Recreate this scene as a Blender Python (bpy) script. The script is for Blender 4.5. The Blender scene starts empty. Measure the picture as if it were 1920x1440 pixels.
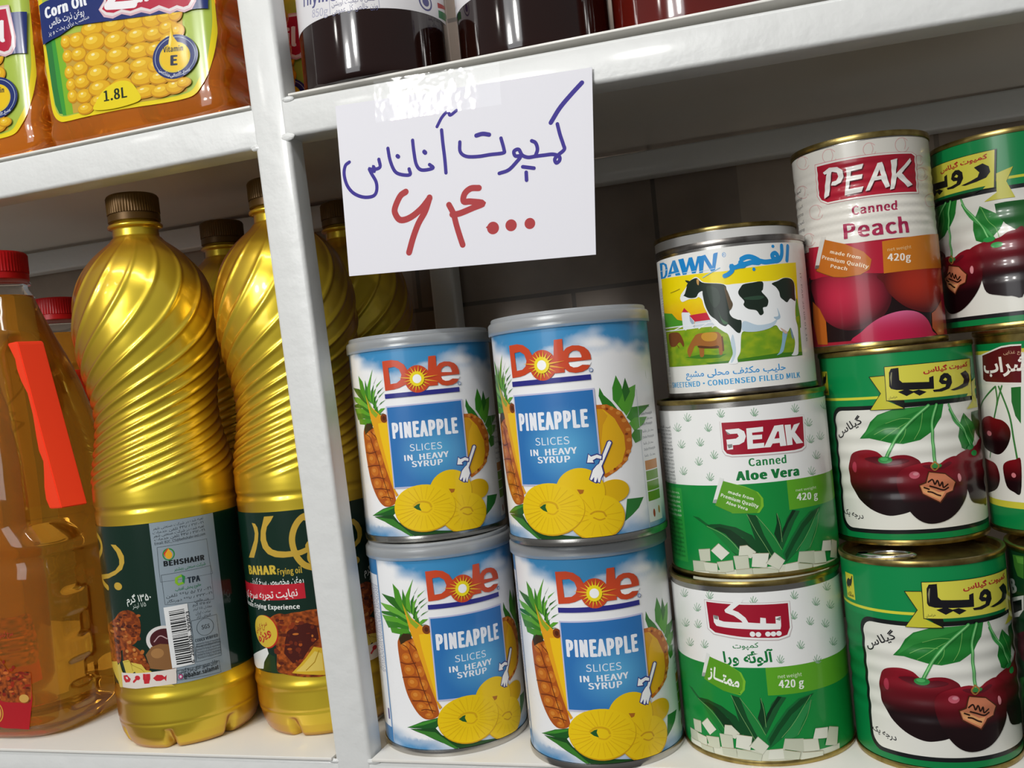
import bpy, bmesh, math, random, unicodedata
import numpy as np
from mathutils import Vector, Matrix
from mathutils.geometry import delaunay_2d_cdt

scene = bpy.context.scene
COL = scene.collection
MM = 0.001

# ------------------------------------------------------------------ camera
cam_data = bpy.data.cameras.new('camera')
cam = bpy.data.objects.new('camera', cam_data)
COL.objects.link(cam)
scene.camera = cam
cam_data.sensor_fit = 'HORIZONTAL'
cam_data.sensor_width = 36.0
cam_data.lens = 36.0 * 1758.46 / 1920.0
cam_data.clip_start = 0.01
cam_right = Vector((0.9506696, 0.2942990, -0.0980582))
cam_down = Vector((-0.0923560, -0.0332471, -0.9951708))
cam_fwd = Vector((-0.2961380, 0.9551349, -0.0044268))
rot = Matrix((cam_right, -cam_down, -cam_fwd)).transposed()
cam.matrix_world = Matrix.Translation(Vector((241.102, -453.376, 195.216)) * MM) @ rot.to_4x4()

# ------------------------------------------------------------------ light and exposure
vs = scene.view_settings
vs.view_transform = 'Standard'
vs.look = 'None'
vs.gamma = 1.0
vs.use_curve_mapping = False
vs.exposure = -0.18

world = bpy.data.worlds.new('shop_interior_light')
scene.world = world
world.use_nodes = True
wn = world.node_tree
wn.nodes.clear()
w_out = wn.nodes.new('ShaderNodeOutputWorld')
w_bg = wn.nodes.new('ShaderNodeBackground')
w_geo = wn.nodes.new('ShaderNodeTexCoord')
w_sep = wn.nodes.new('ShaderNodeSeparateXYZ')
w_ramp = wn.nodes.new('ShaderNodeValToRGB')
w_map = wn.nodes.new('ShaderNodeMapRange')
w_map.inputs['From Min'].default_value = -1
w_map.inputs['From Max'].default_value = 1
wn.links.new(w_geo.outputs['Generated'], w_sep.inputs[0])
wn.links.new(w_sep.outputs['Z'], w_map.inputs['Value'])
wn.links.new(w_map.outputs[0], w_ramp.inputs[0])
wn.links.new(w_ramp.outputs[0], w_bg.inputs['Color'])
wn.links.new(w_bg.outputs[0], w_out.inputs['Surface'])
w_ramp.color_ramp.elements[0].color = (0.16, 0.15, 0.14, 1)
w_ramp.color_ramp.elements[1].color = (0.62, 0.63, 0.65, 1)
w_bg.inputs['Strength'].default_value = 0.44


def area(name, loc, target, sx, sy, watts, col=(1, 1, 1), spread=180):
    d = bpy.data.lights.new(name, 'AREA')
    d.shape = 'RECTANGLE'
    d.size, d.size_y = sx, sy
    d.energy = watts
    d.color = col
    d.spread = math.radians(spread)
    o = bpy.data.objects.new(name, d)
    COL.objects.link(o)
    o.location = loc
    o.rotation_euler = (Vector(target) - Vector(loc)).to_track_quat('-Z', 'Y').to_euler()
    return o


# fluorescent tubes, a square lamp and bulbs on the shop ceiling, in front of the shelf
area('ceiling_tube_light', (0.05, -0.85, 1.55), (0.05, 0.0, 0.20), 1.5, 0.10, 11, (1.0, 0.99, 0.96))
area('square_ceiling_lamp', (-0.47, -1.42, 0.80), (-0.05, 0.0, 0.22), 0.10, 0.12, 7.5, (1.0, 0.98, 0.94))
area('square_ceiling_lamp', (-0.16, -1.50, 0.90), (-0.05, 0.0, 0.22), 0.09, 0.12, 4.5, (1.0, 0.98, 0.94))
area('added_front_fill', (-0.50, -2.2, 0.80), (0.05, 0.0, 0.15), 0.9, 1.3, 13, (0.95, 0.98, 1.0))  # unseen fill panel, added to light the shelf from the front left
for bx, by, bz in ((-0.62, -0.85, 0.98), (-0.40, -0.95, 1.08), (-0.66, -0.95, 0.82)):
    ld = bpy.data.lights.new('ceiling_bulb', 'POINT')
    ld.energy = 0.9
    ld.shadow_soft_size = 0.03
    ld.color = (1.0, 0.97, 0.92)
    lo = bpy.data.objects.new('ceiling_bulb', ld)
    COL.objects.link(lo)
    lo.location = (bx, by, bz)


# ------------------------------------------------------------------ materials
def lin(c):
    c = c / 255.0
    return c / 12.92 if c <= 0.04045 else ((c + 0.055) / 1.055) ** 2.4


def hexlin(h):
    h = h.lstrip('#')
    if len(h) == 3:
        h = ''.join(c * 2 for c in h)
    return np.array([lin(int(h[i:i + 2], 16)) for i in (0, 2, 4)])


MATS = {}


def mat(name, col='#ffffff', rough=0.5, metal=0.0, trans=0.0, ior=1.45, coat=0.0, bump=None, attr=False,
        alpha=1.0, noise=None, spec=0.5, sss=0.0, absorb=None, edge=None):
    if name in MATS:
        return MATS[name]
    m = bpy.data.materials.new(name)
    m.use_nodes = True
    nt = m.node_tree
    b = nt.nodes['Principled BSDF']
    c = hexlin(col)
    b.inputs['Base Color'].default_value = (*c, 1)
    b.inputs['Roughness'].default_value = rough
    b.inputs['Metallic'].default_value = metal
    b.inputs['Transmission Weight'].default_value = trans
    b.inputs['IOR'].default_value = ior
    b.inputs['Coat Weight'].default_value = coat
    b.inputs['Coat Roughness'].default_value = 0.10
    b.inputs['Alpha'].default_value = alpha
    b.inputs['Specular IOR Level'].default_value = spec
    b.inputs['Subsurface Weight'].default_value = sss
    b.inputs['Subsurface Radius'].default_value = (0.004, 0.002, 0.001)
    if attr:
        a = nt.nodes.new('ShaderNodeAttribute')
        a.attribute_name = 'art'
        nt.links.new(a.outputs['Color'], b.inputs['Base Color'])
    if bump or noise:
        tc = nt.nodes.new('ShaderNodeTexCoord')
    if bump:
        n = nt.nodes.new('ShaderNodeTexNoise')
        n.inputs['Scale'].default_value = bump[0]
        n.inputs['Detail'].default_value = 4
        nt.links.new(tc.outputs['Object'], n.inputs['Vector'])
        bp = nt.nodes.new('ShaderNodeBump')
        bp.inputs['Strength'].default_value = bump[1]
        bp.inputs['Distance'].default_value = bump[2]
        nt.links.new(n.outputs['Fac'], bp.inputs['Height'])
        nt.links.new(bp.outputs['Normal'], b.inputs['Normal'])
    if noise:
        n = nt.nodes.new('ShaderNodeTexNoise')
        n.inputs['Scale'].default_value = noise[0]
        n.inputs['Detail'].default_value = 6
        nt.links.new(tc.outputs['Object'], n.inputs['Vector'])
        r = nt.nodes.new('ShaderNodeValToRGB')
        r.color_ramp.elements[0].position = noise[3] if len(noise) > 3 else 0.35
        r.color_ramp.elements[1].position = noise[4] if len(noise) > 4 else 0.65
        r.color_ramp.elements[0].color = (*hexlin(noise[1]), 1)
        r.color_ramp.elements[1].color = (*hexlin(noise[2]), 1)
        nt.links.new(n.outputs['Fac'], r.inputs[0])
        nt.links.new(r.outputs[0], b.inputs['Base Color'])
    if edge:     # pearl pigment in tinted plastic: deeper colour where one looks along the wall
        lw = nt.nodes.new('ShaderNodeLayerWeight')
        lw.inputs['Blend'].default_value = .55
        mx = nt.nodes.new('ShaderNodeMix')
        mx.data_type = 'RGBA'
        mx.inputs[6].default_value = (*c, 1)
        mx.inputs[7].default_value = (*hexlin(edge), 1)
        nt.links.new(lw.outputs['Facing'], mx.inputs[0])
        nt.links.new(mx.outputs[2], b.inputs['Base Color'])
    if absorb:
        v = nt.nodes.new('ShaderNodeVolumeAbsorption')
        v.inputs['Color'].default_value = (*hexlin(absorb[0]), 1)
        v.inputs['Density'].default_value = absorb[1]
        nt.links.new(v.outputs[0], nt.nodes['Material Output'].inputs['Volume'])
    MATS[name] = m
    return m


# ------------------------------------------------------------------ object helpers
def tag(o, label=None, cat=None, group=None, kind=None):
    for k, v in (('label', label), ('category', cat), ('group', group), ('kind', kind)):
        if v:
            o[k] = v
    return o


def empty(name, loc, label, cat, group=None, rz=0.0, tilt=(0, 0)):
    o = bpy.data.objects.new(name, None)
    o.empty_display_size = 0.02
    COL.objects.link(o)
    o.location = Vector(loc) * MM
    o.rotation_euler = (tilt[0], tilt[1], rz)
    return tag(o, label, cat, group)


def link(name, me, m=None, parent=None, loc=None):
    o = bpy.data.objects.new(name, me)
    COL.objects.link(o)
    if m and not me.materials:
        me.materials.append(m)
    if parent:
        o.parent = parent
    if loc:
        o.location = Vector(loc) * MM
    return o


def np_mesh(name, V, F, smooth=True, normals=None):
    """V (n,3) in mm, F list/array of faces."""
    me = bpy.data.meshes.new(name)
    V = np.asarray(V, np.float64) * MM
    F = [list(map(int, f)) for f in F] if not isinstance(F, np.ndarray) else F
    if isinstance(F, np.ndarray):
        k = F.shape[1]
        me.vertices.add(len(V))
        me.vertices.foreach_set('co', V.astype(np.float32).ravel())
        me.loops.add(F.size)
        me.loops.foreach_set('vertex_index', F.astype(np.int32).ravel())
        me.polygons.add(len(F))
        me.polygons.foreach_set('loop_start', np.arange(0, F.size, k, dtype=np.int32))
        me.update(calc_edges=True)
    else:
        me.from_pydata(V.tolist(), [], F)
        me.update()
    me.polygons.foreach_set('use_smooth', [smooth] * len(me.polygons))
    if normals is not None:
        me.normals_split_custom_set_from_vertices(normals.tolist())
    return me


def box_mesh(name, x0, x1, y0, y1, z0, z1, bev=1.2, seg=3):
    bm = bmesh.new()
    bmesh.ops.create_cube(bm, size=1.0)
    for v in bm.verts:
        v.co = Vector(((x0 + x1) / 2 + v.co.x * (x1 - x0), (y0 + y1) / 2 + v.co.y * (y1 - y0), (z0 + z1) / 2 + v.co.z * (z1 - z0))) * MM
    if bev:
        bmesh.ops.bevel(bm, geom=bm.edges[:], offset=bev * MM, segments=seg, affect='EDGES', profile=0.5)
    me = bpy.data.meshes.new(name)
    bm.to_mesh(me)
    bm.free()
    me.polygons.foreach_set('use_smooth', [True] * len(me.polygons))
    me.set_sharp_from_angle(angle=math.radians(35))
    return me


def lathe(name, prof, n=96, rfun=None, close_top=True, close_bot=True, sharp=40, section=None):
    """prof: list of (r,z) bottom to top in mm. rfun(theta,z,r) -> r ; section(theta)->(sx,sy) scale."""
    P = np.array(prof, float)
    th = np.linspace(0, 2 * np.pi, n, endpoint=False)
    R = np.repeat(P[:, :1], n, 1)
    Z = np.repeat(P[:, 1:2], n, 1)
    T = np.repeat(th[None], len(P), 0)
    if rfun:
        R = rfun(T, Z, R)
    if section:
        cx, cy = section(T, R, Z)
    else:
        cx, cy = R * np.cos(T), R * np.sin(T)
    V = np.stack([cx, cy, Z], -1).reshape(-1, 3)
    m = len(P)
    i = np.arange(m - 1)[:, None] * n
    j = np.arange(n)[None]
    jn = (j + 1) % n
    F = np.stack([i + j, i + jn, i + n + jn, i + n + j], -1).reshape(-1, 4).tolist()
    if close_bot and P[0, 0] > 0.01:
        F.append(list(range(n))[::-1])
    if close_top and P[-1, 0] > 0.01:
        F.append([(m - 1) * n + k for k in range(n)])
    me = np_mesh(name, V, F)
    if sharp:
        me.set_sharp_from_angle(angle=math.radians(sharp))
    return me


# ------------------------------------------------------------------ printed artwork engine
# Every label is one mesh: flat outlines are triangulated, cut fine enough to follow the curve of
# the pack and laid on its surface, each later ink a hair above the one it overprints.
FORMS = {}
for cp in list(range(0xFB50, 0xFC00)) + list(range(0xFE80, 0xFEFD)):
    d = unicodedata.decomposition(chr(cp)).split()
    if len(d) == 2 and d[0] in ('<isolated>', '<final>', '<initial>', '<medial>'):
        FORMS.setdefault(chr(int(d[1], 16)), {})[d[0]] = chr(cp)
FORMS['ک'] = {'<isolated>': '\uFB8E', '<final>': '\uFB8F', '<initial>': '\uFB90', '<medial>': '\uFB91'}
FORMS['ی'] = {'<isolated>': '\uFBFC', '<final>': '\uFBFD', '<initial>': '\uFBFE', '<medial>': '\uFBFF'}


def shape_persian(s):
    if not any('\u0600' <= c <= '\u06ff' for c in s):
        return s
    out = []
    n = len(s)
    for i, c in enumerate(s):
        f = FORMS.get(c)
        if c == 'ـ' or f is None:
            out.append(c)
            continue

        def joins_next(ch):
            return ch == 'ـ' or (ch in FORMS and '<initial>' in FORMS[ch])

        prev = i > 0 and joins_next(s[i - 1])
        nxt = i < n - 1 and (s[i + 1] == 'ـ' or s[i + 1] in FORMS) and '<initial>' in f
        if i < n - 1 and s[i + 1] in FORMS and len(FORMS[s[i + 1]]) < 2:
            nxt = False
        k = '<medial>' if prev and nxt else '<final>' if prev else '<initial>' if nxt else '<isolated>'
        out.append(f.get(k, f.get('<isolated>', c)))
    vis = ''.join(reversed(out))
    # keep digit runs left to right
    res, run = '', ''
    for c in vis:
        if c in '۰۱۲۳۴۵۶۷۸۹±/' or c.isdigit():
            run = c + run
        else:
            res += run + c
            run = ''
    return res + run


import os
try:      # Blender's own sans typeface for the latin lettering
    LATIN = bpy.data.fonts.load(os.path.join(bpy.utils.resource_path('LOCAL'), 'datafiles', 'fonts', 'Noto Sans CJK Regular.woff2'))
except Exception:
    LATIN = None
TEXT_CACHE = {}


def text_tris(s, bold):
    key = (s, bold)
    if key in TEXT_CACHE:
        return TEXT_CACHE[key]
    cu = bpy.data.curves.new('lettering', 'FONT')
    cu.body = shape_persian(s)
    cu.size = 1.0
    if LATIN and not any(ord(c) > 0x5ff for c in s):
        cu.font = LATIN
    latin = bool(LATIN) and not any(ord(c) > 0x5ff for c in s)
    cu.offset = ((0.0, 0.004, 0.007, 0.007) if latin else (0.0, 0.014, 0.030, 0.030))[bold]
    if latin and bold:
        cu.space_character = (1.0, 1.05, 1.08, 1.12)[bold]
    cu.resolution_u = 3
    o = bpy.data.objects.new('lettering', cu)
    COL.objects.link(o)
    bpy.context.view_layer.update()
    dg = bpy.context.evaluated_depsgraph_get()
    me = o.evaluated_get(dg).to_mesh()
    me.calc_loop_triangles()
    V = np.empty(len(me.vertices) * 3, np.float32)
    me.vertices.foreach_get('co', V)
    V = V.reshape(-1, 3)[:, :2].astype(float)
    T = np.empty(len(me.loop_triangles) * 3, np.int32)
    me.loop_triangles.foreach_get('vertices', T)
    tris = V[T.reshape(-1, 3)]
    z = (np.arange(len(tris)) % 8) * .0004
    tris = np.concatenate([tris, np.repeat(z[:, None, None], 3, 1)], 2)
    if latin and bold:        # heavier weight: strike the same outline again beside itself
        hits = [(-.011, 0), (.011, 0)] if bold == 1 else [(-.024, 0), (.024, 0), (0, .006), (0, -.006)] if bold == 2 else [(-.030, 0), (.030, 0), (-.010, .006), (.010, -.006)]
        tris = np.concatenate([tris + (hx, hy, .0036 * i) for i, (hx, hy) in enumerate(hits)])
    bpy.data.objects.remove(o)
    bpy.data.curves.remove(cu)
    TEXT_CACHE[key] = tris
    return tris


CAPH = float(text_tris('H', 0)[:, :, 1].max())


def smooth_closed(p, k=4):
    p = np.asarray(p)
    n = len(p)
    out = []
    for i in range(n):
        a, b, c, d = p[i - 1], p[i], p[(i + 1) % n], p[(i + 2) % n]
        for t in np.arange(k) / k:
            out.append(.5 * ((2 * b) + (c - a) * t + (2 * a - 5 * b + 4 * c - d) * t * t + (3 * b - a - 3 * c + d) * t ** 3))
    return np.array(out)


def smooth_open(p, k=5):
    p = np.asarray(p)
    if len(p) < 3:
        return p
    q = np.vstack([2 * p[0] - p[1], p, 2 * p[-1] - p[-2]])
    out = []
    for i in range(1, len(q) - 2):
        a, b, c, d = q[i - 1], q[i], q[i + 1], q[i + 2]
        for t in np.arange(k) / k:
            out.append(.5 * ((2 * b) + (c - a) * t + (2 * a - 5 * b + 4 * c - d) * t * t + (3 * b - a - 3 * c + d) * t ** 3))
    out.append(p[-1])
    return np.array(out)


def inside(P, poly):
    x, y = P[:, 0:1], P[:, 1:2]
    x0, y0 = poly[:, 0], poly[:, 1]
    x1, y1 = np.roll(x0, -1), np.roll(y0, -1)
    dy = np.where(np.abs(y1 - y0) < 1e-12, 1e-12, y1 - y0)
    c = ((y0 > y) != (y1 > y)) & (x < (x1 - x0) * (y - y0) / dy + x0)
    return c.sum(1) % 2 == 1


def poly_tris(outer, holes=()):
    loops = [np.asarray(outer)] + [np.asarray(h) for h in holes]
    V, E = [], []
    for lp in loops:
        b = len(V)
        V += [Vector(q) for q in lp]
        E += [(b + i, b + (i + 1) % len(lp)) for i in range(len(lp))]
    r = delaunay_2d_cdt(V, E, [], 0, 1e-5)
    P = np.array([tuple(v) for v in r[0]])
    F = np.array([f for f in r[2] if len(f) == 3], int)
    T = P[F]
    C = T.mean(1)
    m = inside(C, loops[0])
    for h in loops[1:]:
        m &= ~inside(C, h)
    return T[m]


def lifted(T, k=16, e=0.0004):
    """give every triangle of one ink a hair of its own height so that overlaps never coincide"""
    z = (np.arange(len(T)) % k) * e
    return np.concatenate([T, np.repeat(z[:, None, None], 3, 1)], 2)


def stroke_tris(p, w):
    p = np.asarray(p)
    d = np.diff(p, axis=0)
    L = np.linalg.norm(d, axis=1)
    keep = L > 1e-6
    p = np.vstack([p[:-1][keep], p[-1:]])
    d = d[keep] / L[keep][:, None]
    if len(d) == 0:
        return np.zeros((0, 3, 2))
    nn = np.vstack([d[:1], (d[1:] + d[:-1]), d[-1:]])
    nn = np.stack([-nn[:, 1], nn[:, 0]], 1)
    nn /= np.maximum(np.linalg.norm(nn, axis=1), .35)[:, None]
    a, b = p + nn * w / 2, p - nn * w / 2
    T = []
    for i in range(len(p) - 1):
        T += [(a[i], b[i], b[i + 1]), (a[i], b[i + 1], a[i + 1])]
    if w > .55:
        for c, q0 in ((p[0], math.atan2(-d[0][1], -d[0][0])), (p[-1], math.atan2(d[-1][1], d[-1][0]))):
            k = 6
            ang = q0 + np.linspace(-np.pi / 2, np.pi / 2, k + 1)
            q = c + np.stack([np.cos(ang), np.sin(ang)], 1) * w / 2
            T += [(c, q[i], q[i + 1]) for i in range(k)]
    return np.array(T)


def ellipse(x, y, rx, ry, rot=0, n=None):
    n = n or int(min(40, max(10, 10 + 3 * max(rx, ry))))
    a = np.linspace(0, 2 * np.pi, n, endpoint=False)
    q = np.stack([rx * np.cos(a), ry * np.sin(a)], 1)
    c, s = math.cos(rot), math.sin(rot)
    return q @ np.array([[c, s], [-s, c]]) + (x, y)


def vnoise(u, v, seed=0):
    """cheap smooth value noise in numpy"""
    def h(i, j):
        n = np.sin(i * 127.1 + j * 311.7 + seed * 17.3) * 43758.5453
        return n - np.floor(n)
    i, j = np.floor(u), np.floor(v)
    fx, fy = u - i, v - j
    fx, fy = fx * fx * (3 - 2 * fx), fy * fy * (3 - 2 * fy)
    return (h(i, j) * (1 - fx) + h(i + 1, j) * fx) * (1 - fy) + (h(i, j + 1) * (1 - fx) + h(i + 1, j + 1) * fx) * fy


def fbm(u, v, seed=0):
    return .55 * vnoise(u, v, seed) + .3 * vnoise(u * 2.1, v * 2.1, seed + 3) + .15 * vnoise(u * 4.3, v * 4.3, seed + 7)


def mixc(a, b, t):
    return a[None] + (b - a)[None] * np.clip(t, 0, 1)[:, None]


def ink(name, uv, box):
    """named printed gradients"""
    u, v = uv[:, 0], uv[:, 1]
    s = (u - box[0]) / max(box[2] - box[0], 1e-6)
    t = (v - box[1]) / max(box[3] - box[1], 1e-6)
    H = hexlin
    if name == 'box':
        d = np.hypot((s - .62) / .55, (t - .40) / .45)
        return mixc(H('#5fb0dc'), H('#2f74b8'), d)
    if name == 'sky':          # pineapple can: blue sky with clouds above, blue floor below
        c = fbm(u * .055 + 3.1, v * .11, 1)
        top = np.clip((v - 88 + (c - .5) * 26 + 5 * np.cos(u * .09 - .3)) / 12, 0, 1)
        bot = np.clip((15 - v + (c - .5) * 16 - 7 * np.exp(-((u + 16) / 14) ** 2) * (v > 9)) / 13, 0, 1)
        wh = np.repeat(H('#f6f6f7')[None], len(u), 0)
        k1 = H('#3f8fc4')
        k2 = H('#4a8ec0')
        return wh + (k1 - wh) * (top ** 1.3)[:, None] + (k2 - wh) * (bot ** 1.2)[:, None] * (1 - top)[:, None]
    if name == 'dawnsky':
        c = mixc(H('#f4dc08'), H('#e8a010'), np.clip((.62 - t) * 2.2 * (1 - .7 * s), 0, 1) + .25 * (fbm(u * .2, v * .5, 2) - .5) * (t < .6))
        return c
    if name == 'dawngrass':
        n = fbm(u * .25, v * .5, 4)
        return mixc(H('#a9b81c'), H('#6f9a1c'), n * 1.3 - .1 + (1 - t) * .3)
    if name in ('cherry', 'cherryd'):
        d = np.clip((t - .34) / .56, 0, 1)
        c = mixc(H('#1c080c'), H('#8c1424') if name == 'cherry' else H('#7c1018'), d ** 1.1)
        edge = np.clip(np.hypot((s - .45) * 2, (t - .6) * 1.7) - .62, 0, 1)
        return c * (1 - .75 * edge[:, None])
    if name == 'peachA':
        d = np.hypot((s - .45) * 1.9, (t - .62) * 1.7)
        return mixc(H('#c02844'), H('#4a0f18'), d ** 1.6)
    if name == 'peachB':
        d = np.hypot((s - .6) * 1.9, (t - .7) * 1.6)
        return mixc(H('#b8321c'), H('#5a1414'), d ** 1.8)
    if name == 'peachC':
        d = np.clip(t, 0, 1)
        return mixc(H('#b81a44'), H('#d86a94'), d ** 3)
    if name == 'chicken':
        n = fbm(u * .55, v * .6, 5)
        c = mixc(H('#4a1a0a'), H('#b8581c'), (n - .2) * 1.7)
        return c
    return np.repeat(H(name)[None], len(u), 0)


FINE = {'sky': 2.0, 'box': 5, 'dawnsky': 3, 'dawngrass': 1.6, 'cherry': 1.6, 'cherryd': 2, 'peachA': 2, 'peachB': 2, 'peachC': 2, 'chicken': 1.1}
SMOOTH_INKS = ('cherry', 'cherryd', 'peachA', 'peachB', 'peachC', 'chicken')


def split(T, du, fine):
    for _ in range(14):
        e = np.abs(T - np.roll(T, -1, 1))
        Ln = np.maximum(e[:, :, 0] / du, np.hypot(e[:, :, 0], e[:, :, 1]) / fine)
        k = Ln.argmax(1)
        bad = Ln[np.arange(len(T)), k] > 1
        if not bad.any():
            break
        B = T[bad]
        kb = k[bad]
        idx = np.arange(len(B))
        a, b, c = B[idx, kb], B[idx, (kb + 1) % 3], B[idx, (kb + 2) % 3]
        m = (a + b) / 2
        T = np.concatenate([T[~bad], np.stack([a, m, c], 1), np.stack([m, b, c], 1)])
    return T


def art_mesh(name, ops, surf, du=1.6, shift=0.0, base=0.06, step=0.02, clip=None, fine=1e9):
    """surf(u,v,off)->(P,N) in mm"""
    VV, NN, CC = [], [], []
    boxes = []
    for op in ops:
        k, col = op[0], op[1]
        if k == 'P':
            o = np.array(op[2]).reshape(-1, 2)
            hs = [np.array(h).reshape(-1, 2) for h in op[3]]
            if op[4] or col in SMOOTH_INKS:
                o = smooth_closed(o)
            T = poly_tris(o, hs)
        elif k == 'S':
            p = np.array(op[3]).reshape(-1, 2)
            T = stroke_tris(smooth_open(p) if op[4] else p, op[2])
        elif k == 'E':
            q = ellipse(*op[2:7])
            c = np.array([op[2], op[3]])
            T = np.stack([np.repeat(c[None], len(q), 0), q, np.roll(q, -1, 0)], 1)
        elif k == 'El':
            q = ellipse(*op[2:6])
            c = np.array([op[2], op[3]])
            T = np.stack([np.repeat(c[None], len(q), 0), q, np.roll(q, -1, 0)], 1)
        elif k == 'R':
            x, y, w, h = op[2:6]
            T = np.array([[(x, y), (x + w, y), (x + w, y + h)], [(x, y), (x + w, y + h), (x, y + h)]], float)
        elif k == 'RR':
            x0, y0, x1, y1, r = op[2:7]
            q = []
            for cx, cy, a0 in ((x1 - r, y1 - r, 0), (x0 + r, y1 - r, 90), (x0 + r, y0 + r, 180), (x1 - r, y0 + r, 270)):
                for a in np.radians(np.linspace(a0, a0 + 90, 7)):
                    q.append((cx + r * math.cos(a), cy + r * math.sin(a)))
            T = poly_tris(np.array(q))
        elif k == 'T':
            txt, x, y, w, h, ang, bold = op[2:9]
            T = text_tris(txt, bold).copy()
            if len(T) == 0:
                continue
            lat = not any(ord(c) > 0x5ff for c in txt)
            x0, x1 = T[:, :, 0].min(), T[:, :, 0].max()
            T[:, :, 0] = (T[:, :, 0] - x0) * w / (x1 - x0)
            if lat:
                T[:, :, 1] *= h / CAPH
            else:
                y0, y1 = T[:, :, 1].min(), T[:, :, 1].max()
                T[:, :, 1] *= h / max(y1, .45)
            c, s = math.cos(ang), math.sin(ang)
            T[:, :, :2] = T[:, :, :2] @ np.array([[c, s], [-s, c]]) + (x, y)
        if len(T) == 0:
            continue
        if clip:
            T[:, :, 0] = np.clip(T[:, :, 0], clip[0], clip[2])
            T[:, :, 1] = np.clip(T[:, :, 1], clip[1], clip[3])
        # drop degenerate triangles and face them all outwards
        ar = (T[:, 1, 0] - T[:, 0, 0]) * (T[:, 2, 1] - T[:, 0, 1]) - (T[:, 1, 1] - T[:, 0, 1]) * (T[:, 2, 0] - T[:, 0, 0])
        T = T[np.abs(ar) > 1e-7]
        ar = ar[np.abs(ar) > 1e-7]
        if len(T) == 0:
            continue
        T[ar < 0] = T[ar < 0][:, ::-1]
        bx = (T[:, :, 0].min(), T[:, :, 1].min(), T[:, :, 0].max(), T[:, :, 1].max())
        layer = 0
        for b in boxes:
            if b[4] >= layer and bx[0] < b[2] and bx[2] > b[0] and bx[1] < b[3] and bx[3] > b[1]:
                layer = b[4] + 1
        boxes.append((*bx, layer))
        if k != 'T':
            T = lifted(T, 48 if k == 'S' else 1)
        T = split(T, du, min(fine, FINE.get(col, 1e9)))
        uv = T.reshape(-1, 3)
        CC.append(ink(col, uv, bx))
        P, N = surf(uv[:, 0] + shift, uv[:, 1], base + step * layer + uv[:, 2])
        VV.append(P)
        NN.append(N)
    V, N, C = np.vstack(VV), np.vstack(NN), np.vstack(CC)
    F = np.arange(len(V)).reshape(-1, 3)
    me = np_mesh(name, V, F, True, N)
    at = me.attributes.new('art', 'FLOAT_COLOR', 'POINT')
    at.data.foreach_set('color', np.hstack([C, np.ones((len(C), 1))]).astype(np.float32).ravel())
    return me


def cyl_surf(rf):
    """rf(v) -> radius profile (numpy)"""
    def f(u, v, off):
        r = rf(v)
        r0 = rf(np.array([1e9]))[0]
        th = u / r0 - np.pi / 2
        e = .05
        dr = (rf(v + e) - rf(v - e)) / (2 * e)
        R = r + off
        P = np.stack([R * np.cos(th), R * np.sin(th), v], 1)
        N = np.stack([np.cos(th), np.sin(th), -dr], 1)
        N /= np.linalg.norm(N, axis=1)[:, None]
        return P, N
    return f


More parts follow.
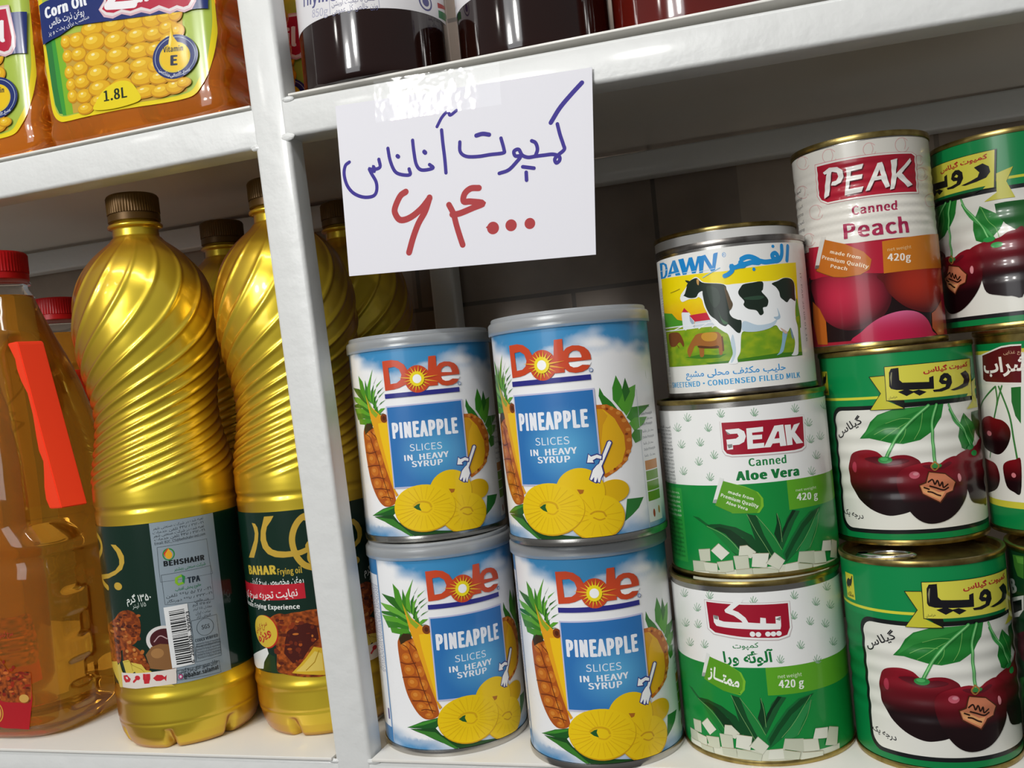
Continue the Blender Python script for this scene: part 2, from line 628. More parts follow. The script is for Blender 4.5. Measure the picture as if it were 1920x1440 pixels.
ART = {}
ART['pineapple_label']=[
('P','#1f5c22',[-28.9,14.5,-18.0,18.8,-9.4,20.7,-8.4,17.2,-11.4,15.0,-18.5,14.9],[],0),
('P','#3f8f2e',[-28.9,14.5,-18.0,18.4,-9.9,20.1,-10.5,19.0,-18.2,16.7],[],0),
('P','#1c4a1d',[-26.8,14.2,-11.4,15.5,-8.2,11.5,-0.1,7.0,12.6,5.5,25.9,3.7,39.9,1.3,29.2,0.8,18.7,1.4,7.5,2.4,0.3,2.8,-8.6,7.4,-17.8,11.7],[],0),
('P','#3a7d2b',[-25.7,14.3,-11.6,13.1,-5.8,8.5,-0.1,3.2,-2.1,3.7,-9.4,8.1,-17.8,11.7],[],0),
('P','#2f7a35',[45.5,19.6,56.0,19.0,52.1,14.4,47.5,11.5,43.2,9.2],[],0),
('P','#2c6a1c',[-29.2,61.7,-26.0,67.3,-21.9,69.1,-19.4,64.9,-21.0,62.6],[],0),
('P','#4c9426',[-34.7,69.0,-27.2,68.3,-21.3,68.8,-20.5,66.4,-26.4,65.1,-33.5,65.5],[],0),
('P','#3a7f22',[-38.6,71.6,-28.9,71.8,-21.1,70.5,-20.9,68.0,-27.9,68.6,-36.0,67.9],[],0),
('P','#5ca52c',[-41.2,74.5,-29.9,74.5,-21.4,72.5,-21.2,69.6,-28.2,71.5,-38.6,71.6],[],0),
('P','#2f7420',[-46.4,75.9,-30.2,77.4,-21.7,74.5,-21.6,71.2,-28.4,74.4,-38.9,74.9],[],0),
('P','#6ab03a',[-42.0,81.1,-32.1,80.5,-23.1,77.6,-21.4,72.9,-26.8,75.5,-36.8,77.9],[],0),
('P','#2c6a1c',[-39.5,86.3,-29.5,85.1,-23.8,81.7,-20.5,74.6,-25.1,77.4,-32.0,81.3],[],0),
('P','#4c9426',[-29.0,92.5,-25.2,89.0,-23.5,83.4,-20.9,76.3,-24.3,78.3,-28.3,83.6],[],0),
('P','#3a7f22',[-22.6,89.7,-21.8,86.9,-19.6,81.3,-19.1,76.4,-21.7,78.6,-23.5,83.4],[],0),
('P','#5ca52c',[-15.5,95.2,-17.3,90.6,-18.9,84.7,-18.3,76.5,-21.3,79.5,-21.0,86.1],[],0),
('P','#2f7420',[-12.7,91.3,-15.6,87.4,-17.2,81.6,-15.6,75.2,-18.6,76.5,-18.3,83.1],[],0),
('P','#6ab03a',[-9.6,88.9,-13.7,86.3,-16.2,80.8,-15.2,74.4,-17.9,75.8,-17.1,82.4],[],0),
('P','#2c6a1c',[-9.1,84.9,-13.2,82.7,-15.7,78.4,-15.4,72.7,-17.8,74.1,-16.6,79.2],[],0),
('P','#4c9426',[-8.3,82.9,-12.5,80.3,-15.5,76.0,-14.5,71.2,-17.0,71.7,-16.4,76.7],[],0),
('P','#3a7f22',[-8.5,78.0,-11.9,76.6,-14.7,74.0,-14.2,69.5,-16.7,70.1,-16.3,73.4],[],0),
('P','#5ca52c',[-9.3,73.5,-12.3,73.4,-14.4,72.0,-13.8,68.8,-16.4,68.5],[],0),
('P','#2f7420',[-10.2,71.0,-13.6,70.4,-14.8,68.7,-17.5,68.4],[],0),
('P','#b0561a',[-29.2,61.7,-26.6,63.8,-20.9,63.9,-17.3,61.0,-15.2,53.1,-12.8,44.4,-10.6,34.8,-8.8,26.1,-8.8,22.0,-12.3,20.1,-16.7,20.1,-20.7,23.1,-24.7,29.3,-27.1,35.4,-28.6,43.4,-29.5,51.6,-29.8,58.2],[],1),
('E','#c9701f',-24.6,59.2,3.0,2.6,0),
('E','#d98a35',-25.1,59.6,1.4,1.0,0),
('E','#c9701f',-24.3,52.6,3.3,2.6,0),
('E','#d98a35',-24.8,53.0,1.5,1.0,0),
('E','#c9701f',-17.8,53.6,2.4,2.9,0),
('E','#d98a35',-18.1,54.0,1.1,1.1,0),
('E','#c9701f',-23.4,46.1,3.4,2.8,0),
('E','#d98a35',-23.9,46.5,1.6,1.1,0),
('E','#c9701f',-16.7,45.5,2.6,3.0,0),
('E','#d98a35',-17.0,46.0,1.2,1.2,0),
('E','#c9701f',-22.0,39.4,3.3,2.7,0),
('E','#d98a35',-22.4,39.8,1.5,1.1,0),
('E','#c9701f',-15.5,38.3,2.5,2.9,0),
('E','#d98a35',-15.9,38.8,1.1,1.1,0),
('E','#c9701f',-20.6,32.6,3.4,2.7,0),
('E','#d98a35',-21.0,33.0,1.5,1.1,0),
('E','#c9701f',-14.4,31.1,2.4,2.8,0),
('E','#d98a35',-14.7,31.6,1.1,1.1,0),
('E','#c9701f',-18.0,26.5,3.1,2.5,0),
('E','#d98a35',-18.4,26.9,1.4,1.0,0),
('E','#c9701f',-12.6,25.6,2.6,2.5,0),
('E','#d98a35',-12.9,26.1,1.2,1.0,0),
('E','#c9701f',-14.0,22.0,2.4,1.5,0),
('E','#d98a35',-14.3,22.5,1.1,0.6,0),
('E','#c9701f',-18.6,60.1,2.2,2.9,0),
('E','#d98a35',-18.9,60.5,1.0,1.1,0),
('S','#6b2d10',0.45,[-26.3,59.7,-22.9,57.8,-21.1,52.3,-18.6,46.9,-16.7,39.0,-14.4,31.1,-11.9,23.3],1),
('S','#6b2d10',0.45,[-29.0,50.0,-24.2,49.3,-18.8,50.2],1),
('S','#6b2d10',0.45,[-28.5,41.8,-22.7,42.5,-17.0,42.6],1),
('S','#6b2d10',0.45,[-25.7,35.3,-20.1,36.0,-14.4,35.2],1),
('S','#6b2d10',0.45,[-23.4,29.6,-17.6,29.8,-11.7,29.0],1),
('S','#6b2d10',0.45,[-18.3,24.8,-15.1,25.3,-10.4,24.3],1),
('S','#6b2d10',0.45,[-21.8,61.3,-17.3,56.9,-15.1,49.8,-13.1,41.9],1),
('P','#3b2a12',[-28.2,62.7,-24.9,65.8,-20.6,65.6,-19.6,63.2,-23.6,61.7,-27.3,59.6],[],0),
('P','#e9a51c',[-23.6,82.5,-21.7,78.6,-19.4,74.8,-15.5,71.9,-11.9,68.9,-8.3,65.9,-8.2,61.8,-8.6,52.9,-8.7,39.9,-8.7,29.7,-6.6,26.2,-8.1,25.2,-10.0,31.6,-13.1,41.9,-15.8,52.2,-18.4,60.9,-20.5,68.1,-22.1,76.1],[],0),
('P','#f3c41a',[-15.3,65.4,-11.3,65.7,-8.5,65.0,-8.3,61.0,-8.6,50.4,-8.8,36.6,-8.7,29.7,-9.1,31.7,-11.2,42.1,-13.3,52.5,-14.5,58.9],[],0),
('P','#8cae2c',[-23.8,82.9,-21.4,78.7,-18.2,73.3,-14.6,70.3,-16.4,68.5,-19.6,71.5,-21.6,77.0],[],0),
('E','#7d3d14',-10.8,68.0,2.3,2.5,0),
('E','#54250c',-10.8,68.0,1.1,1.3,0),
('P','#2f7a24',[36.7,74.2,38.5,70.4,42.2,66.7,45.0,63.0,37.3,65.8,35.9,70.2],[],0),
('P','#3f8f28',[45.9,79.2,43.3,73.4,43.0,67.7,47.8,61.5,49.6,66.0,48.6,73.7],[],0),
('P','#58a52e',[58.0,73.8,49.9,71.7,45.5,65.4,49.9,59.2,53.9,63.1,56.7,68.3],[],0),
('P','#3f8a2c',[69.6,63.1,53.9,63.1,49.8,58.5,53.9,54.8,59.6,59.0],[],0),
('P','#5aa332',[65.2,57.4,54.8,57.9,51.0,55.6,54.2,51.3,61.5,54.2],[],0),
('P','#3c8428',[59.4,51.5,54.4,52.1,51.6,49.6,53.8,45.6,58.8,46.6],[],0),
('P','#2a6e22',[51.2,77.6,48.7,72.0,49.6,66.0,53.6,70.7],[],0),
('P','#c46a1c',[34.1,66.1,39.6,65.8,47.1,61.7,52.1,53.6,51.6,44.6,47.3,37.6,41.3,33.7,35.4,31.1,33.7,33.7,34.0,56.8],[],0),
('P','#e8b21a',[34.0,64.1,37.5,63.7,42.9,58.7,47.3,50.0,47.3,43.4,44.7,37.6,39.3,34.3,35.4,33.0,34.7,37.9,33.7,46.3,34.0,56.8],[],0),
('P','#d99c1c',[34.1,64.1,37.0,63.6,39.4,60.4,36.5,56.2,35.0,48.4,34.9,37.5,33.7,46.3,34.0,56.8],[],0),
('E','#dd8f3a',37.7,64.9,1.0,0.9,0),
('E','#dd8f3a',41.8,63.7,1.1,0.9,0),
('E','#dd8f3a',45.2,61.2,1.3,0.9,0),
('E','#dd8f3a',48.1,57.2,1.5,0.9,0),
('E','#dd8f3a',50.0,52.6,1.6,0.9,0),
('E','#dd8f3a',50.0,47.6,1.6,0.9,0),
('E','#dd8f3a',49.0,42.1,1.5,0.9,0),
('E','#dd8f3a',46.8,38.6,1.4,0.9,0),
('E','#dd8f3a',43.3,35.9,1.2,0.9,0),
('E','#dd8f3a',38.6,33.6,1.1,0.9,0),
('E','#8a3d12',39.3,63.7,0.7,0.6,0),
('E','#8a3d12',46.9,59.1,0.9,0.6,0),
('E','#8a3d12',48.8,50.6,1.0,0.6,0),
('E','#8a3d12',47.8,40.4,1.0,0.6,0),
('E','#8a3d12',40.5,34.7,0.7,0.6,0),
('R','#c3c4e0',-8.9,29.6,42.9,44.7,0),
('R','box',-8.2,30.3,41.4,43.2,0),
('R','#2f2f86',-8.8,78.4,41.8,2.5,0),
('P','#cf4a27',[-8.5,98.7,-2.8,98.9,0.8,98.1,3.9,95.8,5.2,93.2,6.6,90.7,5.3,85.5,2.7,84.6,0.2,83.6,-2.8,83.0,-8.3,82.7],[[-5.1,94.8,-1.5,95.1,1.0,93.5,2.0,90.5,1.1,87.7,-1.0,86.3,-4.8,86.0]],0),
('E','#cf4a27',10.4,87.4,6.9,7.4,0),
('P','#cf4a27',[17.2,98.9,21.2,99.0,20.9,83.0,15.4,83.0],[],0),
('P','#cf4a27',[33.9,87.9,33.8,90.2,33.0,92.3,31.2,94.1,28.7,95.1,25.6,95.4,22.8,94.6,20.9,92.7,20.2,90.0,20.1,87.2,21.0,84.7,22.9,83.0,25.9,82.3,29.1,82.5,31.8,83.6,33.2,85.2,29.5,85.8,27.4,84.9,25.3,84.9,23.7,85.9,23.0,87.7],[[23.2,89.8,23.8,91.7,25.5,92.8,27.3,92.9,28.8,92.1,29.5,90.1,29.4,89.3]],0),
('P','#ffffff',[23.2,87.3,27.8,87.4,33.8,86.7,33.2,85.5,29.5,85.8,27.2,84.9,25.3,84.9,23.7,85.8],[],0),
('P','#f2b431',[12.5,86.5,21.4,85.0,12.7,87.6],[],0),
('P','#f2b431',[12.1,85.8,16.9,83.7,12.6,86.8],[],0),
('P','#f6d92a',[11.5,85.4,14.7,82.7,12.3,86.1],[],0),
('P','#f2b431',[10.7,85.1,13.4,80.6,11.7,85.6],[],0),
('P','#f6d92a',[10.0,85.0,11.0,81.0,11.1,85.2],[],0),
('P','#f2b431',[9.2,85.2,8.8,80.0,10.3,85.0],[],0),
('P','#f6d92a',[8.6,85.7,7.0,81.7,9.6,85.1],[],0),
('P','#f2b431',[8.1,86.2,4.7,82.2,8.9,85.4],[],0),
('P','#f6d92a',[7.8,87.0,4.3,84.6,8.3,86.0],[],0),
('P','#f2b431',[7.8,87.7,2.7,86.4,7.9,86.6],[],0),
('P','#f2b431',[8.0,88.5,-0.0,89.1,7.8,87.4],[],0),
('P','#f2b431',[8.4,89.1,3.6,91.0,7.9,88.1],[],0),
('P','#f6d92a',[9.0,89.6,5.8,92.2,8.2,88.8],[],0),
('P','#f2b431',[9.8,89.9,7.1,94.3,8.7,89.4],[],0),
('P','#f6d92a',[10.5,89.9,9.5,94.0,9.4,89.8],[],0),
('P','#f2b431',[11.3,89.7,11.7,94.9,10.2,89.9],[],0),
('P','#f6d92a',[11.9,89.3,13.4,93.2,10.9,89.9],[],0),
('P','#f2b431',[12.4,88.7,15.8,92.6,11.6,89.5],[],0),
('P','#f6d92a',[12.6,88.0,16.2,90.2,12.2,89.0],[],0),
('P','#f2b431',[12.7,87.2,21.5,88.5,12.6,88.3],[],0),
('E','#f7e11f',10.2,87.5,3.8,4.0,0),
('E','#ffffff',10.2,87.5,2.3,2.4,0),
('E','#3c6aa8',33.3,82.9,1.0,1.0,0),
('E','#ffffff',33.3,82.9,0.7,0.7,0),
('T', '#3c6aa8', 'R', 32.8, 82.5, 0.8, 1.0, -0.1, 0),
('T', '#f2f4fb', 'PINEAPPLE', -6.4, 56.9, 36.1, 7.9, -0.012, 3),
('T', '#e8effa', 'SLICES', 2.6, 49.2, 17.3, 3.6, -0.018, 0),
('T', '#f2f4fb', 'IN  HEAVY', -0.9, 44.2, 24.0, 3.0, -0.002, 1),
('T', '#f2f4fb', 'SYRUP', 2.8, 40.6, 16.7, 3.0, -0.018, 1),
('E','#e3b50c',38.7,24.4,8.3,5.5,0),
('E','#c99a0a',22.9,25.1,11.9,11.8,0),
('E','#efc70c',22.6,25.5,11.8,11.6,0),
('E','#d9a70a',29.6,12.6,13.7,10.8,0),
('E','#efc80e',29.5,13.1,13.4,10.5,0),
('S','#cf9c12',0.8,[26.6,14.8,29.0,15.7,32.4,15.1,33.7,13.0],1),
('S','#cf9c12',0.6,[27.8,12.9,30.5,11.6,33.0,12.0],1),
('P','#b06a1a',[21.2,27.0,24.6,26.5,23.9,24.9,22.4,24.5],[],0),
('E','#d2a00a',7.3,18.0,17.0,12.7,0),
('E','#f0ca0e',7.2,18.4,16.8,12.4,0),
('S','#d9aa10',1.0,[1.6,19.7,3.8,21.3,7.0,21.7,10.1,20.6,11.1,18.5],1),
('S','#dfb012',0.7,[5.7,16.4,8.8,15.8,11.2,17.3],1),
('P','#225a2a',[1.6,19.1,3.8,20.5,5.3,20.8,4.8,19.3,5.7,16.8,3.4,17.7],[],0),
('S','#e2b60c',0.25,[12.7,18.0,22.5,16.5],0),
('S','#e2b60c',0.25,[12.5,17.0,21.7,13.9],0),
('S','#e2b60c',0.25,[11.9,16.0,20.1,11.6],0),
('S','#e2b60c',0.25,[11.0,15.2,17.8,9.7],0),
('S','#e2b60c',0.25,[10.0,14.6,14.8,8.3],0),
('S','#e2b60c',0.25,[8.7,14.2,11.5,7.4],0),
('S','#e2b60c',0.25,[7.4,14.0,7.9,7.0],0),
('S','#e2b60c',0.25,[6.1,14.1,4.2,7.1],0),
('S','#e2b60c',0.25,[4.8,14.4,0.7,7.8],0),
('S','#e2b60c',0.25,[3.6,14.9,-2.5,9.0],0),
('S','#e2b60c',0.25,[2.7,15.6,-5.3,10.6],0),
('S','#e2b60c',0.25,[2.0,16.5,-7.3,12.8],0),
('S','#e2b60c',0.25,[1.6,17.5,-8.5,15.3],0),
('S','#e2b60c',0.25,[1.5,18.6,-8.7,18.0],0),
('S','#e2b60c',0.25,[1.8,19.6,-7.9,20.9],0),
('S','#e2b60c',0.25,[2.4,20.6,-6.2,23.6],0),
('S','#e2b60c',0.25,[3.3,21.5,-3.7,26.1],0),
('S','#e2b60c',0.25,[4.4,22.2,-0.6,28.0],0),
('S','#e2b60c',0.25,[5.6,22.6,2.8,29.3],0),
('S','#e2b60c',0.25,[6.9,22.8,6.5,29.9],0),
('S','#e2b60c',0.25,[8.3,22.8,10.1,29.6],0),
('S','#e2b60c',0.25,[9.5,22.4,13.6,28.6],0),
('S','#e2b60c',0.25,[10.7,21.8,16.7,27.0],0),
('S','#e2b60c',0.25,[11.6,21.0,19.3,24.7],0),
('S','#e2b60c',0.25,[12.3,20.1,21.2,22.1],0),
('S','#e2b60c',0.25,[12.7,19.1,22.3,19.3],0),
('S','#e0b20c',0.22,[34.3,11.8,42.4,9.3],0),
('S','#e0b20c',0.22,[33.6,10.3,40.3,5.7],0),
('S','#e0b20c',0.22,[32.1,9.4,36.1,3.7],0),
('S','#e0b20c',0.22,[30.1,9.2,31.0,3.3],0),
('S','#e0b20c',0.22,[28.1,9.7,26.0,4.5],0),
('S','#e0b20c',0.22,[26.4,10.9,22.0,7.2],0),
('S','#e0b20c',0.22,[25.3,12.4,19.5,11.0],0),
('S','#e0b20c',0.22,[25.0,14.2,19.0,15.3],0),
('S','#e0b20c',0.22,[25.6,15.7,20.4,19.3],0),
('S','#e0b20c',0.22,[27.0,16.8,23.6,22.0],0),
('S','#e0b20c',0.22,[28.9,17.1,28.1,22.9],0),
('S','#e0b20c',0.22,[31.0,16.6,33.2,21.7],0),
('S','#e0b20c',0.22,[32.8,15.3,38.1,18.4],0),
('S','#e0b20c',0.22,[34.0,13.6,41.6,13.9],0),
('P','#3a3f86',[37.6,48.4,38.6,48.8,39.9,48.5,40.4,47.4,34.4,36.8,35.0,33.4,33.4,31.1,32.3,28.6,31.4,29.2,30.6,28.9,29.5,29.5,28.3,30.3,27.3,31.2,29.2,35.8,31.2,37.7,32.3,38.3],[],0),
('P','#ffffff',[38.1,48.0,39.0,48.4,39.8,47.5,33.8,36.9,34.4,33.6,33.1,31.4,32.2,29.2,31.5,29.6,31.5,31.8,30.4,29.5,29.6,29.9,29.9,32.2,28.5,30.7,27.8,31.2,29.6,35.5,31.6,37.5,32.8,38.2],[],0),
('P','#3a3f86',[26.7,39.0,28.0,43.7,29.3,42.5,32.3,43.2,35.0,41.9,34.5,39.6,31.9,40.4,30.5,39.8,30.9,38.3],[],0),
('P','#ffffff',[27.2,39.3,28.2,43.1,29.3,41.9,32.2,42.6,34.3,41.6,34.0,40.3,31.8,41.0,29.9,40.1,30.3,39.0],[],0),
('R','#ccd2d8',58.0,3.5,0.3,68,0),
('T', '#5a6070', 'ﺍﻣﺎﻧ ﺭﺍﺩ ﻫﻤ', 60, 62, 9, 1.2, 0, 0),
('T', '#5a6070', 'Dole Pineapple', 60, 58.5, 12, 1.2, 0, 0),
('T', '#5a6070', 'ﺍﻣﺎﻧ ﺭﺍﺩ ﻫﻤ', 60, 56, 12, 1.2, 0, 0),
('T', '#5a6070', 'Dole Pineapple', 60, 53.5, 11, 1.2, 0, 0),
('T', '#5a6070', 'ﺍﻣﺎﻧ ﺭﺍﺩ ﻫﻤ', 60, 50, 12, 1.2, 0, 0),
('T', '#5a6070', 'Dole Pineapple', 60, 47, 12, 1.2, 0, 0),
('T', '#5a6070', 'ﺍﻣﺎﻧ ﺭﺍﺩ ﻫﻤ', 60, 44, 10, 1.2, 0, 0),
('T', '#5a6070', 'Dole Pineapple', 60, 41, 12, 1.2, 0, 0),
('T', '#5a6070', 'ﺍﻣﺎﻧ ﺭﺍﺩ ﻫﻤ', 60, 38, 11, 1.2, 0, 0),
('E','#5c8a3a',68.8,78.2,0.1,2.2,0),
('R','#f4f4f2',59,6.0,13.5,32,0),
('R','#c8802a',59.6,31.5,12.4,4.6,0),
('R','#6a9a1e',59.6,26.4,12.4,4.6,0),
('R','#6a9a1e',59.6,21.3,12.4,4.6,0),
('R','#6a9a1e',59.6,16.2,12.4,4.6,0),
('El','#b03020',63.5,10,1.0,2.0),
('El','#c8802a',69,11,1.0,2.0),
('R','#3d7fb8',-60,4,18.4,103.5,0),
('R','#e9ecf2',-60,12,17.0,84,0),
('R','#f6f6f6',-41.8,4.5,0.35,103,0),
('T', '#3a4a86', 'MADE OF PREMIUM PINEAPPLE', -45.0, 90, 48, 1.3, -1.5708, 0),
('T', '#3a4a86', 'NUTRITION INFORMATION', -47.2, 90, 48, 1.3, -1.5708, 0),
('T', '#3a4a86', 'INGREDIENTS PINEAPPLE SUGAR', -49.4, 90, 48, 1.3, -1.5708, 0),
('T', '#3a4a86', 'KEEP IN A COOL DRY PLACE', -51.6, 90, 48, 1.3, -1.5708, 0),
('T', '#3a4a86', 'PRODUCT OF PHILIPPINES', -53.8, 90, 48, 1.3, -1.5708, 0),
('T', '#3a4a86', 'SLICES IN HEAVY SYRUP', -56.0, 90, 48, 1.3, -1.5708, 0),
('T', '#3a4a86', 'DOLE', -58.2, 90, 48, 1.3, -1.5708, 0),
('R','#4a4a90',-46,16,2,6,0),
]
ART['price_card_writing']=[
('S','#2a148c',2.3,[66.8,36.1,60.5,31.1,54.5,25.8,49.4,19.6],1),
('S','#2a148c',1.86,[52.6,18.4,53.4,13.1,54.6,7.8,54.8,5.4,51.6,3.3,49.6,1.5,50.2,-0.5,51.9,0.5,51.9,2.5,48.9,4.0,44.5,4.3,39.8,4.5],1),
('S','#2a148c',1.86,[39.8,4.5,41.3,7.7,40.7,11.0,38.8,12.4],1),
('S','#2a148c',1.86,[39.8,4.5,36.1,4.6,33.2,6.2,31.7,9.3,29.2,8.8,29.6,6.4,32.3,5.7,29.7,3.1,25.4,-0.0,20.4,-0.9],1),
('S','#2a148c',1.86,[32.9,0.4,38.6,-1.2],1),
('S','#2a148c',1.86,[34.4,-2.6,34.2,-6.5],1),
('S','#2a148c',1.79,[1.2,18.2,0.9,13.3,3.9,10.4,10.2,9.3,16.6,9.2,23.5,8.9,24.1,10.5,23.1,16.4],1),
('S','#2a148c',2.18,[10.3,19.9,13.7,20.2,17.1,19.2],1),
('S','#2a148c',1.86,[-8.0,25.9,-8.0,19.2,-7.8,11.4,-7.9,3.9],1),
('S','#2a148c',1.66,[-10.3,28.0,-7.0,32.4,-3.6,34.6,-2.6,32.5,1.1,34.3],1),
('S','#2a148c',1.86,[-24.4,23.4,-24.3,17.5,-23.6,10.6,-20.9,7.4,-14.7,7.4,-16.4,9.5],1),
('S','#2a148c',2.3,[-18.6,16.5,-18.1,15.9],1),
('S','#2a148c',1.86,[-38.6,21.6,-38.0,15.2,-36.0,9.3,-32.5,6.9,-27.7,6.1,-27.9,9.1],1),
('S','#2a148c',2.18,[-33.7,16.8,-33.2,16.3],1),
('S','#2a148c',1.86,[-44.3,16.8,-44.0,12.8,-46.8,12.1,-47.9,13.7,-47.5,10.9,-50.2,12.9,-49.3,10.2,-47.1,5.3,-47.3,0.8,-49.6,-1.7,-55.2,-1.4,-60.6,1.5,-63.9,6.2,-65.0,12.2,-63.8,16.6,-61.3,18.1],1),
('S','#ad2a2e',3.33,[-31.0,-2.3,-34.3,-4.0,-37.7,-9.2,-38.1,-12.5,-35.6,-16.3,-30.1,-15.9,-23.6,-12.4,-18.2,-7.6],1),
('S','#ad2a2e',3.33,[-18.2,-7.3,-21.3,-13.8,-25.6,-19.4,-29.3,-26.2,-32.5,-33.7],1),
('S','#ad2a2e',3.07,[-8.0,-12.5,-6.1,-17.2,-5.0,-23.5,-3.8,-29.2,-2.7,-33.8],1),
('S','#ad2a2e',3.2,[8.9,-6.5,4.5,-6.1,1.0,-8.3,0.1,-12.0,3.8,-12.6,10.4,-14.5,4.7,-16.0,-2.6,-17.7,-6.7,-17.7],1),
('E','#ad2a2e',14.3,-27.6,3.2,3.2,0),
('E','#ad2a2e',23.9,-27.6,3.0,3.0,0),
('E','#ad2a2e',33.7,-28.1,2.8,2.8,0),
('P','#ad2a2e',[10.5,-26.8,13.1,-25.0,14.4,-28.5,12.1,-28.3],[],0),
]
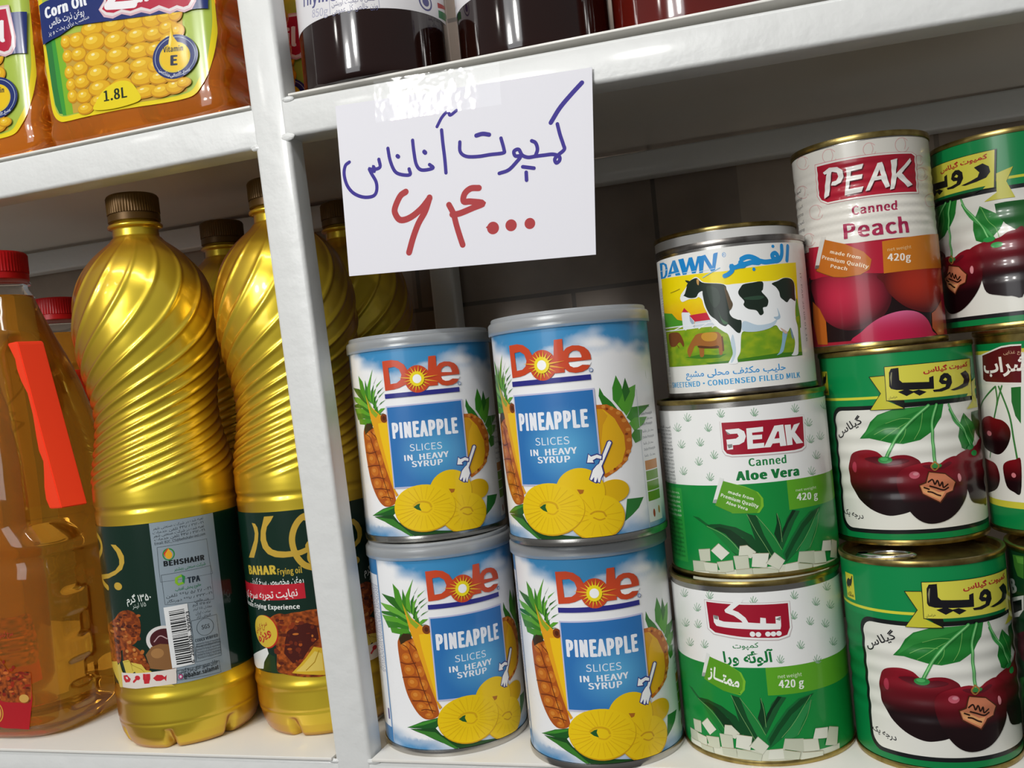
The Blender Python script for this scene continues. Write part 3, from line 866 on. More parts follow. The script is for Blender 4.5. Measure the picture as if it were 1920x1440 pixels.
ART['aloe_label_english']=[
('R','#f3f3f1',-133.5,2.0,267,81.2,0),
('R','#128a3c',-133.5,2.0,267,43.9,0),
('R','#5fa825',21.5,31.6,46,14.3,0),
('S','#8fb396',0.34,[-26.7,81.3,-26.1,79.5,-25.3,77.7],1),
('S','#8fb396',0.34,[-25.0,82.0,-25.6,79.8,-25.2,77.7],1),
('S','#8fb396',0.34,[-23.3,81.3,-24.6,79.5,-25.0,77.7],1),
('S','#8fb396',0.34,[-22.5,80.2,-24.1,78.8,-24.9,77.7],1),
('S','#8fb396',0.34,[-27.6,79.8,-26.6,78.5,-25.5,77.7],1),
('S','#8fb396',0.34,[-22.8,78.7,-24.0,78.1,-24.7,77.6],1),
('S','#8fb396',0.34,[-8.0,82.3,-7.6,80.5,-7.0,78.8],1),
('S','#8fb396',0.34,[-6.7,82.9,-7.2,80.8,-6.9,78.8],1),
('S','#8fb396',0.34,[-5.4,82.2,-6.5,80.5,-6.7,78.8],1),
('S','#8fb396',0.34,[-4.8,81.1,-6.0,79.8,-6.6,78.8],1),
('S','#8fb396',0.34,[-8.7,80.9,-7.9,79.6,-7.1,78.8],1),
('S','#8fb396',0.34,[-5.1,79.6,-6.0,79.1,-6.5,78.6],1),
('S','#8fb396',0.34,[7.7,81.6,8.2,79.9,8.7,78.1],1),
('S','#8fb396',0.34,[9.0,82.2,8.6,80.1,8.8,78.1],1),
('S','#8fb396',0.34,[10.2,81.5,9.2,79.8,9.0,78.1],1),
('S','#8fb396',0.34,[10.9,80.3,9.7,79.1,9.1,78.1],1),
('S','#8fb396',0.34,[7.1,80.2,7.8,78.9,8.6,78.1],1),
('S','#8fb396',0.34,[10.6,78.9,9.7,78.4,9.2,77.9],1),
('S','#8fb396',0.34,[28.4,81.5,29.0,79.7,29.7,77.9],1),
('S','#8fb396',0.34,[30.0,82.1,29.5,80.0,29.8,77.9],1),
('S','#8fb396',0.34,[31.7,81.3,30.3,79.6,30.0,77.9],1),
('S','#8fb396',0.34,[32.5,80.1,30.9,78.9,30.1,77.9],1),
('S','#8fb396',0.34,[27.7,80.1,28.6,78.8,29.5,77.9],1),
('S','#8fb396',0.34,[32.1,78.6,30.9,78.1,30.3,77.7],1),
('S','#8fb396',0.34,[-34.9,76.4,-34.2,74.6,-33.2,72.8],1),
('S','#8fb396',0.34,[-32.7,77.2,-33.5,74.9,-33.0,72.8],1),
('S','#8fb396',0.34,[-30.7,76.5,-32.3,74.6,-32.8,72.8],1),
('S','#8fb396',0.34,[-29.7,75.3,-31.6,74.0,-32.6,72.8],1),
('S','#8fb396',0.34,[-36.1,74.8,-34.7,73.6,-33.4,72.8],1),
('S','#8fb396',0.34,[-30.1,73.8,-31.5,73.2,-32.4,72.7],1),
('S','#8fb396',0.34,[-15.1,75.9,-14.7,74.1,-14.0,72.4],1),
('S','#8fb396',0.34,[-13.7,76.6,-14.2,74.4,-13.9,72.4],1),
('S','#8fb396',0.34,[-12.4,75.9,-13.5,74.1,-13.8,72.3],1),
('S','#8fb396',0.34,[-11.7,74.7,-13.0,73.4,-13.6,72.3],1),
('S','#8fb396',0.34,[-15.8,74.4,-15.0,73.2,-14.2,72.4],1),
('S','#8fb396',0.34,[-12.0,73.3,-13.0,72.7,-13.5,72.2],1),
('S','#8fb396',0.34,[36.0,73.9,36.7,72.1,37.5,70.3],1),
('S','#8fb396',0.34,[37.9,74.4,37.2,72.3,37.7,70.2],1),
('S','#8fb396',0.34,[40.0,73.6,38.3,71.9,37.9,70.2],1),
('S','#8fb396',0.34,[41.0,72.4,39.0,71.2,38.1,70.2],1),
('S','#8fb396',0.34,[35.1,72.5,36.2,71.2,37.3,70.3],1),
('S','#8fb396',0.34,[40.6,70.9,39.1,70.5,38.2,70.1],1),
('S','#8fb396',0.34,[-33.0,68.0,-32.2,66.2,-31.3,64.4],1),
('S','#8fb396',0.34,[-30.9,68.7,-31.6,66.5,-31.1,64.4],1),
('S','#8fb396',0.34,[-29.0,68.1,-30.5,66.2,-31.0,64.4],1),
('S','#8fb396',0.34,[-28.0,67.0,-29.9,65.6,-30.8,64.4],1),
('S','#8fb396',0.34,[-34.0,66.4,-32.8,65.2,-31.5,64.4],1),
('S','#8fb396',0.34,[-28.4,65.4,-29.8,64.8,-30.6,64.3],1),
('S','#8fb396',0.34,[-20.4,68.9,-19.8,67.1,-19.2,65.3],1),
('S','#8fb396',0.34,[-18.8,69.6,-19.4,67.4,-19.0,65.3],1),
('S','#8fb396',0.34,[-17.4,68.9,-18.5,67.1,-18.9,65.3],1),
('S','#8fb396',0.34,[-16.6,67.8,-18.1,66.4,-18.7,65.3],1),
('S','#8fb396',0.34,[-21.1,67.4,-20.2,66.1,-19.3,65.3],1),
('S','#8fb396',0.34,[-16.9,66.3,-18.0,65.7,-18.6,65.2],1),
('S','#8fb396',0.34,[-13.4,62.4,-12.9,60.7,-12.3,58.9],1),
('S','#8fb396',0.34,[-12.0,63.1,-12.5,61.0,-12.2,58.9],1),
('S','#8fb396',0.34,[-10.7,62.4,-11.8,60.6,-12.1,58.9],1),
('S','#8fb396',0.34,[-10.0,61.3,-11.3,60.0,-11.9,58.9],1),
('S','#8fb396',0.34,[-14.1,61.0,-13.3,59.7,-12.4,58.9],1),
('S','#8fb396',0.34,[-10.3,59.8,-11.2,59.2,-11.8,58.8],1),
('S','#8fb396',0.34,[-22.3,59.3,-21.7,57.6,-21.0,55.8],1),
('S','#8fb396',0.34,[-20.7,60.1,-21.2,57.9,-20.9,55.8],1),
('S','#8fb396',0.34,[-19.2,59.4,-20.4,57.5,-20.7,55.8],1),
('S','#8fb396',0.34,[-18.4,58.3,-19.9,56.9,-20.6,55.8],1),
('S','#8fb396',0.34,[-23.1,57.8,-22.1,56.6,-21.2,55.8],1),
('S','#8fb396',0.34,[-18.7,56.8,-19.8,56.2,-20.5,55.7],1),
('S','#8fb396',0.34,[-33.5,54.5,-32.7,52.7,-31.8,50.9],1),
('S','#8fb396',0.34,[-31.3,55.3,-32.1,53.0,-31.6,51.0],1),
('S','#8fb396',0.34,[-29.4,54.7,-31.0,52.8,-31.4,51.0],1),
('S','#8fb396',0.34,[-28.5,53.6,-30.3,52.1,-31.2,51.0],1),
('S','#8fb396',0.34,[-34.5,52.9,-33.3,51.7,-32.0,50.9],1),
('S','#8fb396',0.34,[-28.9,52.1,-30.2,51.4,-31.0,50.8],1),
('S','#8fb396',0.34,[-16.7,51.7,-16.2,49.9,-15.5,48.2],1),
('S','#8fb396',0.34,[-15.2,52.4,-15.7,50.2,-15.4,48.2],1),
('S','#8fb396',0.34,[-13.8,51.8,-14.9,49.9,-15.3,48.2],1),
('S','#8fb396',0.34,[-13.1,50.6,-14.5,49.3,-15.1,48.2],1),
('S','#8fb396',0.34,[-17.4,50.2,-16.5,49.0,-15.7,48.2],1),
('S','#8fb396',0.34,[-13.4,49.2,-14.4,48.6,-15.0,48.1],1),
('S','#8fb396',0.34,[36.3,65.7,36.9,63.9,37.8,62.1],1),
('S','#8fb396',0.34,[38.2,66.2,37.5,64.2,38.0,62.1],1),
('S','#8fb396',0.34,[40.3,65.4,38.6,63.7,38.2,62.0],1),
('S','#8fb396',0.34,[41.3,64.1,39.3,63.0,38.3,62.0],1),
('S','#8fb396',0.34,[35.4,64.3,36.4,63.0,37.6,62.1],1),
('S','#8fb396',0.34,[40.9,62.7,39.4,62.3,38.5,61.9],1),
('S','#8fb396',0.34,[44.6,66.4,45.5,64.6,46.7,62.7],1),
('S','#8fb396',0.34,[47.3,66.9,46.3,64.8,46.9,62.7],1),
('S','#8fb396',0.34,[50.4,65.9,47.8,64.3,47.2,62.6],1),
('S','#8fb396',0.34,[52.2,64.6,48.9,63.6,47.5,62.6],1),
('S','#8fb396',0.34,[43.4,65.1,44.8,63.6,46.4,62.7],1),
('S','#8fb396',0.34,[51.4,63.2,49.0,62.8,47.7,62.4],1),
('S','#8fb396',0.34,[39.6,57.5,40.3,55.7,41.2,53.8],1),
('S','#8fb396',0.34,[41.7,58.0,40.9,55.9,41.4,53.8],1),
('S','#8fb396',0.34,[44.1,57.1,42.2,55.4,41.7,53.8],1),
('S','#8fb396',0.34,[45.3,55.8,42.9,54.7,41.9,53.7],1),
('S','#8fb396',0.34,[38.5,56.1,39.7,54.7,41.0,53.8],1),
('S','#8fb396',0.34,[44.8,54.3,43.0,53.9,42.1,53.6],1),
('S','#8fb396',0.34,[35.0,50.3,35.7,48.4,36.5,46.6],1),
('S','#8fb396',0.34,[36.9,50.8,36.3,48.7,36.7,46.6],1),
('S','#8fb396',0.34,[38.9,49.9,37.3,48.2,36.9,46.6],1),
('S','#8fb396',0.34,[39.9,48.6,37.9,47.5,37.0,46.5],1),
('S','#8fb396',0.34,[34.2,48.9,35.2,47.5,36.3,46.6],1),
('S','#8fb396',0.34,[39.5,47.2,38.0,46.8,37.2,46.4],1),
('S','#8fb396',0.34,[52.7,80.9,54.2,79.0,56.4,77.0],1),
('S','#8fb396',0.34,[57.7,81.3,55.7,79.2,56.9,77.0],1),
('S','#8fb396',0.34,[65.9,80.1,59.1,78.6,57.5,77.0],1),
('S','#8fb396',0.34,[65.9,78.9,62.6,77.8,58.1,76.9],1),
('S','#8fb396',0.34,[50.8,79.5,53.0,78.1,55.9,77.1],1),
('S','#8fb396',0.34,[65.9,77.4,63.3,76.9,58.7,76.7],1),
('R','#2c9a3e',-58.6,6.5,24,37.5,0),
('T', '#3a3f3c', 'کمپوت آلوئه ورا', -54.8, 74.5, 16, 1.2, 0, 1),
('T', '#3a3f3c', 'Ingredients: Aloe vera,', -54.8, 72.6, 16, 1.2, 0, 0),
('T', '#3a3f3c', 'water, sugar, citric acid', -54.8, 70.7, 16, 1.2, 0, 0),
('T', '#3a3f3c', 'Keep in a cool dry place', -54.8, 68.8, 16, 1.2, 0, 0),
('T', '#3a3f3c', 'کمپوت آلوئه ورا', -54.8, 66.9, 16, 1.2, 0, 0),
('T', '#3a3f3c', 'Ingredients: Aloe vera,', -54.8, 65.0, 16, 1.2, 0, 0),
('T', '#3a3f3c', 'water, sugar, citric acid', -54.8, 63.1, 16, 1.2, 0, 1),
('T', '#3a3f3c', 'Keep in a cool dry place', -54.8, 61.2, 16, 1.2, 0, 0),
('T', '#3a3f3c', 'کمپوت آلوئه ورا', -54.8, 59.3, 16, 1.2, 0, 0),
('T', '#3a3f3c', 'Ingredients: Aloe vera,', -54.8, 57.400000000000006, 16, 1.2, 0, 0),
('T', '#3a3f3c', 'water, sugar, citric acid', -54.8, 55.5, 16, 1.2, 0, 0),
('T', '#3a3f3c', 'Keep in a cool dry place', -54.8, 53.6, 16, 1.2, 0, 0),
('T', '#3a3f3c', 'کمپوت آلوئه ورا', -54.8, 51.7, 16, 1.2, 0, 1),
('T', '#3a3f3c', 'Ingredients: Aloe vera,', -54.8, 49.8, 16, 1.2, 0, 0),
('T', '#3a3f3c', 'water, sugar, citric acid', -54.8, 47.900000000000006, 16, 1.2, 0, 0),
('T', '#3a3f3c', 'Keep in a cool dry place', -54.8, 46.0, 16, 1.2, 0, 0),
('T', '#d8e8d0', 'Ingredients: Aloe vera,', -54.6, 41.0, 18, 1.2, 0, 0),
('T', '#d8e8d0', 'water, sugar, citric acid', -54.6, 38.7, 18, 1.2, 0, 0),
('T', '#d8e8d0', 'Keep in a cool dry place', -54.6, 36.4, 18, 1.2, 0, 0),
('T', '#d8e8d0', 'Ingredients: Aloe vera,', -54.6, 34.1, 18, 1.2, 0, 0),
('T', '#d8e8d0', 'water, sugar, citric acid', -54.6, 31.8, 18, 1.2, 0, 0),
('T', '#d8e8d0', 'Keep in a cool dry place', -54.6, 29.5, 18, 1.2, 0, 0),
('T', '#123a1c', 'Ingredients: Aloe vera,', -54.6, 27.200000000000003, 18, 1.2, 0, 0),
('T', '#123a1c', 'water, sugar, citric acid', -54.6, 24.900000000000002, 18, 1.2, 0, 0),
('T', '#123a1c', 'Keep in a cool dry place', -54.6, 22.6, 18, 1.2, 0, 0),
('T', '#123a1c', 'Ingredients: Aloe vera,', -54.6, 20.3, 18, 1.2, 0, 0),
('T', '#123a1c', 'water, sugar, citric acid', -54.6, 18.0, 18, 1.2, 0, 0),
('T', '#123a1c', 'Keep in a cool dry place', -54.6, 15.700000000000003, 18, 1.2, 0, 0),
('T', '#123a1c', 'Ingredients: Aloe vera,', -54.6, 13.400000000000002, 18, 1.2, 0, 0),
('T', '#123a1c', 'water, sugar, citric acid', -54.6, 11.100000000000001, 18, 1.2, 0, 0),
('T', '#123a1c', 'Keep in a cool dry place', -54.6, 8.800000000000004, 18, 1.2, 0, 0),
('P','#c9b9b9',[-7.8,76.9,35.3,76.2,34.7,60.4,31.9,58.8,27.8,58.5,-3.5,59.2,-6.5,60.1,-7.9,62.4],[],0),
('P','#f3f3f1',[-7.6,77.2,35.2,76.1,34.4,60.6,31.8,59.3,27.7,59.0,-3.4,59.7,-6.4,60.5,-7.7,62.7],[],0),
('P','#a3122c',[-6.9,76.2,34.3,75.4,33.5,61.2,31.4,60.2,27.5,59.8,-3.2,60.4,-5.7,61.2,-7.0,63.1],[],0),
('P','#f3f3f1',[-5.4,72.7,1.0,72.9,3.4,71.3,4.0,68.8,2.9,66.2,0.5,65.1,-2.5,65.0,-2.5,63.1,-5.4,62.9,-5.2,65.7,-5.3,67.9,-0.7,68.1,0.7,69.1,0.1,70.5,-4.3,70.5],[],0),
('P','#8a8a86',[-5.4,72.3,-3.0,70.4,-4.4,70.3],[],0),
('P','#8a8a86',[-5.1,65.5,-2.7,65.6,-2.8,64.0,-4.6,63.6],[],0),
('P','#f3f3f1',[4.5,72.6,12.4,72.7,12.2,70.4,7.0,70.3,7.0,69.1,11.6,69.0,11.4,66.9,7.0,66.9,6.9,65.0,12.2,65.0,12.0,62.7,4.2,62.6],[],0),
('P','#f3f3f1',[17.9,72.6,22.5,72.7,23.1,62.5,19.9,62.5,19.8,64.2,16.2,64.2,15.1,62.6,11.9,62.7],[[19.1,69.7,19.9,69.7,19.9,66.4,17.3,66.4]],0),
('P','#f3f3f1',[23.2,72.4,26.5,72.3,26.5,69.3,28.3,72.0,32.0,72.5,28.5,68.3,32.9,62.7,28.7,62.7,26.6,66.3,26.5,62.5,23.5,62.5],[],0),
('T', '#1f8043', 'Canned', 4.0, 54.4, 18.4, 3.6, -0.008, 1),
('T', '#12783a', 'Aloe Vera', -2.6, 48.0, 31.4, 4.1, -0.015, 2),
('P','#2f6f1c',[-8.7,48.0,0.3,44.8,6.2,42.1,8.1,38.8,7.8,34.9,5.6,31.8,-6.0,32.4,-14.0,36.2,-11.2,43.0],[],0),
('P','#7cbc2f',[-8.7,48.0,1.5,44.7,7.1,41.7,9.2,38.5,9.1,34.7,6.8,31.7,-6.0,32.2,-6.6,32.8],[],0),
('P','#5c9f22',[-8.7,48.0,0.3,44.8,6.2,42.1,8.1,38.8,7.8,34.9,5.6,31.8,-6.0,32.4,-14.0,36.2,-11.2,43.0],[],0),
('P','#e6e8e4',[-10.3,49.8,-8.4,49.0,-13.4,37.2,-15.2,37.4],[],0),
('P','#9fa6a2',[-15.2,37.4,-13.4,37.2,-12.6,39.1,-14.3,39.0],[],0),
('T', '#eef4e2', 'made from', -7.0, 42.1, 12.3, 1.4, -0.35, 1),
('T', '#eef4e2', 'Premium Quality', -10.8, 40.5, 18.4, 1.6, -0.358, 1),
('T', '#eef4e2', 'Aloe Vera', -8.5, 37.0, 10.5, 1.4, -0.371, 1),
('T', '#e4f0d0', 'net weight', 25.9, 39.9, 13.1, 1.2, -0.021, 0),
('T', '#f4f8ee', '420 g', 25.9, 35.6, 13.6, 3.3, -0.068, 1),
]
ART['aloe_label_persian']=[
('R','#f3f3f1',-133.5,2.0,267,81.2,0),
('R','#128a3c',-133.5,2.0,267,45.2,0),
('R','#5fa825',4.2,33.9,56,13.3,0),
('S','#8fb396',0.34,[-39.9,81.4,-39.0,79.8,-37.8,78.2],1),
('S','#8fb396',0.34,[-37.3,82.6,-38.2,80.2,-37.6,78.2],1),
('S','#8fb396',0.34,[-34.9,82.4,-36.8,80.1,-37.3,78.3],1),
('S','#8fb396',0.34,[-33.8,81.4,-36.0,79.6,-37.1,78.3],1),
('S','#8fb396',0.34,[-41.4,79.6,-39.7,78.6,-38.1,78.1],1),
('S','#8fb396',0.34,[-34.3,79.8,-35.9,78.9,-36.9,78.2],1),
('S','#8fb396',0.34,[-21.3,82.9,-20.7,81.2,-20.1,79.6],1),
('S','#8fb396',0.34,[-19.7,83.8,-20.3,81.6,-19.9,79.6],1),
('S','#8fb396',0.34,[-18.2,83.3,-19.4,81.3,-19.8,79.6],1),
('S','#8fb396',0.34,[-17.5,82.2,-18.9,80.8,-19.6,79.6],1),
('S','#8fb396',0.34,[-22.0,81.4,-21.1,80.2,-20.2,79.5],1),
('S','#8fb396',0.34,[-17.8,80.7,-18.9,80.0,-19.5,79.5],1),
('S','#8fb396',0.34,[0.6,80.9,1.1,79.2,1.6,77.5],1),
('S','#8fb396',0.34,[1.9,81.6,1.4,79.5,1.7,77.4],1),
('S','#8fb396',0.34,[3.1,80.9,2.1,79.1,1.8,77.4],1),
('S','#8fb396',0.34,[3.7,79.8,2.5,78.5,1.9,77.4],1),
('S','#8fb396',0.34,[0.0,79.4,0.7,78.2,1.5,77.5],1),
('S','#8fb396',0.34,[3.4,78.3,2.6,77.8,2.0,77.3],1),
('S','#8fb396',0.34,[20.0,82.0,20.4,80.2,21.0,78.5],1),
('S','#8fb396',0.34,[21.3,82.5,20.8,80.5,21.1,78.5],1),
('S','#8fb396',0.34,[22.7,81.7,21.6,80.1,21.3,78.4],1),
('S','#8fb396',0.34,[23.4,80.5,22.0,79.4,21.4,78.4],1),
('S','#8fb396',0.34,[19.3,80.6,20.1,79.3,20.9,78.5],1),
('S','#8fb396',0.34,[23.1,79.1,22.1,78.7,21.5,78.3],1),
('S','#8fb396',0.34,[39.9,82.7,40.6,80.8,41.6,78.9],1),
('S','#8fb396',0.34,[42.0,82.9,41.3,81.0,41.8,78.8],1),
('S','#8fb396',0.34,[44.4,81.8,42.5,80.4,42.0,78.8],1),
('S','#8fb396',0.34,[45.6,80.4,43.3,79.6,42.2,78.7],1),
('S','#8fb396',0.34,[38.9,81.4,40.1,79.9,41.4,78.9],1),
('S','#8fb396',0.34,[45.1,79.1,43.3,78.8,42.4,78.6],1),
('S','#8fb396',0.34,[-30.0,75.8,-29.3,74.1,-28.5,72.5],1),
('S','#8fb396',0.34,[-28.1,76.8,-28.7,74.5,-28.3,72.5],1),
('S','#8fb396',0.34,[-26.3,76.4,-27.7,74.3,-28.2,72.5],1),
('S','#8fb396',0.34,[-25.5,75.4,-27.1,73.8,-28.0,72.6],1),
('S','#8fb396',0.34,[-30.9,74.1,-29.8,73.0,-28.7,72.5],1),
('S','#8fb396',0.34,[-25.8,73.9,-27.1,73.1,-27.8,72.5],1),
('S','#8fb396',0.34,[31.5,77.0,32.0,75.2,32.8,73.4],1),
('S','#8fb396',0.34,[33.2,77.4,32.6,75.4,32.9,73.3],1),
('S','#8fb396',0.34,[34.9,76.5,33.5,74.9,33.1,73.3],1),
('S','#8fb396',0.34,[35.8,75.2,34.1,74.2,33.3,73.3],1),
('S','#8fb396',0.34,[30.7,75.7,31.6,74.3,32.6,73.4],1),
('S','#8fb396',0.34,[35.4,73.8,34.1,73.4,33.4,73.1],1),
('S','#8fb396',0.34,[41.4,73.6,42.1,71.7,43.1,69.7],1),
('S','#8fb396',0.34,[43.7,73.8,42.8,71.8,43.4,69.6],1),
('S','#8fb396',0.34,[46.2,72.6,44.1,71.2,43.6,69.6],1),
('S','#8fb396',0.34,[47.5,71.1,45.0,70.4,43.8,69.5],1),
('S','#8fb396',0.34,[40.3,72.3,41.5,70.8,42.9,69.8],1),
('S','#8fb396',0.34,[46.9,69.8,45.1,69.6,44.0,69.4],1),
('S','#8fb396',0.34,[-41.5,66.0,-40.5,64.4,-39.3,62.9],1),
('S','#8fb396',0.34,[-38.7,67.4,-39.6,64.9,-39.0,62.9],1),
('S','#8fb396',0.34,[-36.2,67.2,-38.2,64.9,-38.8,63.0],1),
('S','#8fb396',0.34,[-35.0,66.3,-37.3,64.5,-38.5,63.1],1),
('S','#8fb396',0.34,[-43.1,64.1,-41.3,63.2,-39.5,62.8],1),
('S','#8fb396',0.34,[-35.5,64.7,-37.2,63.7,-38.3,63.0],1),
('S','#8fb396',0.34,[-30.6,67.4,-30.0,65.7,-29.1,64.1],1),
('S','#8fb396',0.34,[-28.7,68.5,-29.4,66.1,-29.0,64.1],1),
('S','#8fb396',0.34,[-26.9,68.1,-28.4,66.0,-28.8,64.2],1),
('S','#8fb396',0.34,[-26.1,67.1,-27.8,65.5,-28.6,64.2],1),
('S','#8fb396',0.34,[-31.6,65.7,-30.5,64.6,-29.3,64.1],1),
('S','#8fb396',0.34,[-26.4,65.6,-27.7,64.7,-28.4,64.1],1),
('S','#8fb396',0.34,[18.6,72.5,19.1,70.8,19.6,69.0],1),
('S','#8fb396',0.34,[19.9,73.1,19.5,71.0,19.8,69.0],1),
('S','#8fb396',0.34,[21.3,72.3,20.2,70.6,19.9,69.0],1),
('S','#8fb396',0.34,[22.0,71.1,20.7,69.9,20.0,69.0],1),
('S','#8fb396',0.34,[18.0,71.2,18.7,69.9,19.5,69.0],1),
('S','#8fb396',0.34,[21.7,69.7,20.7,69.2,20.1,68.8],1),
('S','#8fb396',0.34,[27.0,68.5,27.5,66.7,28.2,64.9],1),
('S','#8fb396',0.34,[28.5,68.9,28.0,66.9,28.3,64.8],1),
('S','#8fb396',0.34,[30.1,68.0,28.8,66.4,28.5,64.8],1),
('S','#8fb396',0.34,[30.8,66.8,29.3,65.7,28.6,64.8],1),
('S','#8fb396',0.34,[26.3,67.1,27.1,65.8,28.0,64.9],1),
('S','#8fb396',0.34,[30.5,65.4,29.4,65.0,28.8,64.6],1),
('S','#8fb396',0.34,[36.2,65.6,36.9,63.7,37.7,61.8],1),
('S','#8fb396',0.34,[38.1,65.9,37.4,63.9,37.9,61.8],1),
('S','#8fb396',0.34,[40.1,64.8,38.5,63.4,38.1,61.7],1),
('S','#8fb396',0.34,[41.2,63.5,39.2,62.6,38.2,61.7],1),
('S','#8fb396',0.34,[35.3,64.3,36.4,62.9,37.5,61.9],1),
('S','#8fb396',0.34,[40.7,62.1,39.2,61.8,38.4,61.5],1),
('S','#8fb396',0.34,[-38.9,56.7,-38.0,55.1,-36.9,53.5],1),
('S','#8fb396',0.34,[-36.4,58.0,-37.2,55.6,-36.7,53.6],1),
('S','#8fb396',0.34,[-34.1,57.8,-35.9,55.5,-36.4,53.6],1),
('S','#8fb396',0.34,[-33.0,56.9,-35.1,55.1,-36.2,53.7],1),
('S','#8fb396',0.34,[-40.3,54.8,-38.7,53.9,-37.1,53.5],1),
('S','#8fb396',0.34,[-33.5,55.3,-35.0,54.3,-36.0,53.6],1),
('S','#8fb396',0.34,[-27.5,57.9,-26.8,56.2,-26.1,54.6],1),
('S','#8fb396',0.34,[-25.7,58.9,-26.3,56.6,-25.9,54.6],1),
('S','#8fb396',0.34,[-24.0,58.5,-25.4,56.5,-25.7,54.6],1),
('S','#8fb396',0.34,[-23.2,57.5,-24.8,55.9,-25.6,54.7],1),
('S','#8fb396',0.34,[-28.3,56.2,-27.3,55.1,-26.2,54.6],1),
('S','#8fb396',0.34,[-23.5,56.0,-24.7,55.2,-25.4,54.6],1),
('S','#8fb396',0.34,[20.8,58.1,21.3,56.3,21.9,54.5],1),
('S','#8fb396',0.34,[22.2,58.6,21.7,56.5,22.0,54.5],1),
('S','#8fb396',0.34,[23.5,57.8,22.4,56.1,22.1,54.5],1),
('S','#8fb396',0.34,[24.2,56.5,22.9,55.4,22.2,54.5],1),
('S','#8fb396',0.34,[20.1,56.7,20.9,55.4,21.7,54.5],1),
('S','#8fb396',0.34,[23.9,55.1,22.9,54.7,22.4,54.3],1),
('S','#8fb396',0.34,[40.8,55.8,41.6,53.8,42.5,51.9],1),
('S','#8fb396',0.34,[43.0,55.9,42.2,54.0,42.8,51.8],1),
('S','#8fb396',0.34,[45.5,54.7,43.5,53.3,43.0,51.8],1),
('S','#8fb396',0.34,[46.8,53.2,44.3,52.5,43.2,51.7],1),
('S','#8fb396',0.34,[39.8,54.5,41.0,53.0,42.3,51.9],1),
('S','#8fb396',0.34,[46.2,51.9,44.4,51.7,43.4,51.5],1),
('S','#8fb396',0.34,[10.3,52.4,10.8,50.7,11.3,48.9],1),
('S','#8fb396',0.34,[11.6,53.0,11.1,50.9,11.4,48.9],1),
('S','#8fb396',0.34,[12.8,52.3,11.8,50.6,11.5,48.9],1),
('S','#8fb396',0.34,[13.4,51.1,12.2,49.9,11.7,48.9],1),
('S','#8fb396',0.34,[9.7,51.0,10.4,49.7,11.2,48.9],1),
('S','#8fb396',0.34,[13.2,49.7,12.3,49.2,11.8,48.8],1),
('S','#8fb396',0.34,[29.0,49.7,29.5,47.9,30.2,46.0],1),
('S','#8fb396',0.34,[30.6,50.1,30.0,48.1,30.4,46.0],1),
('S','#8fb396',0.34,[32.2,49.1,30.9,47.6,30.5,46.0],1),
('S','#8fb396',0.34,[33.0,47.9,31.4,46.9,30.7,46.0],1),
('S','#8fb396',0.34,[28.2,48.4,29.1,47.0,30.1,46.1],1),
('S','#8fb396',0.34,[32.7,46.5,31.5,46.1,30.8,45.8],1),
('P','#c9b9b9',[-23.2,79.1,18.7,77.9,18.7,65.1,17.0,61.0,11.7,59.8,-5.1,60.7,-19.6,62.2,-22.8,64.7],[],0),
('P','#f3f3f1',[-22.9,78.8,18.5,77.7,18.4,65.1,16.7,61.4,11.7,60.2,-5.0,61.1,-19.4,62.6,-22.5,64.9],[],0),
('P','#a3122c',[-22.0,78.1,17.7,77.0,17.5,65.4,15.9,62.1,11.7,61.1,-4.9,62.0,-18.6,63.4,-21.4,65.3],[],0),
('P','#f3f3f1',[-18.7,71.9,-16.0,71.6,-15.8,69.7,-13.4,69.1,-4.3,69.0,-4.9,69.9,-8.1,72.2,-12.2,73.6,-12.5,74.8,-5.9,80.3,-3.1,80.1,-3.5,78.9,-8.5,75.0,-5.8,74.0,-2.7,71.3,-1.6,69.0,3.8,68.5,4.1,71.2,6.6,70.8,6.5,68.3,11.0,67.9,11.1,71.2,13.6,71.2,13.4,66.6,12.9,65.0,-1.9,65.8,-13.7,66.3,-17.5,66.7,-18.7,68.3],[],0),
('P','#8a8a86',[-18.7,71.9,-16.0,71.6,-16.4,69.8,-18.3,70.1],[],0),
('P','#8a8a86',[11.0,69.9,13.3,71.0,13.6,70.7,13.1,69.1],[],0),
('E','#f3f3f1',-0.2,63.4,1.3,1.3,0),
('E','#f3f3f1',2.5,63.2,1.3,1.2,0),
('E','#f3f3f1',6.9,63.2,1.3,1.2,0),
('E','#f3f3f1',9.4,63.1,1.3,1.2,0),
('E','#f3f3f1',12.0,63.1,1.3,1.2,0),
('T', '#1f8043', 'کمپوت', -10.2, 56.3, 12.4, 2.4, 0.059, 1),
('T', '#12783a', 'آلوئه ورا', -15.5, 49.2, 24.1, 6.2, 0.033, 2),
('P','#2f6f1c',[-23.2,50.9,-14.1,48.5,-8.3,45.0,-6.8,40.9,-7.5,36.7,-9.7,34.1,-17.0,35.0,-28.1,39.1],[],0),
('P','#7cbc2f',[-23.2,50.9,-13.4,48.3,-7.3,44.7,-5.6,40.6,-6.4,36.4,-8.7,33.7,-16.3,34.9,-8.3,34.2],[],0),
('P','#5c9f22',[-23.2,50.9,-14.1,48.5,-8.3,45.0,-6.8,40.9,-7.5,36.7,-9.7,34.1,-17.0,35.0,-28.1,39.1],[],0),
('P','#e6e8e4',[-24.8,52.6,-22.8,51.9,-27.6,40.2,-29.6,40.0],[],0),
('P','#9fa6a2',[-29.6,40.0,-27.6,40.2,-26.8,42.3,-28.5,42.1],[],0),
('T', '#f4f8ee', 'ممتــاز', -25.3, 41.1, 16.7, 5.9, -0.232, 2),
('T', '#e4f0d0', 'net weight', 9.6, 41.8, 11.6, 1.7, -0.011, 0),
('T', '#f4f8ee', '420 g', 9.5, 37.3, 12.3, 3.6, -0.048, 1),
]
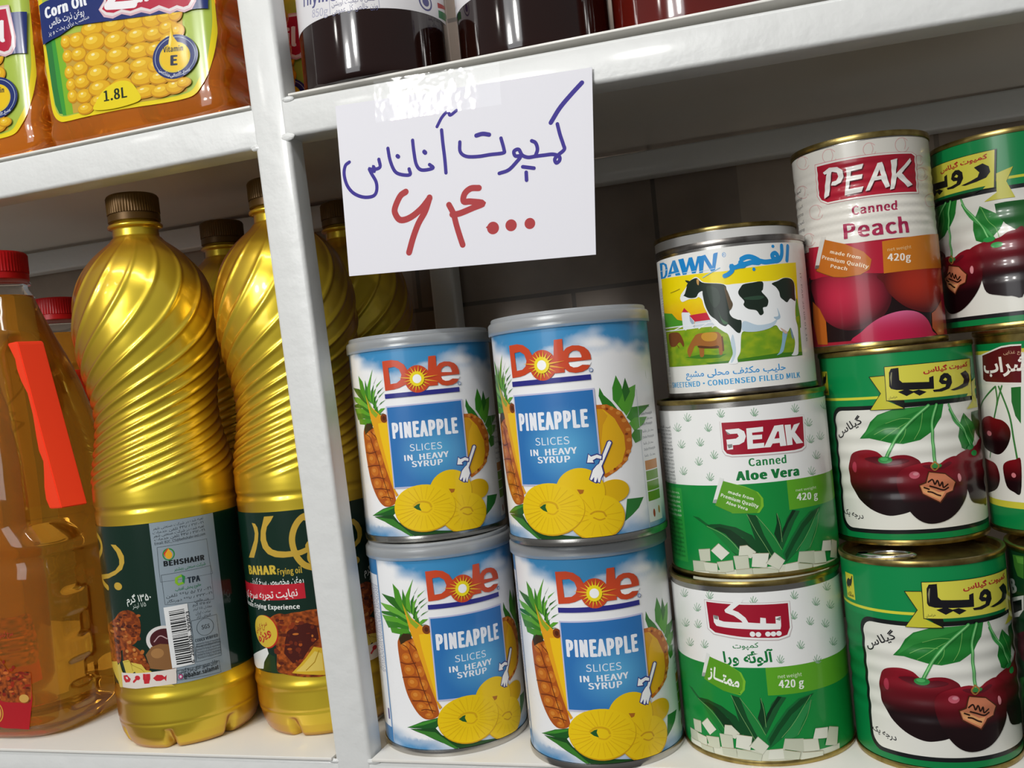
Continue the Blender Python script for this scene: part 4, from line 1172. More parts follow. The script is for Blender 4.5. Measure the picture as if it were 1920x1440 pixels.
ART['aloe_leaves_and_cubes']=[
('P','#12602a',[-27.9,30.5,-24.1,30.0,-19.7,27.2,-12.8,23.8,-7.8,20.2,-2.8,12.6,-6.1,11.6,-10.8,16.9,-17.7,24.6],[],0),
('P','#0f4a22',[-20.4,25.9,-17.5,26.8,-12.5,27.0,-4.8,25.3,2.4,21.2,6.1,13.8,4.0,12.0,-2.1,20.1,-10.0,24.8,-16.2,25.3],[],0),
('P','#177a35',[-20.6,25.7,-16.4,23.4,-12.0,18.2,-8.4,14.3,-5.4,12.1,-2.2,12.8,-6.7,18.9,-11.5,23.4],[],0),
('P','#0b3518',[-16.2,25.0,-10.3,22.1,-5.6,16.9,-2.8,12.6,-0.9,12.8,4.0,12.2,-1.5,19.4,-7.5,24.1,-12.7,25.5],[],0),
('P','#0f4a22',[0.9,31.5,5.2,30.6,9.0,25.2,12.9,19.1,15.5,13.0,15.6,7.2,11.7,7.0,5.8,10.6,3.9,17.8,2.2,25.7],[],0),
('P','#1d7f3a',[5.2,30.6,9.0,25.2,12.9,19.1,15.8,12.3,15.3,7.9,11.6,12.7,8.0,20.8],[],0),
('P','#0b3a1c',[14.7,31.1,16.0,28.0,16.7,21.9,16.2,16.8,15.2,15.0,12.7,21.0,14.5,26.0],[],0),
('P','#1a5a2e',[22.9,31.4,26.8,30.5,23.4,26.2,19.5,19.6,15.9,13.3,14.8,15.6,16.7,21.2,19.7,27.9],[],0),
('P','#0a2f16',[22.9,31.4,24.7,31.0,20.1,25.3,16.8,19.3,15.5,16.2,17.2,23.1],[],0),
('P','#166a34',[40.7,30.6,32.8,29.4,26.6,25.1,20.8,18.2,16.0,11.3,16.9,6.7,22.9,11.4,28.9,18.3,34.0,25.3],[],0),
('P','#0d4a22',[40.7,30.6,33.6,28.9,27.3,24.4,21.4,17.4,17.0,10.9,17.3,7.6,22.6,15.3,28.6,22.2],[],0),
('P','#2a8a48',[39.0,28.1,37.5,23.4,33.4,17.6,30.6,11.9,25.7,10.3,23.6,11.3,28.9,18.3,34.4,24.9],[],0),
('S','#7fae6a',0.22,[-19.8,25.9,-12.9,22.8,-8.0,18.9,-3.4,12.9],1),
('S','#7fae6a',0.22,[0.9,31.4,4.4,23.0,8.1,15.6,11.8,7.6],1),
('S','#7fae6a',0.22,[5.1,30.5,9.0,25.1,12.9,18.9,15.7,13.0],1),
('S','#7fae6a',0.22,[39.0,30.0,34.4,24.6,29.3,18.2,22.9,11.6],1),
('S','#7fae6a',0.22,[39.0,27.7,36.1,20.4,30.6,12.2],1),
('S','#7fae6a',0.22,[15.0,30.7,16.0,24.5,16.2,16.8],1),
('P','#d9dbc8',[-31.3,2.7,-31.9,-1.5,53.6,-2.8,54.4,3.0,39.6,3.4,16.1,5.9,-16.3,4.3],[],0),
('P','#ccd0ba',[-26.1,13.9,-19.2,14.7,-19.5,8.6,-25.6,7.9],[],0),
('S','#a59a7c',0.25,[-26.1,13.9,-19.2,14.7],0),
('S','#b4b89e',0.2,[-19.5,8.6,-19.2,14.7],0),
('P','#e2e3d4',[-18.7,13.8,-14.2,17.5,-9.1,12.9,-13.5,9.2],[],0),
('S','#a59a7c',0.25,[-18.7,13.8,-14.2,17.5],0),
('S','#b4b89e',0.2,[-9.1,12.9,-14.2,17.5],0),
('P','#c6cab4',[-30.8,7.9,-22.6,8.3,-23.1,3.1,-30.7,2.5],[],0),
('S','#9aa088',0.25,[-30.8,7.9,-22.6,8.3],0),
('S','#b4b89e',0.2,[-23.1,3.1,-22.6,8.3],0),
('P','#d9dbc8',[-23.6,7.9,-15.9,7.6,-16.0,2.7,-22.7,2.4],[],0),
('S','#a59a7c',0.25,[-23.6,7.9,-15.9,7.6],0),
('S','#b4b89e',0.2,[-16.0,2.7,-15.9,7.6],0),
('P','#ccd0ba',[-16.0,8.3,-7.9,9.4,-7.7,4.2,-14.3,3.0],[],0),
('S','#a59a7c',0.25,[-16.0,8.3,-7.9,9.4],0),
('S','#b4b89e',0.2,[-7.7,4.2,-7.9,9.4],0),
('P','#e2e3d4',[-29.3,2.9,-20.8,3.4,-20.4,0.8,-30.7,0.4],[],0),
('S','#9aa088',0.25,[-29.3,2.9,-20.8,3.4],0),
('S','#b4b89e',0.2,[-20.4,0.8,-20.8,3.4],0),
('P','#c6cab4',[-20.9,3.1,-12.2,3.3,-11.8,0.6,-20.4,0.3],[],0),
('S','#a59a7c',0.25,[-20.9,3.1,-12.2,3.3],0),
('S','#b4b89e',0.2,[-11.8,0.6,-12.2,3.3],0),
('P','#d9dbc8',[-3.9,16.2,-0.4,16.5,3.5,13.0,0.9,10.1,-4.8,11.6],[],0),
('S','#a59a7c',0.25,[-3.9,16.2,-0.4,16.5],0),
('S','#b4b89e',0.2,[3.5,13.0,-0.4,16.5],0),
('P','#ccd0ba',[-7.4,11.4,-0.4,11.6,-0.3,4.5,-6.7,4.9],[],0),
('S','#9aa088',0.25,[-7.4,11.4,-0.4,11.6],0),
('S','#b4b89e',0.2,[-0.3,4.5,-0.4,11.6],0),
('P','#e2e3d4',[1.9,12.5,9.4,12.1,7.8,5.4,0.8,6.0],[],0),
('S','#a59a7c',0.25,[1.9,12.5,9.4,12.1],0),
('S','#b4b89e',0.2,[7.8,5.4,9.4,12.1],0),
('P','#c6cab4',[-6.8,4.7,0.9,5.4,1.1,1.2,-6.4,1.4],[],0),
('S','#a59a7c',0.25,[-6.8,4.7,0.9,5.4],0),
('S','#b4b89e',0.2,[1.1,1.2,0.9,5.4],0),
('P','#d9dbc8',[7.6,7.3,12.0,12.2,16.7,7.8,13.5,3.8],[],0),
('S','#9aa088',0.25,[7.6,7.3,12.0,12.2],0),
('S','#b4b89e',0.2,[16.7,7.8,12.0,12.2],0),
('P','#ccd0ba',[1.5,5.4,8.4,5.0,13.3,3.6,12.4,0.5,1.1,1.2],[],0),
('S','#a59a7c',0.25,[1.5,5.4,8.4,5.0],0),
('S','#b4b89e',0.2,[13.3,3.6,8.4,5.0],0),
('P','#e2e3d4',[16.8,6.1,23.8,6.5,24.0,1.6,15.7,1.4],[],0),
('S','#a59a7c',0.25,[16.8,6.1,23.8,6.5],0),
('S','#b4b89e',0.2,[24.0,1.6,23.8,6.5],0),
('P','#c6cab4',[24.3,11.1,33.1,10.2,33.1,3.9,22.9,6.3],[],0),
('S','#9aa088',0.25,[24.3,11.1,33.1,10.2],0),
('S','#b4b89e',0.2,[33.1,3.9,33.1,10.2],0),
('P','#d9dbc8',[32.9,9.9,40.5,8.9,40.9,3.2,32.8,4.0],[],0),
('S','#a59a7c',0.25,[32.9,9.9,40.5,8.9],0),
('S','#b4b89e',0.2,[40.9,3.2,40.5,8.9],0),
('P','#ccd0ba',[23.0,5.9,31.2,4.0,30.0,0.6,23.2,1.4],[],0),
('S','#a59a7c',0.25,[23.0,5.9,31.2,4.0],0),
('S','#b4b89e',0.2,[30.0,0.6,31.2,4.0],0),
('P','#e2e3d4',[39.7,13.9,46.9,12.9,46.0,7.9,37.9,9.2],[],0),
('S','#9aa088',0.25,[39.7,13.9,46.9,12.9],0),
('S','#b4b89e',0.2,[46.0,7.9,46.9,12.9],0),
('P','#c6cab4',[47.7,13.0,53.9,11.0,51.7,2.9,44.3,4.8],[],0),
('S','#a59a7c',0.25,[47.7,13.0,53.9,11.0],0),
('S','#b4b89e',0.2,[51.7,2.9,53.9,11.0],0),
('P','#d9dbc8',[32.1,3.8,42.9,2.5,42.2,-1.4,30.8,0.5],[],0),
('S','#a59a7c',0.25,[32.1,3.8,42.9,2.5],0),
('S','#b4b89e',0.2,[42.2,-1.4,42.9,2.5],0),
]
ART['milk_label']=[
('P','dawnsky',[-42.9,62.6,-0.0,60.7,40.0,62.3,38.1,35.9,0.6,34.3,-44.1,37.8],[],0),
('P','#4f9a2c',[-44.1,45.0,-33.9,43.8,-29.7,40.3,-24.8,39.1,-25.3,35.8,-44.3,37.5],[],0),
('P','#5aa02a',[36.2,43.9,37.8,44.5,39.2,35.2,38.8,29.9,34.9,30.1],[],0),
('P','dawngrass',[-44.1,37.9,-0.0,33.8,16.4,30.7,38.1,35.9,37.6,16.4,0.8,16.0,-44.0,16.8],[],0),
('P','#3f7a1c',[-26.4,20.8,-16.2,21.6,-9.2,20.6,-3.2,20.6,-6.7,19.0,-16.4,19.3],[],0),
('P','#3f7a1c',[-14.5,17.1,-1.6,17.2,8.6,17.8,22.2,18.5,37.8,18.0,37.6,16.3,0.8,16.0,-12.4,16.3],[],0),
('P','#e8ecf0',[-26.0,43.0,-24.1,44.6,-20.8,42.8,-18.3,38.4,-18.7,35.0,-25.9,35.1],[],0),
('P','#9fb0c0',[-21.0,41.4,-18.5,38.0,-18.8,35.1,-20.9,38.7],[],0),
('P','#c8283c',[-21.0,41.5,-11.3,41.8,-9.1,38.1,-18.0,38.0],[],0),
('P','#c8283c',[-25.6,43.6,-23.8,45.6,-21.2,43.0],[],0),
('P','#d0d8e0',[-18.0,38.0,-9.5,38.0,-7.7,35.2,-18.5,35.1],[],0),
('S','#eef0f2',0.5,[-44.4,37.0,-24.2,36.7,-12.4,36.7,-4.9,36.8],0),
('S','#eef0f2',0.5,[-44.5,35.4,-24.5,34.9,-12.6,35.0,-3.2,34.7],0),
('S','#eef0f2',0.5,[-24.5,34.5,-17.5,37.0],0),
('S','#eef0f2',0.5,[-16.3,34.3,-10.2,37.1],0),
('S','#eef0f2',0.5,[-9.2,34.1,-4.9,36.8],0),
('S','#eef0f2',0.5,[-32.9,35.2,-25.2,36.8],0),
('P','#a0642a',[-19.9,29.9,-17.7,31.7,-13.6,32.0,-7.4,31.8,-5.4,30.5,-4.7,27.0,-4.8,23.1,-5.4,20.5,-6.8,20.7,-7.2,23.7,-10.9,24.0,-14.0,24.6,-14.8,20.7,-16.9,20.6,-17.3,25.3,-19.4,25.9,-21.6,22.7,-23.5,20.7,-24.5,24.0,-21.9,27.8],[],1),
('P','#c89432',[-13.6,31.9,-8.1,31.6,-6.9,29.9,-8.5,27.7,-13.3,27.9,-15.3,30.1],[],1),
('P','#5a3416',[-17.2,26.0,-10.8,25.0,-7.1,25.0,-7.2,23.7,-14.0,24.3,-17.3,25.0],[],1),
('S','#6a3c18',0.8,[-4.7,29.0,-4.6,25.0,-4.7,22.4],1),
('P','#7a4420',[-39.4,33.6,-31.9,34.1,-28.5,32.8,-26.3,28.5,-27.0,26.2,-29.5,28.8,-33.7,26.9,-39.1,27.8],[],1),
('S','#7a4420',0.5,[-37.9,27.7,-38.7,26.4],1),
('S','#7a4420',0.5,[-31.8,27.6,-30.3,25.8],1),
('P','#8fb8d0',[25.7,28.6,28.7,29.2,26.5,23.3,24.6,18.9,21.0,17.5,22.7,19.1,24.5,23.5],[],1),
('P','#7a96a8',[30.6,30.3,31.8,29.6,32.1,24.9,30.9,25.7],[],1),
('P','#f2f4f4',[-25.9,50.7,-24.4,52.5,-21.9,54.9,-19.9,57.6,-17.7,58.9,-15.3,59.9,-13.6,59.1,-12.6,57.9,-11.0,56.7,-7.0,55.8,-3.1,55.1,-0.0,54.0,3.1,54.0,8.2,53.9,12.1,54.0,16.7,53.9,21.0,53.7,25.1,53.9,28.0,54.7,31.1,54.9,34.5,54.3,36.3,52.5,36.9,49.2,36.5,43.9,35.2,38.6,35.0,34.0,36.0,30.0,35.4,23.4,34.8,19.5,33.9,16.8,29.7,16.8,31.2,18.4,32.8,22.9,32.0,26.9,30.6,30.3,28.3,28.3,24.2,29.3,21.9,32.1,16.4,30.4,11.0,29.9,6.0,30.6,4.6,29.3,3.9,25.4,3.3,20.9,1.6,17.9,1.4,15.5,-2.7,15.7,-1.6,17.9,-0.3,20.7,-0.8,25.9,-1.7,29.9,-3.5,31.4,-7.1,34.5,-9.5,38.0,-11.1,42.2,-12.2,45.0,-12.9,48.3,-14.6,49.9,-16.1,49.3,-20.0,49.5,-24.5,48.7],[],1),
('P','#bcd0de',[6.5,35.6,12.6,33.0,19.5,33.4,23.4,35.3,20.8,31.9,16.4,30.4,11.0,29.9,6.0,30.6,5.0,32.5],[],1),
('P','#a9c2d4',[23.6,40.5,25.0,35.9,22.9,34.7,21.2,36.1,23.9,36.6],[],1),
('P','#c4d6e2',[0.5,29.7,1.2,25.7,1.2,20.5,-0.4,16.8,-1.7,16.2,-0.3,20.7,-0.8,25.9],[],1),
('P','#d8b8a8',[24.4,30.7,28.3,28.3,27.2,27.5,25.7,28.6],[],1),
('P','#1c2a20',[-25.1,52.3,-21.9,54.9,-20.1,57.3,-17.7,58.8,-14.7,59.3,-13.0,57.6,-10.7,56.3,-3.2,54.9,-0.7,53.6,-0.3,51.3,0.3,48.0,1.2,46.6,1.9,43.9,-0.0,40.8,1.0,38.1,3.4,36.6,5.2,35.7,4.4,30.6,2.8,30.3,0.5,33.0,-1.2,34.8,-2.6,34.0,-5.0,35.5,-6.8,37.7,-9.3,40.0,-10.7,42.8,-11.7,46.2,-12.3,50.9,-12.3,52.5,-14.4,51.8,-16.1,49.9,-20.0,50.1,-23.2,51.6],[],1),
('P','#5a4a34',[-1.4,53.4,-0.0,50.9,1.2,46.6,1.9,43.9,0.2,41.5,-0.7,46.8],[],1),
('P','#f2f4f4',[-21.9,54.9,-20.7,56.0,-22.6,52.3,-24.6,51.5,-25.1,52.3],[],1),
('P','#3c6a44',[-5.6,43.5,-4.1,38.1,-1.2,35.4,-3.7,35.7],[],1),
('P','#2c3c30',[-9.8,54.5,-4.7,52.5,-4.0,46.5,-6.9,43.6,-9.1,47.9],[],1),
('P','#c89a5a',[-14.7,58.5,-13.5,58.3,-13.9,55.7,-14.7,56.5],[],1),
('P','#1c2a20',[-21.4,59.1,-19.0,58.5,-17.9,57.5,-19.9,57.5],[],1),
('P','#1c2a20',[7.8,53.3,12.1,53.7,17.1,53.7,17.0,50.1,16.2,48.9,18.4,46.1,19.2,44.1,18.2,41.6,16.1,41.1,16.2,38.5,14.4,37.6,12.7,40.1,8.9,41.2,6.9,43.3,7.4,45.2,5.4,48.0,5.0,50.0,6.4,52.1],[],1),
('P','#2f4a38',[7.5,46.8,14.7,47.1,17.3,46.2,14.5,45.2,8.7,45.7],[],1),
('P','#1c2a20',[21.9,52.4,25.5,53.5,29.8,54.8,34.4,54.1,36.4,51.8,36.2,46.5,35.9,43.2,32.5,44.6,30.0,42.8,27.6,44.2,26.1,45.6,25.6,48.2,24.0,50.6],[],1),
('S','#6a5a20',0.25,[-33.2,54.3,-28.5,54.8,-25.4,55.4],1),
('P','#1a86cc',[-43.0,70.9,-37.8,70.6,-34.4,69.2,-33.8,66.7,-34.7,63.8,-37.2,62.5,-43.4,62.7],[[-39.2,69.7,-37.2,69.4,-36.1,68.1,-36.2,66.4,-37.1,64.3,-38.4,63.5,-40.1,63.3]],0),
('P','#1a86cc',[-28.8,70.2,-26.9,70.1,-24.1,62.2,-27.6,62.3,-28.0,63.8,-30.8,63.8,-31.6,62.6,-34.8,62.6],[[-29.2,67.7,-28.5,64.8,-30.6,64.8]],0),
('P','#1a86cc',[-24.7,70.1,-21.2,70.1,-20.1,65.3,-18.0,69.9,-16.0,69.9,-14.9,65.1,-13.2,69.8,-11.5,69.8,-14.9,61.8,-17.0,61.9,-18.0,66.4,-20.3,62.0,-22.6,62.0],[],0),
('P','#1a86cc',[-12.6,69.5,-9.0,70.0,-6.1,64.0,-5.1,69.6,-4.5,70.1,-2.8,70.2,-5.0,61.6,-7.0,61.5,-9.8,67.5,-11.1,61.5,-13.0,61.5],[],0),
('S','#d8e8f0',0.25,[-43.5,66.7,-34.2,66.4],0),
('S','#d8e8f0',0.25,[-33.8,63.6,-24.1,63.6],0),
('S','#d8e8f0',0.25,[-22.2,62.9,-14.6,62.8],0),
('S','#d8e8f0',0.25,[-12.9,62.2,-5.0,62.7],0),
('S','#8fc4e2',0.4,[-11.5,59.0,-2.4,62.7],0),
('E','#1f8fd2',-0.0,68.7,0.9,1.2,0),
('E','#f0f0ee',-0.0,68.7,0.7,1.0,0),
('T', '#1f8fd2', 'R', -0.5, 68.1, 0.9, 1.2, 0.083, 0),
('S','#1f8fd2',2.2,[34.4,70.3,33.7,67.0,32.8,63.4],1),
('S','#1f8fd2',2.2,[30.1,70.6,29.8,67.0,28.6,64.5,26.6,63.3,23.9,63.3],1),
('S','#1f8fd2',2.2,[23.9,63.3,26.3,63.9,26.9,65.8,25.5,67.2,23.8,66.3,24.4,64.6,26.3,64.2],1),
('S','#1f8fd2',2.4,[24.3,63.3,19.8,63.1,17.1,63.7,16.0,63.7],1),
('S','#1f8fd2',2.4,[8.2,65.6,10.7,66.4,13.3,65.9,16.4,64.0,16.0,63.1,13.0,63.5,10.4,63.1,6.5,62.5],1),
('E','#1f8fd2',13.5,60.1,0.8,0.9,0),
('E','#1f8fd2',24.7,70.5,0.9,0.8,0),
('S','#1f8fd2',2.2,[7.4,64.1,9.0,62.3,6.5,62.2,3.9,61.9,3.0,62.9,3.1,60.6,1.1,59.0,-0.6,58.4],1),
('T', '#1f8fd2', 'حلیب مکثف محلی مشبع', -27.3, 10.9, 52.6, 3.2, -0.016, 1),
('T', '#3f9fd6', 'SWEETENED·CONDENSED FILLED MILK', -41.7, 6.0, 76.0, 2.6, -0.006, 1),
('T', '#8a8a88', 'IT. PAK 20 08 01 16', 43, 57, 34, 1.6, -1.5708, 0),
('T', '#77757a', 'SWEETENED CONDENSED MILK CREAMER 390 G', -44, 58, 52, 1.2, -1.5708, 0),
('T', '#77757a', 'SWEETENED CONDENSED MILK CREAMER 390 G', -46, 58, 52, 1.2, -1.5708, 0),
('T', '#77757a', 'SWEETENED CONDENSED MILK CREAMER 390 G', -48, 58, 52, 1.2, -1.5708, 0),
]
ART['peach_label']=[
('S','#e0b4b0',0.35,[-28.8,95.7,-30.8,94.5,-34.1,94.7,-37.7,96.4,-39.6,98.8,-38.6,100.7,-35.2,101.3,-31.6,100.6,-29.2,98.9],1),
('S','#e0b4b0',0.3,[-31.8,100.6,-30.7,97.8,-32.0,95.6],1),
('S','#e0b4b0',0.35,[-13.1,95.2,-14.5,93.6,-16.8,93.5,-19.0,94.9,-20.0,97.2,-19.4,99.4,-17.5,100.6,-15.1,100.2,-13.3,98.6],1),
('S','#e0b4b0',0.3,[-15.2,100.2,-14.5,97.2,-15.4,94.7],1),
('S','#e0b4b0',0.35,[5.5,95.2,4.2,93.6,2.3,93.3,0.6,94.4,-0.2,96.4,0.3,98.4,1.8,99.7,3.7,99.6,5.3,98.3],1),
('S','#e0b4b0',0.3,[3.6,99.6,4.3,96.9,3.5,94.5],1),
('S','#e0b4b0',0.35,[22.8,96.2,21.0,94.3,18.4,93.8,16.1,94.7,15.2,96.8,15.7,99.0,17.7,100.6,20.2,100.7,22.4,99.5],1),
('S','#e0b4b0',0.3,[20.1,100.7,21.0,97.9,20.0,95.2],1),
('S','#e0b4b0',0.35,[-31.8,81.5,-33.9,80.3,-37.7,80.6,-42.1,82.3,-44.9,84.6,-43.3,86.4,-38.9,86.9,-34.9,86.3,-32.3,84.5],1),
('S','#e0b4b0',0.3,[-34.9,86.2,-33.8,83.6,-35.4,81.4],1),
('S','#e0b4b0',0.35,[-23.0,69.3,-24.8,67.7,-27.7,67.7,-30.7,69.2,-32.1,71.6,-31.3,73.8,-28.6,74.9,-25.5,74.5,-23.3,72.8],1),
('S','#e0b4b0',0.3,[-25.7,74.4,-24.6,71.4,-26.0,68.9],1),
('S','#e0b4b0',0.35,[36.8,82.6,33.7,80.7,29.9,79.9,27.1,80.6,25.9,82.3,26.5,84.4,29.0,85.9,32.6,86.3,36.2,85.6],1),
('S','#e0b4b0',0.3,[32.5,86.3,33.9,83.9,32.1,81.4],1),
('S','#e0b4b0',0.35,[47.9,70.6,46.8,68.9,37.0,67.3,32.9,67.8,31.3,69.6,32.1,71.7,35.5,73.3,42.3,74.2,47.9,73.6],1),
('S','#e0b4b0',0.3,[41.8,74.1,48.0,72.3,41.1,69.0],1),
('S','#e0b4b0',0.35,[-29.8,56.7,-31.9,55.4,-35.4,55.3,-39.2,56.7,-41.4,59.0,-40.2,61.0,-36.5,61.9,-32.7,61.4,-30.2,59.9],1),
('S','#e0b4b0',0.3,[-32.9,61.4,-31.7,58.6,-33.1,56.4],1),
('S','#e0b4b0',0.35,[33.2,89.4,31.2,88.0,28.6,87.5,26.6,88.0,25.8,89.3,26.2,90.8,28.0,92.0,30.6,92.3,32.7,91.6],1),
('S','#e0b4b0',0.3,[30.4,92.2,31.3,90.4,30.2,88.6],1),
('P','#1c0a0c',[-38.3,39.2,37.8,36.8,37.4,3.7,-31.2,5.1,-39.9,16.1],[],0),
('P','#b01c34',[-35.5,54.5,4.3,51.5,48.0,54.3,38.5,35.3,2.8,35.3,-36.8,38.2],[],0),
('P','peachA',[-34.5,37.9,3.6,35.9,5.9,29.3,6.0,22.5,2.5,16.1,-2.8,11.5,-9.4,10.0,-17.0,10.4,-24.6,13.9,-31.4,20.1,-34.9,27.6],[],0),
('P','peachB',[2.9,36.0,38.9,36.4,38.4,24.5,35.3,19.1,30.0,15.8,24.1,15.0,16.9,16.6,10.9,19.8,5.5,25.6,3.2,31.1],[],0),
('P','#b8621c',[-36.6,27.0,-31.0,22.5,-27.4,15.8,-27.7,4.1,-35.4,4.6,-38.0,16.0],[],0),
('P','#b5522c',[27.3,14.4,30.7,15.8,37.7,20.6,38.0,13.7,37.8,3.6,30.6,3.5,26.8,7.2],[],0),
('P','peachC',[-12.2,3.8,-8.8,8.7,-1.9,13.6,5.4,16.2,12.9,16.8,19.3,15.1,24.1,11.2,26.6,5.7,26.6,3.3],[],0),
('P','#c9761d',[4.3,51.4,48.0,54.3,46.0,36.8,3.7,35.8],[],0),
('P','#d89a9a',[-25.0,94.9,24.4,93.8,27.5,92.4,26.5,73.3,-19.6,73.7,-23.9,75.9,-25.5,79.1],[],0),
('P','#eae6de',[-24.6,94.5,24.3,93.6,27.0,92.2,26.1,73.5,-19.5,74.0,-23.6,76.1,-25.1,79.2],[],0),
('P','#ad1a30',[-23.7,93.5,23.9,92.9,26.0,91.7,25.1,74.2,-19.5,74.7,-22.9,76.6,-24.1,79.3],[],0),
('P','#5a0a18',[-17.2,90.2,-15.3,89.5,-17.8,77.2,-20.6,76.2,-19.1,84.4,-17.8,88.8],[],0),
('P','#5a0a18',[-20.1,89.1,-16.4,90.7,-12.5,90.2,-10.0,88.2,-9.8,85.1,-11.3,82.4,-14.1,81.4,-16.3,81.9,-15.6,83.5,-13.5,83.8,-12.3,85.6,-12.7,87.6,-15.0,88.5,-19.2,87.9],[],0),
('P','#5a0a18',[-8.5,89.0,-0.2,89.6,-1.3,87.2,-6.1,86.8,-6.6,84.4,-1.0,84.6,-1.7,82.4,-7.1,82.2,-8.1,78.3,-1.2,78.6,-2.3,76.1,-10.1,75.6,-8.3,85.9],[],0),
('P','#5a0a18',[6.1,88.9,8.4,89.3,10.9,77.0,8.8,76.5,7.2,80.8,3.9,80.7,1.4,76.3,-0.6,76.1],[[6.7,85.7,7.3,82.6,5.2,82.4]],0),
('P','#5a0a18',[12.5,89.6,16.1,90.3,14.4,82.7,23.4,90.3,24.1,88.8,17.5,82.9,23.2,77.1,20.3,76.1,14.9,81.6,12.9,75.7,10.9,75.4,12.4,82.9],[],0),
('P','#efece6',[-17.7,90.8,-15.8,90.2,-18.3,77.9,-21.2,76.8,-19.6,85.1,-18.3,89.4],[],0),
('P','#efece6',[-20.6,89.8,-16.9,91.4,-12.9,90.9,-10.5,88.8,-10.3,85.7,-11.8,83.0,-14.6,82.1,-16.8,82.5,-16.1,84.2,-14.0,84.4,-12.8,86.2,-13.2,88.2,-15.5,89.1,-19.7,88.6],[],0),
('P','#efece6',[-8.9,89.6,-0.7,90.2,-1.7,87.8,-6.6,87.5,-7.1,85.1,-1.5,85.2,-2.1,83.0,-7.6,82.8,-8.5,78.9,-1.6,79.2,-2.7,76.7,-10.6,76.3,-8.7,86.5],[],0),
('P','#efece6',[5.7,89.5,7.9,89.8,10.4,77.6,8.3,77.0,6.7,81.4,3.5,81.2,1.0,76.9,-1.0,76.7],[[6.3,86.3,6.8,83.2,4.7,83.0]],0),
('P','#efece6',[12.1,90.2,15.5,90.8,13.9,83.3,22.8,90.8,23.4,89.3,17.0,83.5,22.6,77.7,19.7,76.6,14.4,82.1,12.5,76.3,10.4,75.9,11.9,83.4],[],0),
('T', '#a92a50', 'Canned', -8.1, 66.2, 21.4, 4.1, -0.004, 1),
('T', '#a92a50', 'Peach', -13.0, 55.2, 31.1, 7.2, -0.019, 1),
('P','#7a4a14',[-23.8,57.0,-12.9,52.3,-4.6,47.0,-2.0,43.0,-3.2,38.7,-6.6,36.5,-14.5,36.2,-20.9,37.5,-31.2,42.0,-27.4,47.9],[],0),
('P','#c06c1e',[-23.5,56.8,-12.8,52.7,-4.5,47.6,-1.2,43.3,-2.5,38.6,-7.0,36.6,-14.4,36.5,-20.1,37.4,-30.5,42.1,-27.2,47.8],[],0),
('P','#d4d0c8',[-25.3,58.3,-22.6,57.8,-28.8,43.0,-31.8,43.2],[],0),
('P','#6a6660',[-31.8,43.2,-28.8,43.0,-28.1,44.5,-30.8,44.9],[],0),
('T', '#f4e0c4', 'made from', -20.9, 49.5, 15.6, 1.6, -0.355, 1),
('T', '#f4e0c4', 'Premium Quality', -25.9, 47.5, 24.3, 1.8, -0.353, 1),
('T', '#f4e0c4', 'Peach', -21.3, 42.4, 8.8, 1.6, -0.329, 1),
('T', '#ecc890', 'net weight', 6.4, 46.3, 12.0, 1.5, 0.038, 0),
('T', '#f4eadc', '420g', 5.9, 41.7, 11.6, 3.4, -0.072, 1),
('T', '#3a3434', 'ﻮﻠﻫ ﺕﻮﭙﻤﻛ', -52, 84, 14, 1.6, 0, 0),
('T', '#3a3434', 'Ingredients peach sugar', -52, 80, 14, 1.6, 0, 0),
('T', '#3a3434', 'ﻮﻠﻫ ﺕﻮﭙﻤﻛ', -52, 76, 14, 1.6, 0, 0),
('T', '#3a3434', 'Ingredients peach sugar', -52, 72, 14, 1.6, 0, 0),
('T', '#3a3434', 'ﻮﻠﻫ ﺕﻮﭙﻤﻛ', -52, 68, 14, 1.6, 0, 0),
('T', '#3a3434', 'Ingredients peach sugar', -52, 64, 14, 1.6, 0, 0),
('T', '#3a3434', 'ﻮﻠﻫ ﺕﻮﭙﻤﻛ', -52, 60, 14, 1.6, 0, 0),
('T', '#3a3434', 'Ingredients peach sugar', -52, 56, 14, 1.6, 0, 0),
('T', '#3a3434', 'ﻮﻠﻫ ﺕﻮﭙﻤﻛ', -52, 52, 14, 1.6, 0, 0),
('T', '#3a3434', 'Ingredients peach sugar', -52, 48, 14, 1.6, 0, 0),
('T', '#3a3434', 'ﻮﻠﻫ ﺕﻮﭙﻤﻛ', -52, 44, 14, 1.6, 0, 0),
('T', '#3a3434', 'Ingredients peach sugar', -52, 40, 14, 1.6, 0, 0),
('T', '#3a3434', 'ﻮﻠﻫ ﺕﻮﭙﻤﻛ', -52, 36, 14, 1.6, 0, 0),
('T', '#3a3434', 'Ingredients peach sugar', -52, 32, 14, 1.6, 0, 0),
('T', '#3a3434', 'ﻮﻠﻫ ﺕﻮﭙﻤﻛ', -52, 28, 14, 1.6, 0, 0),
]
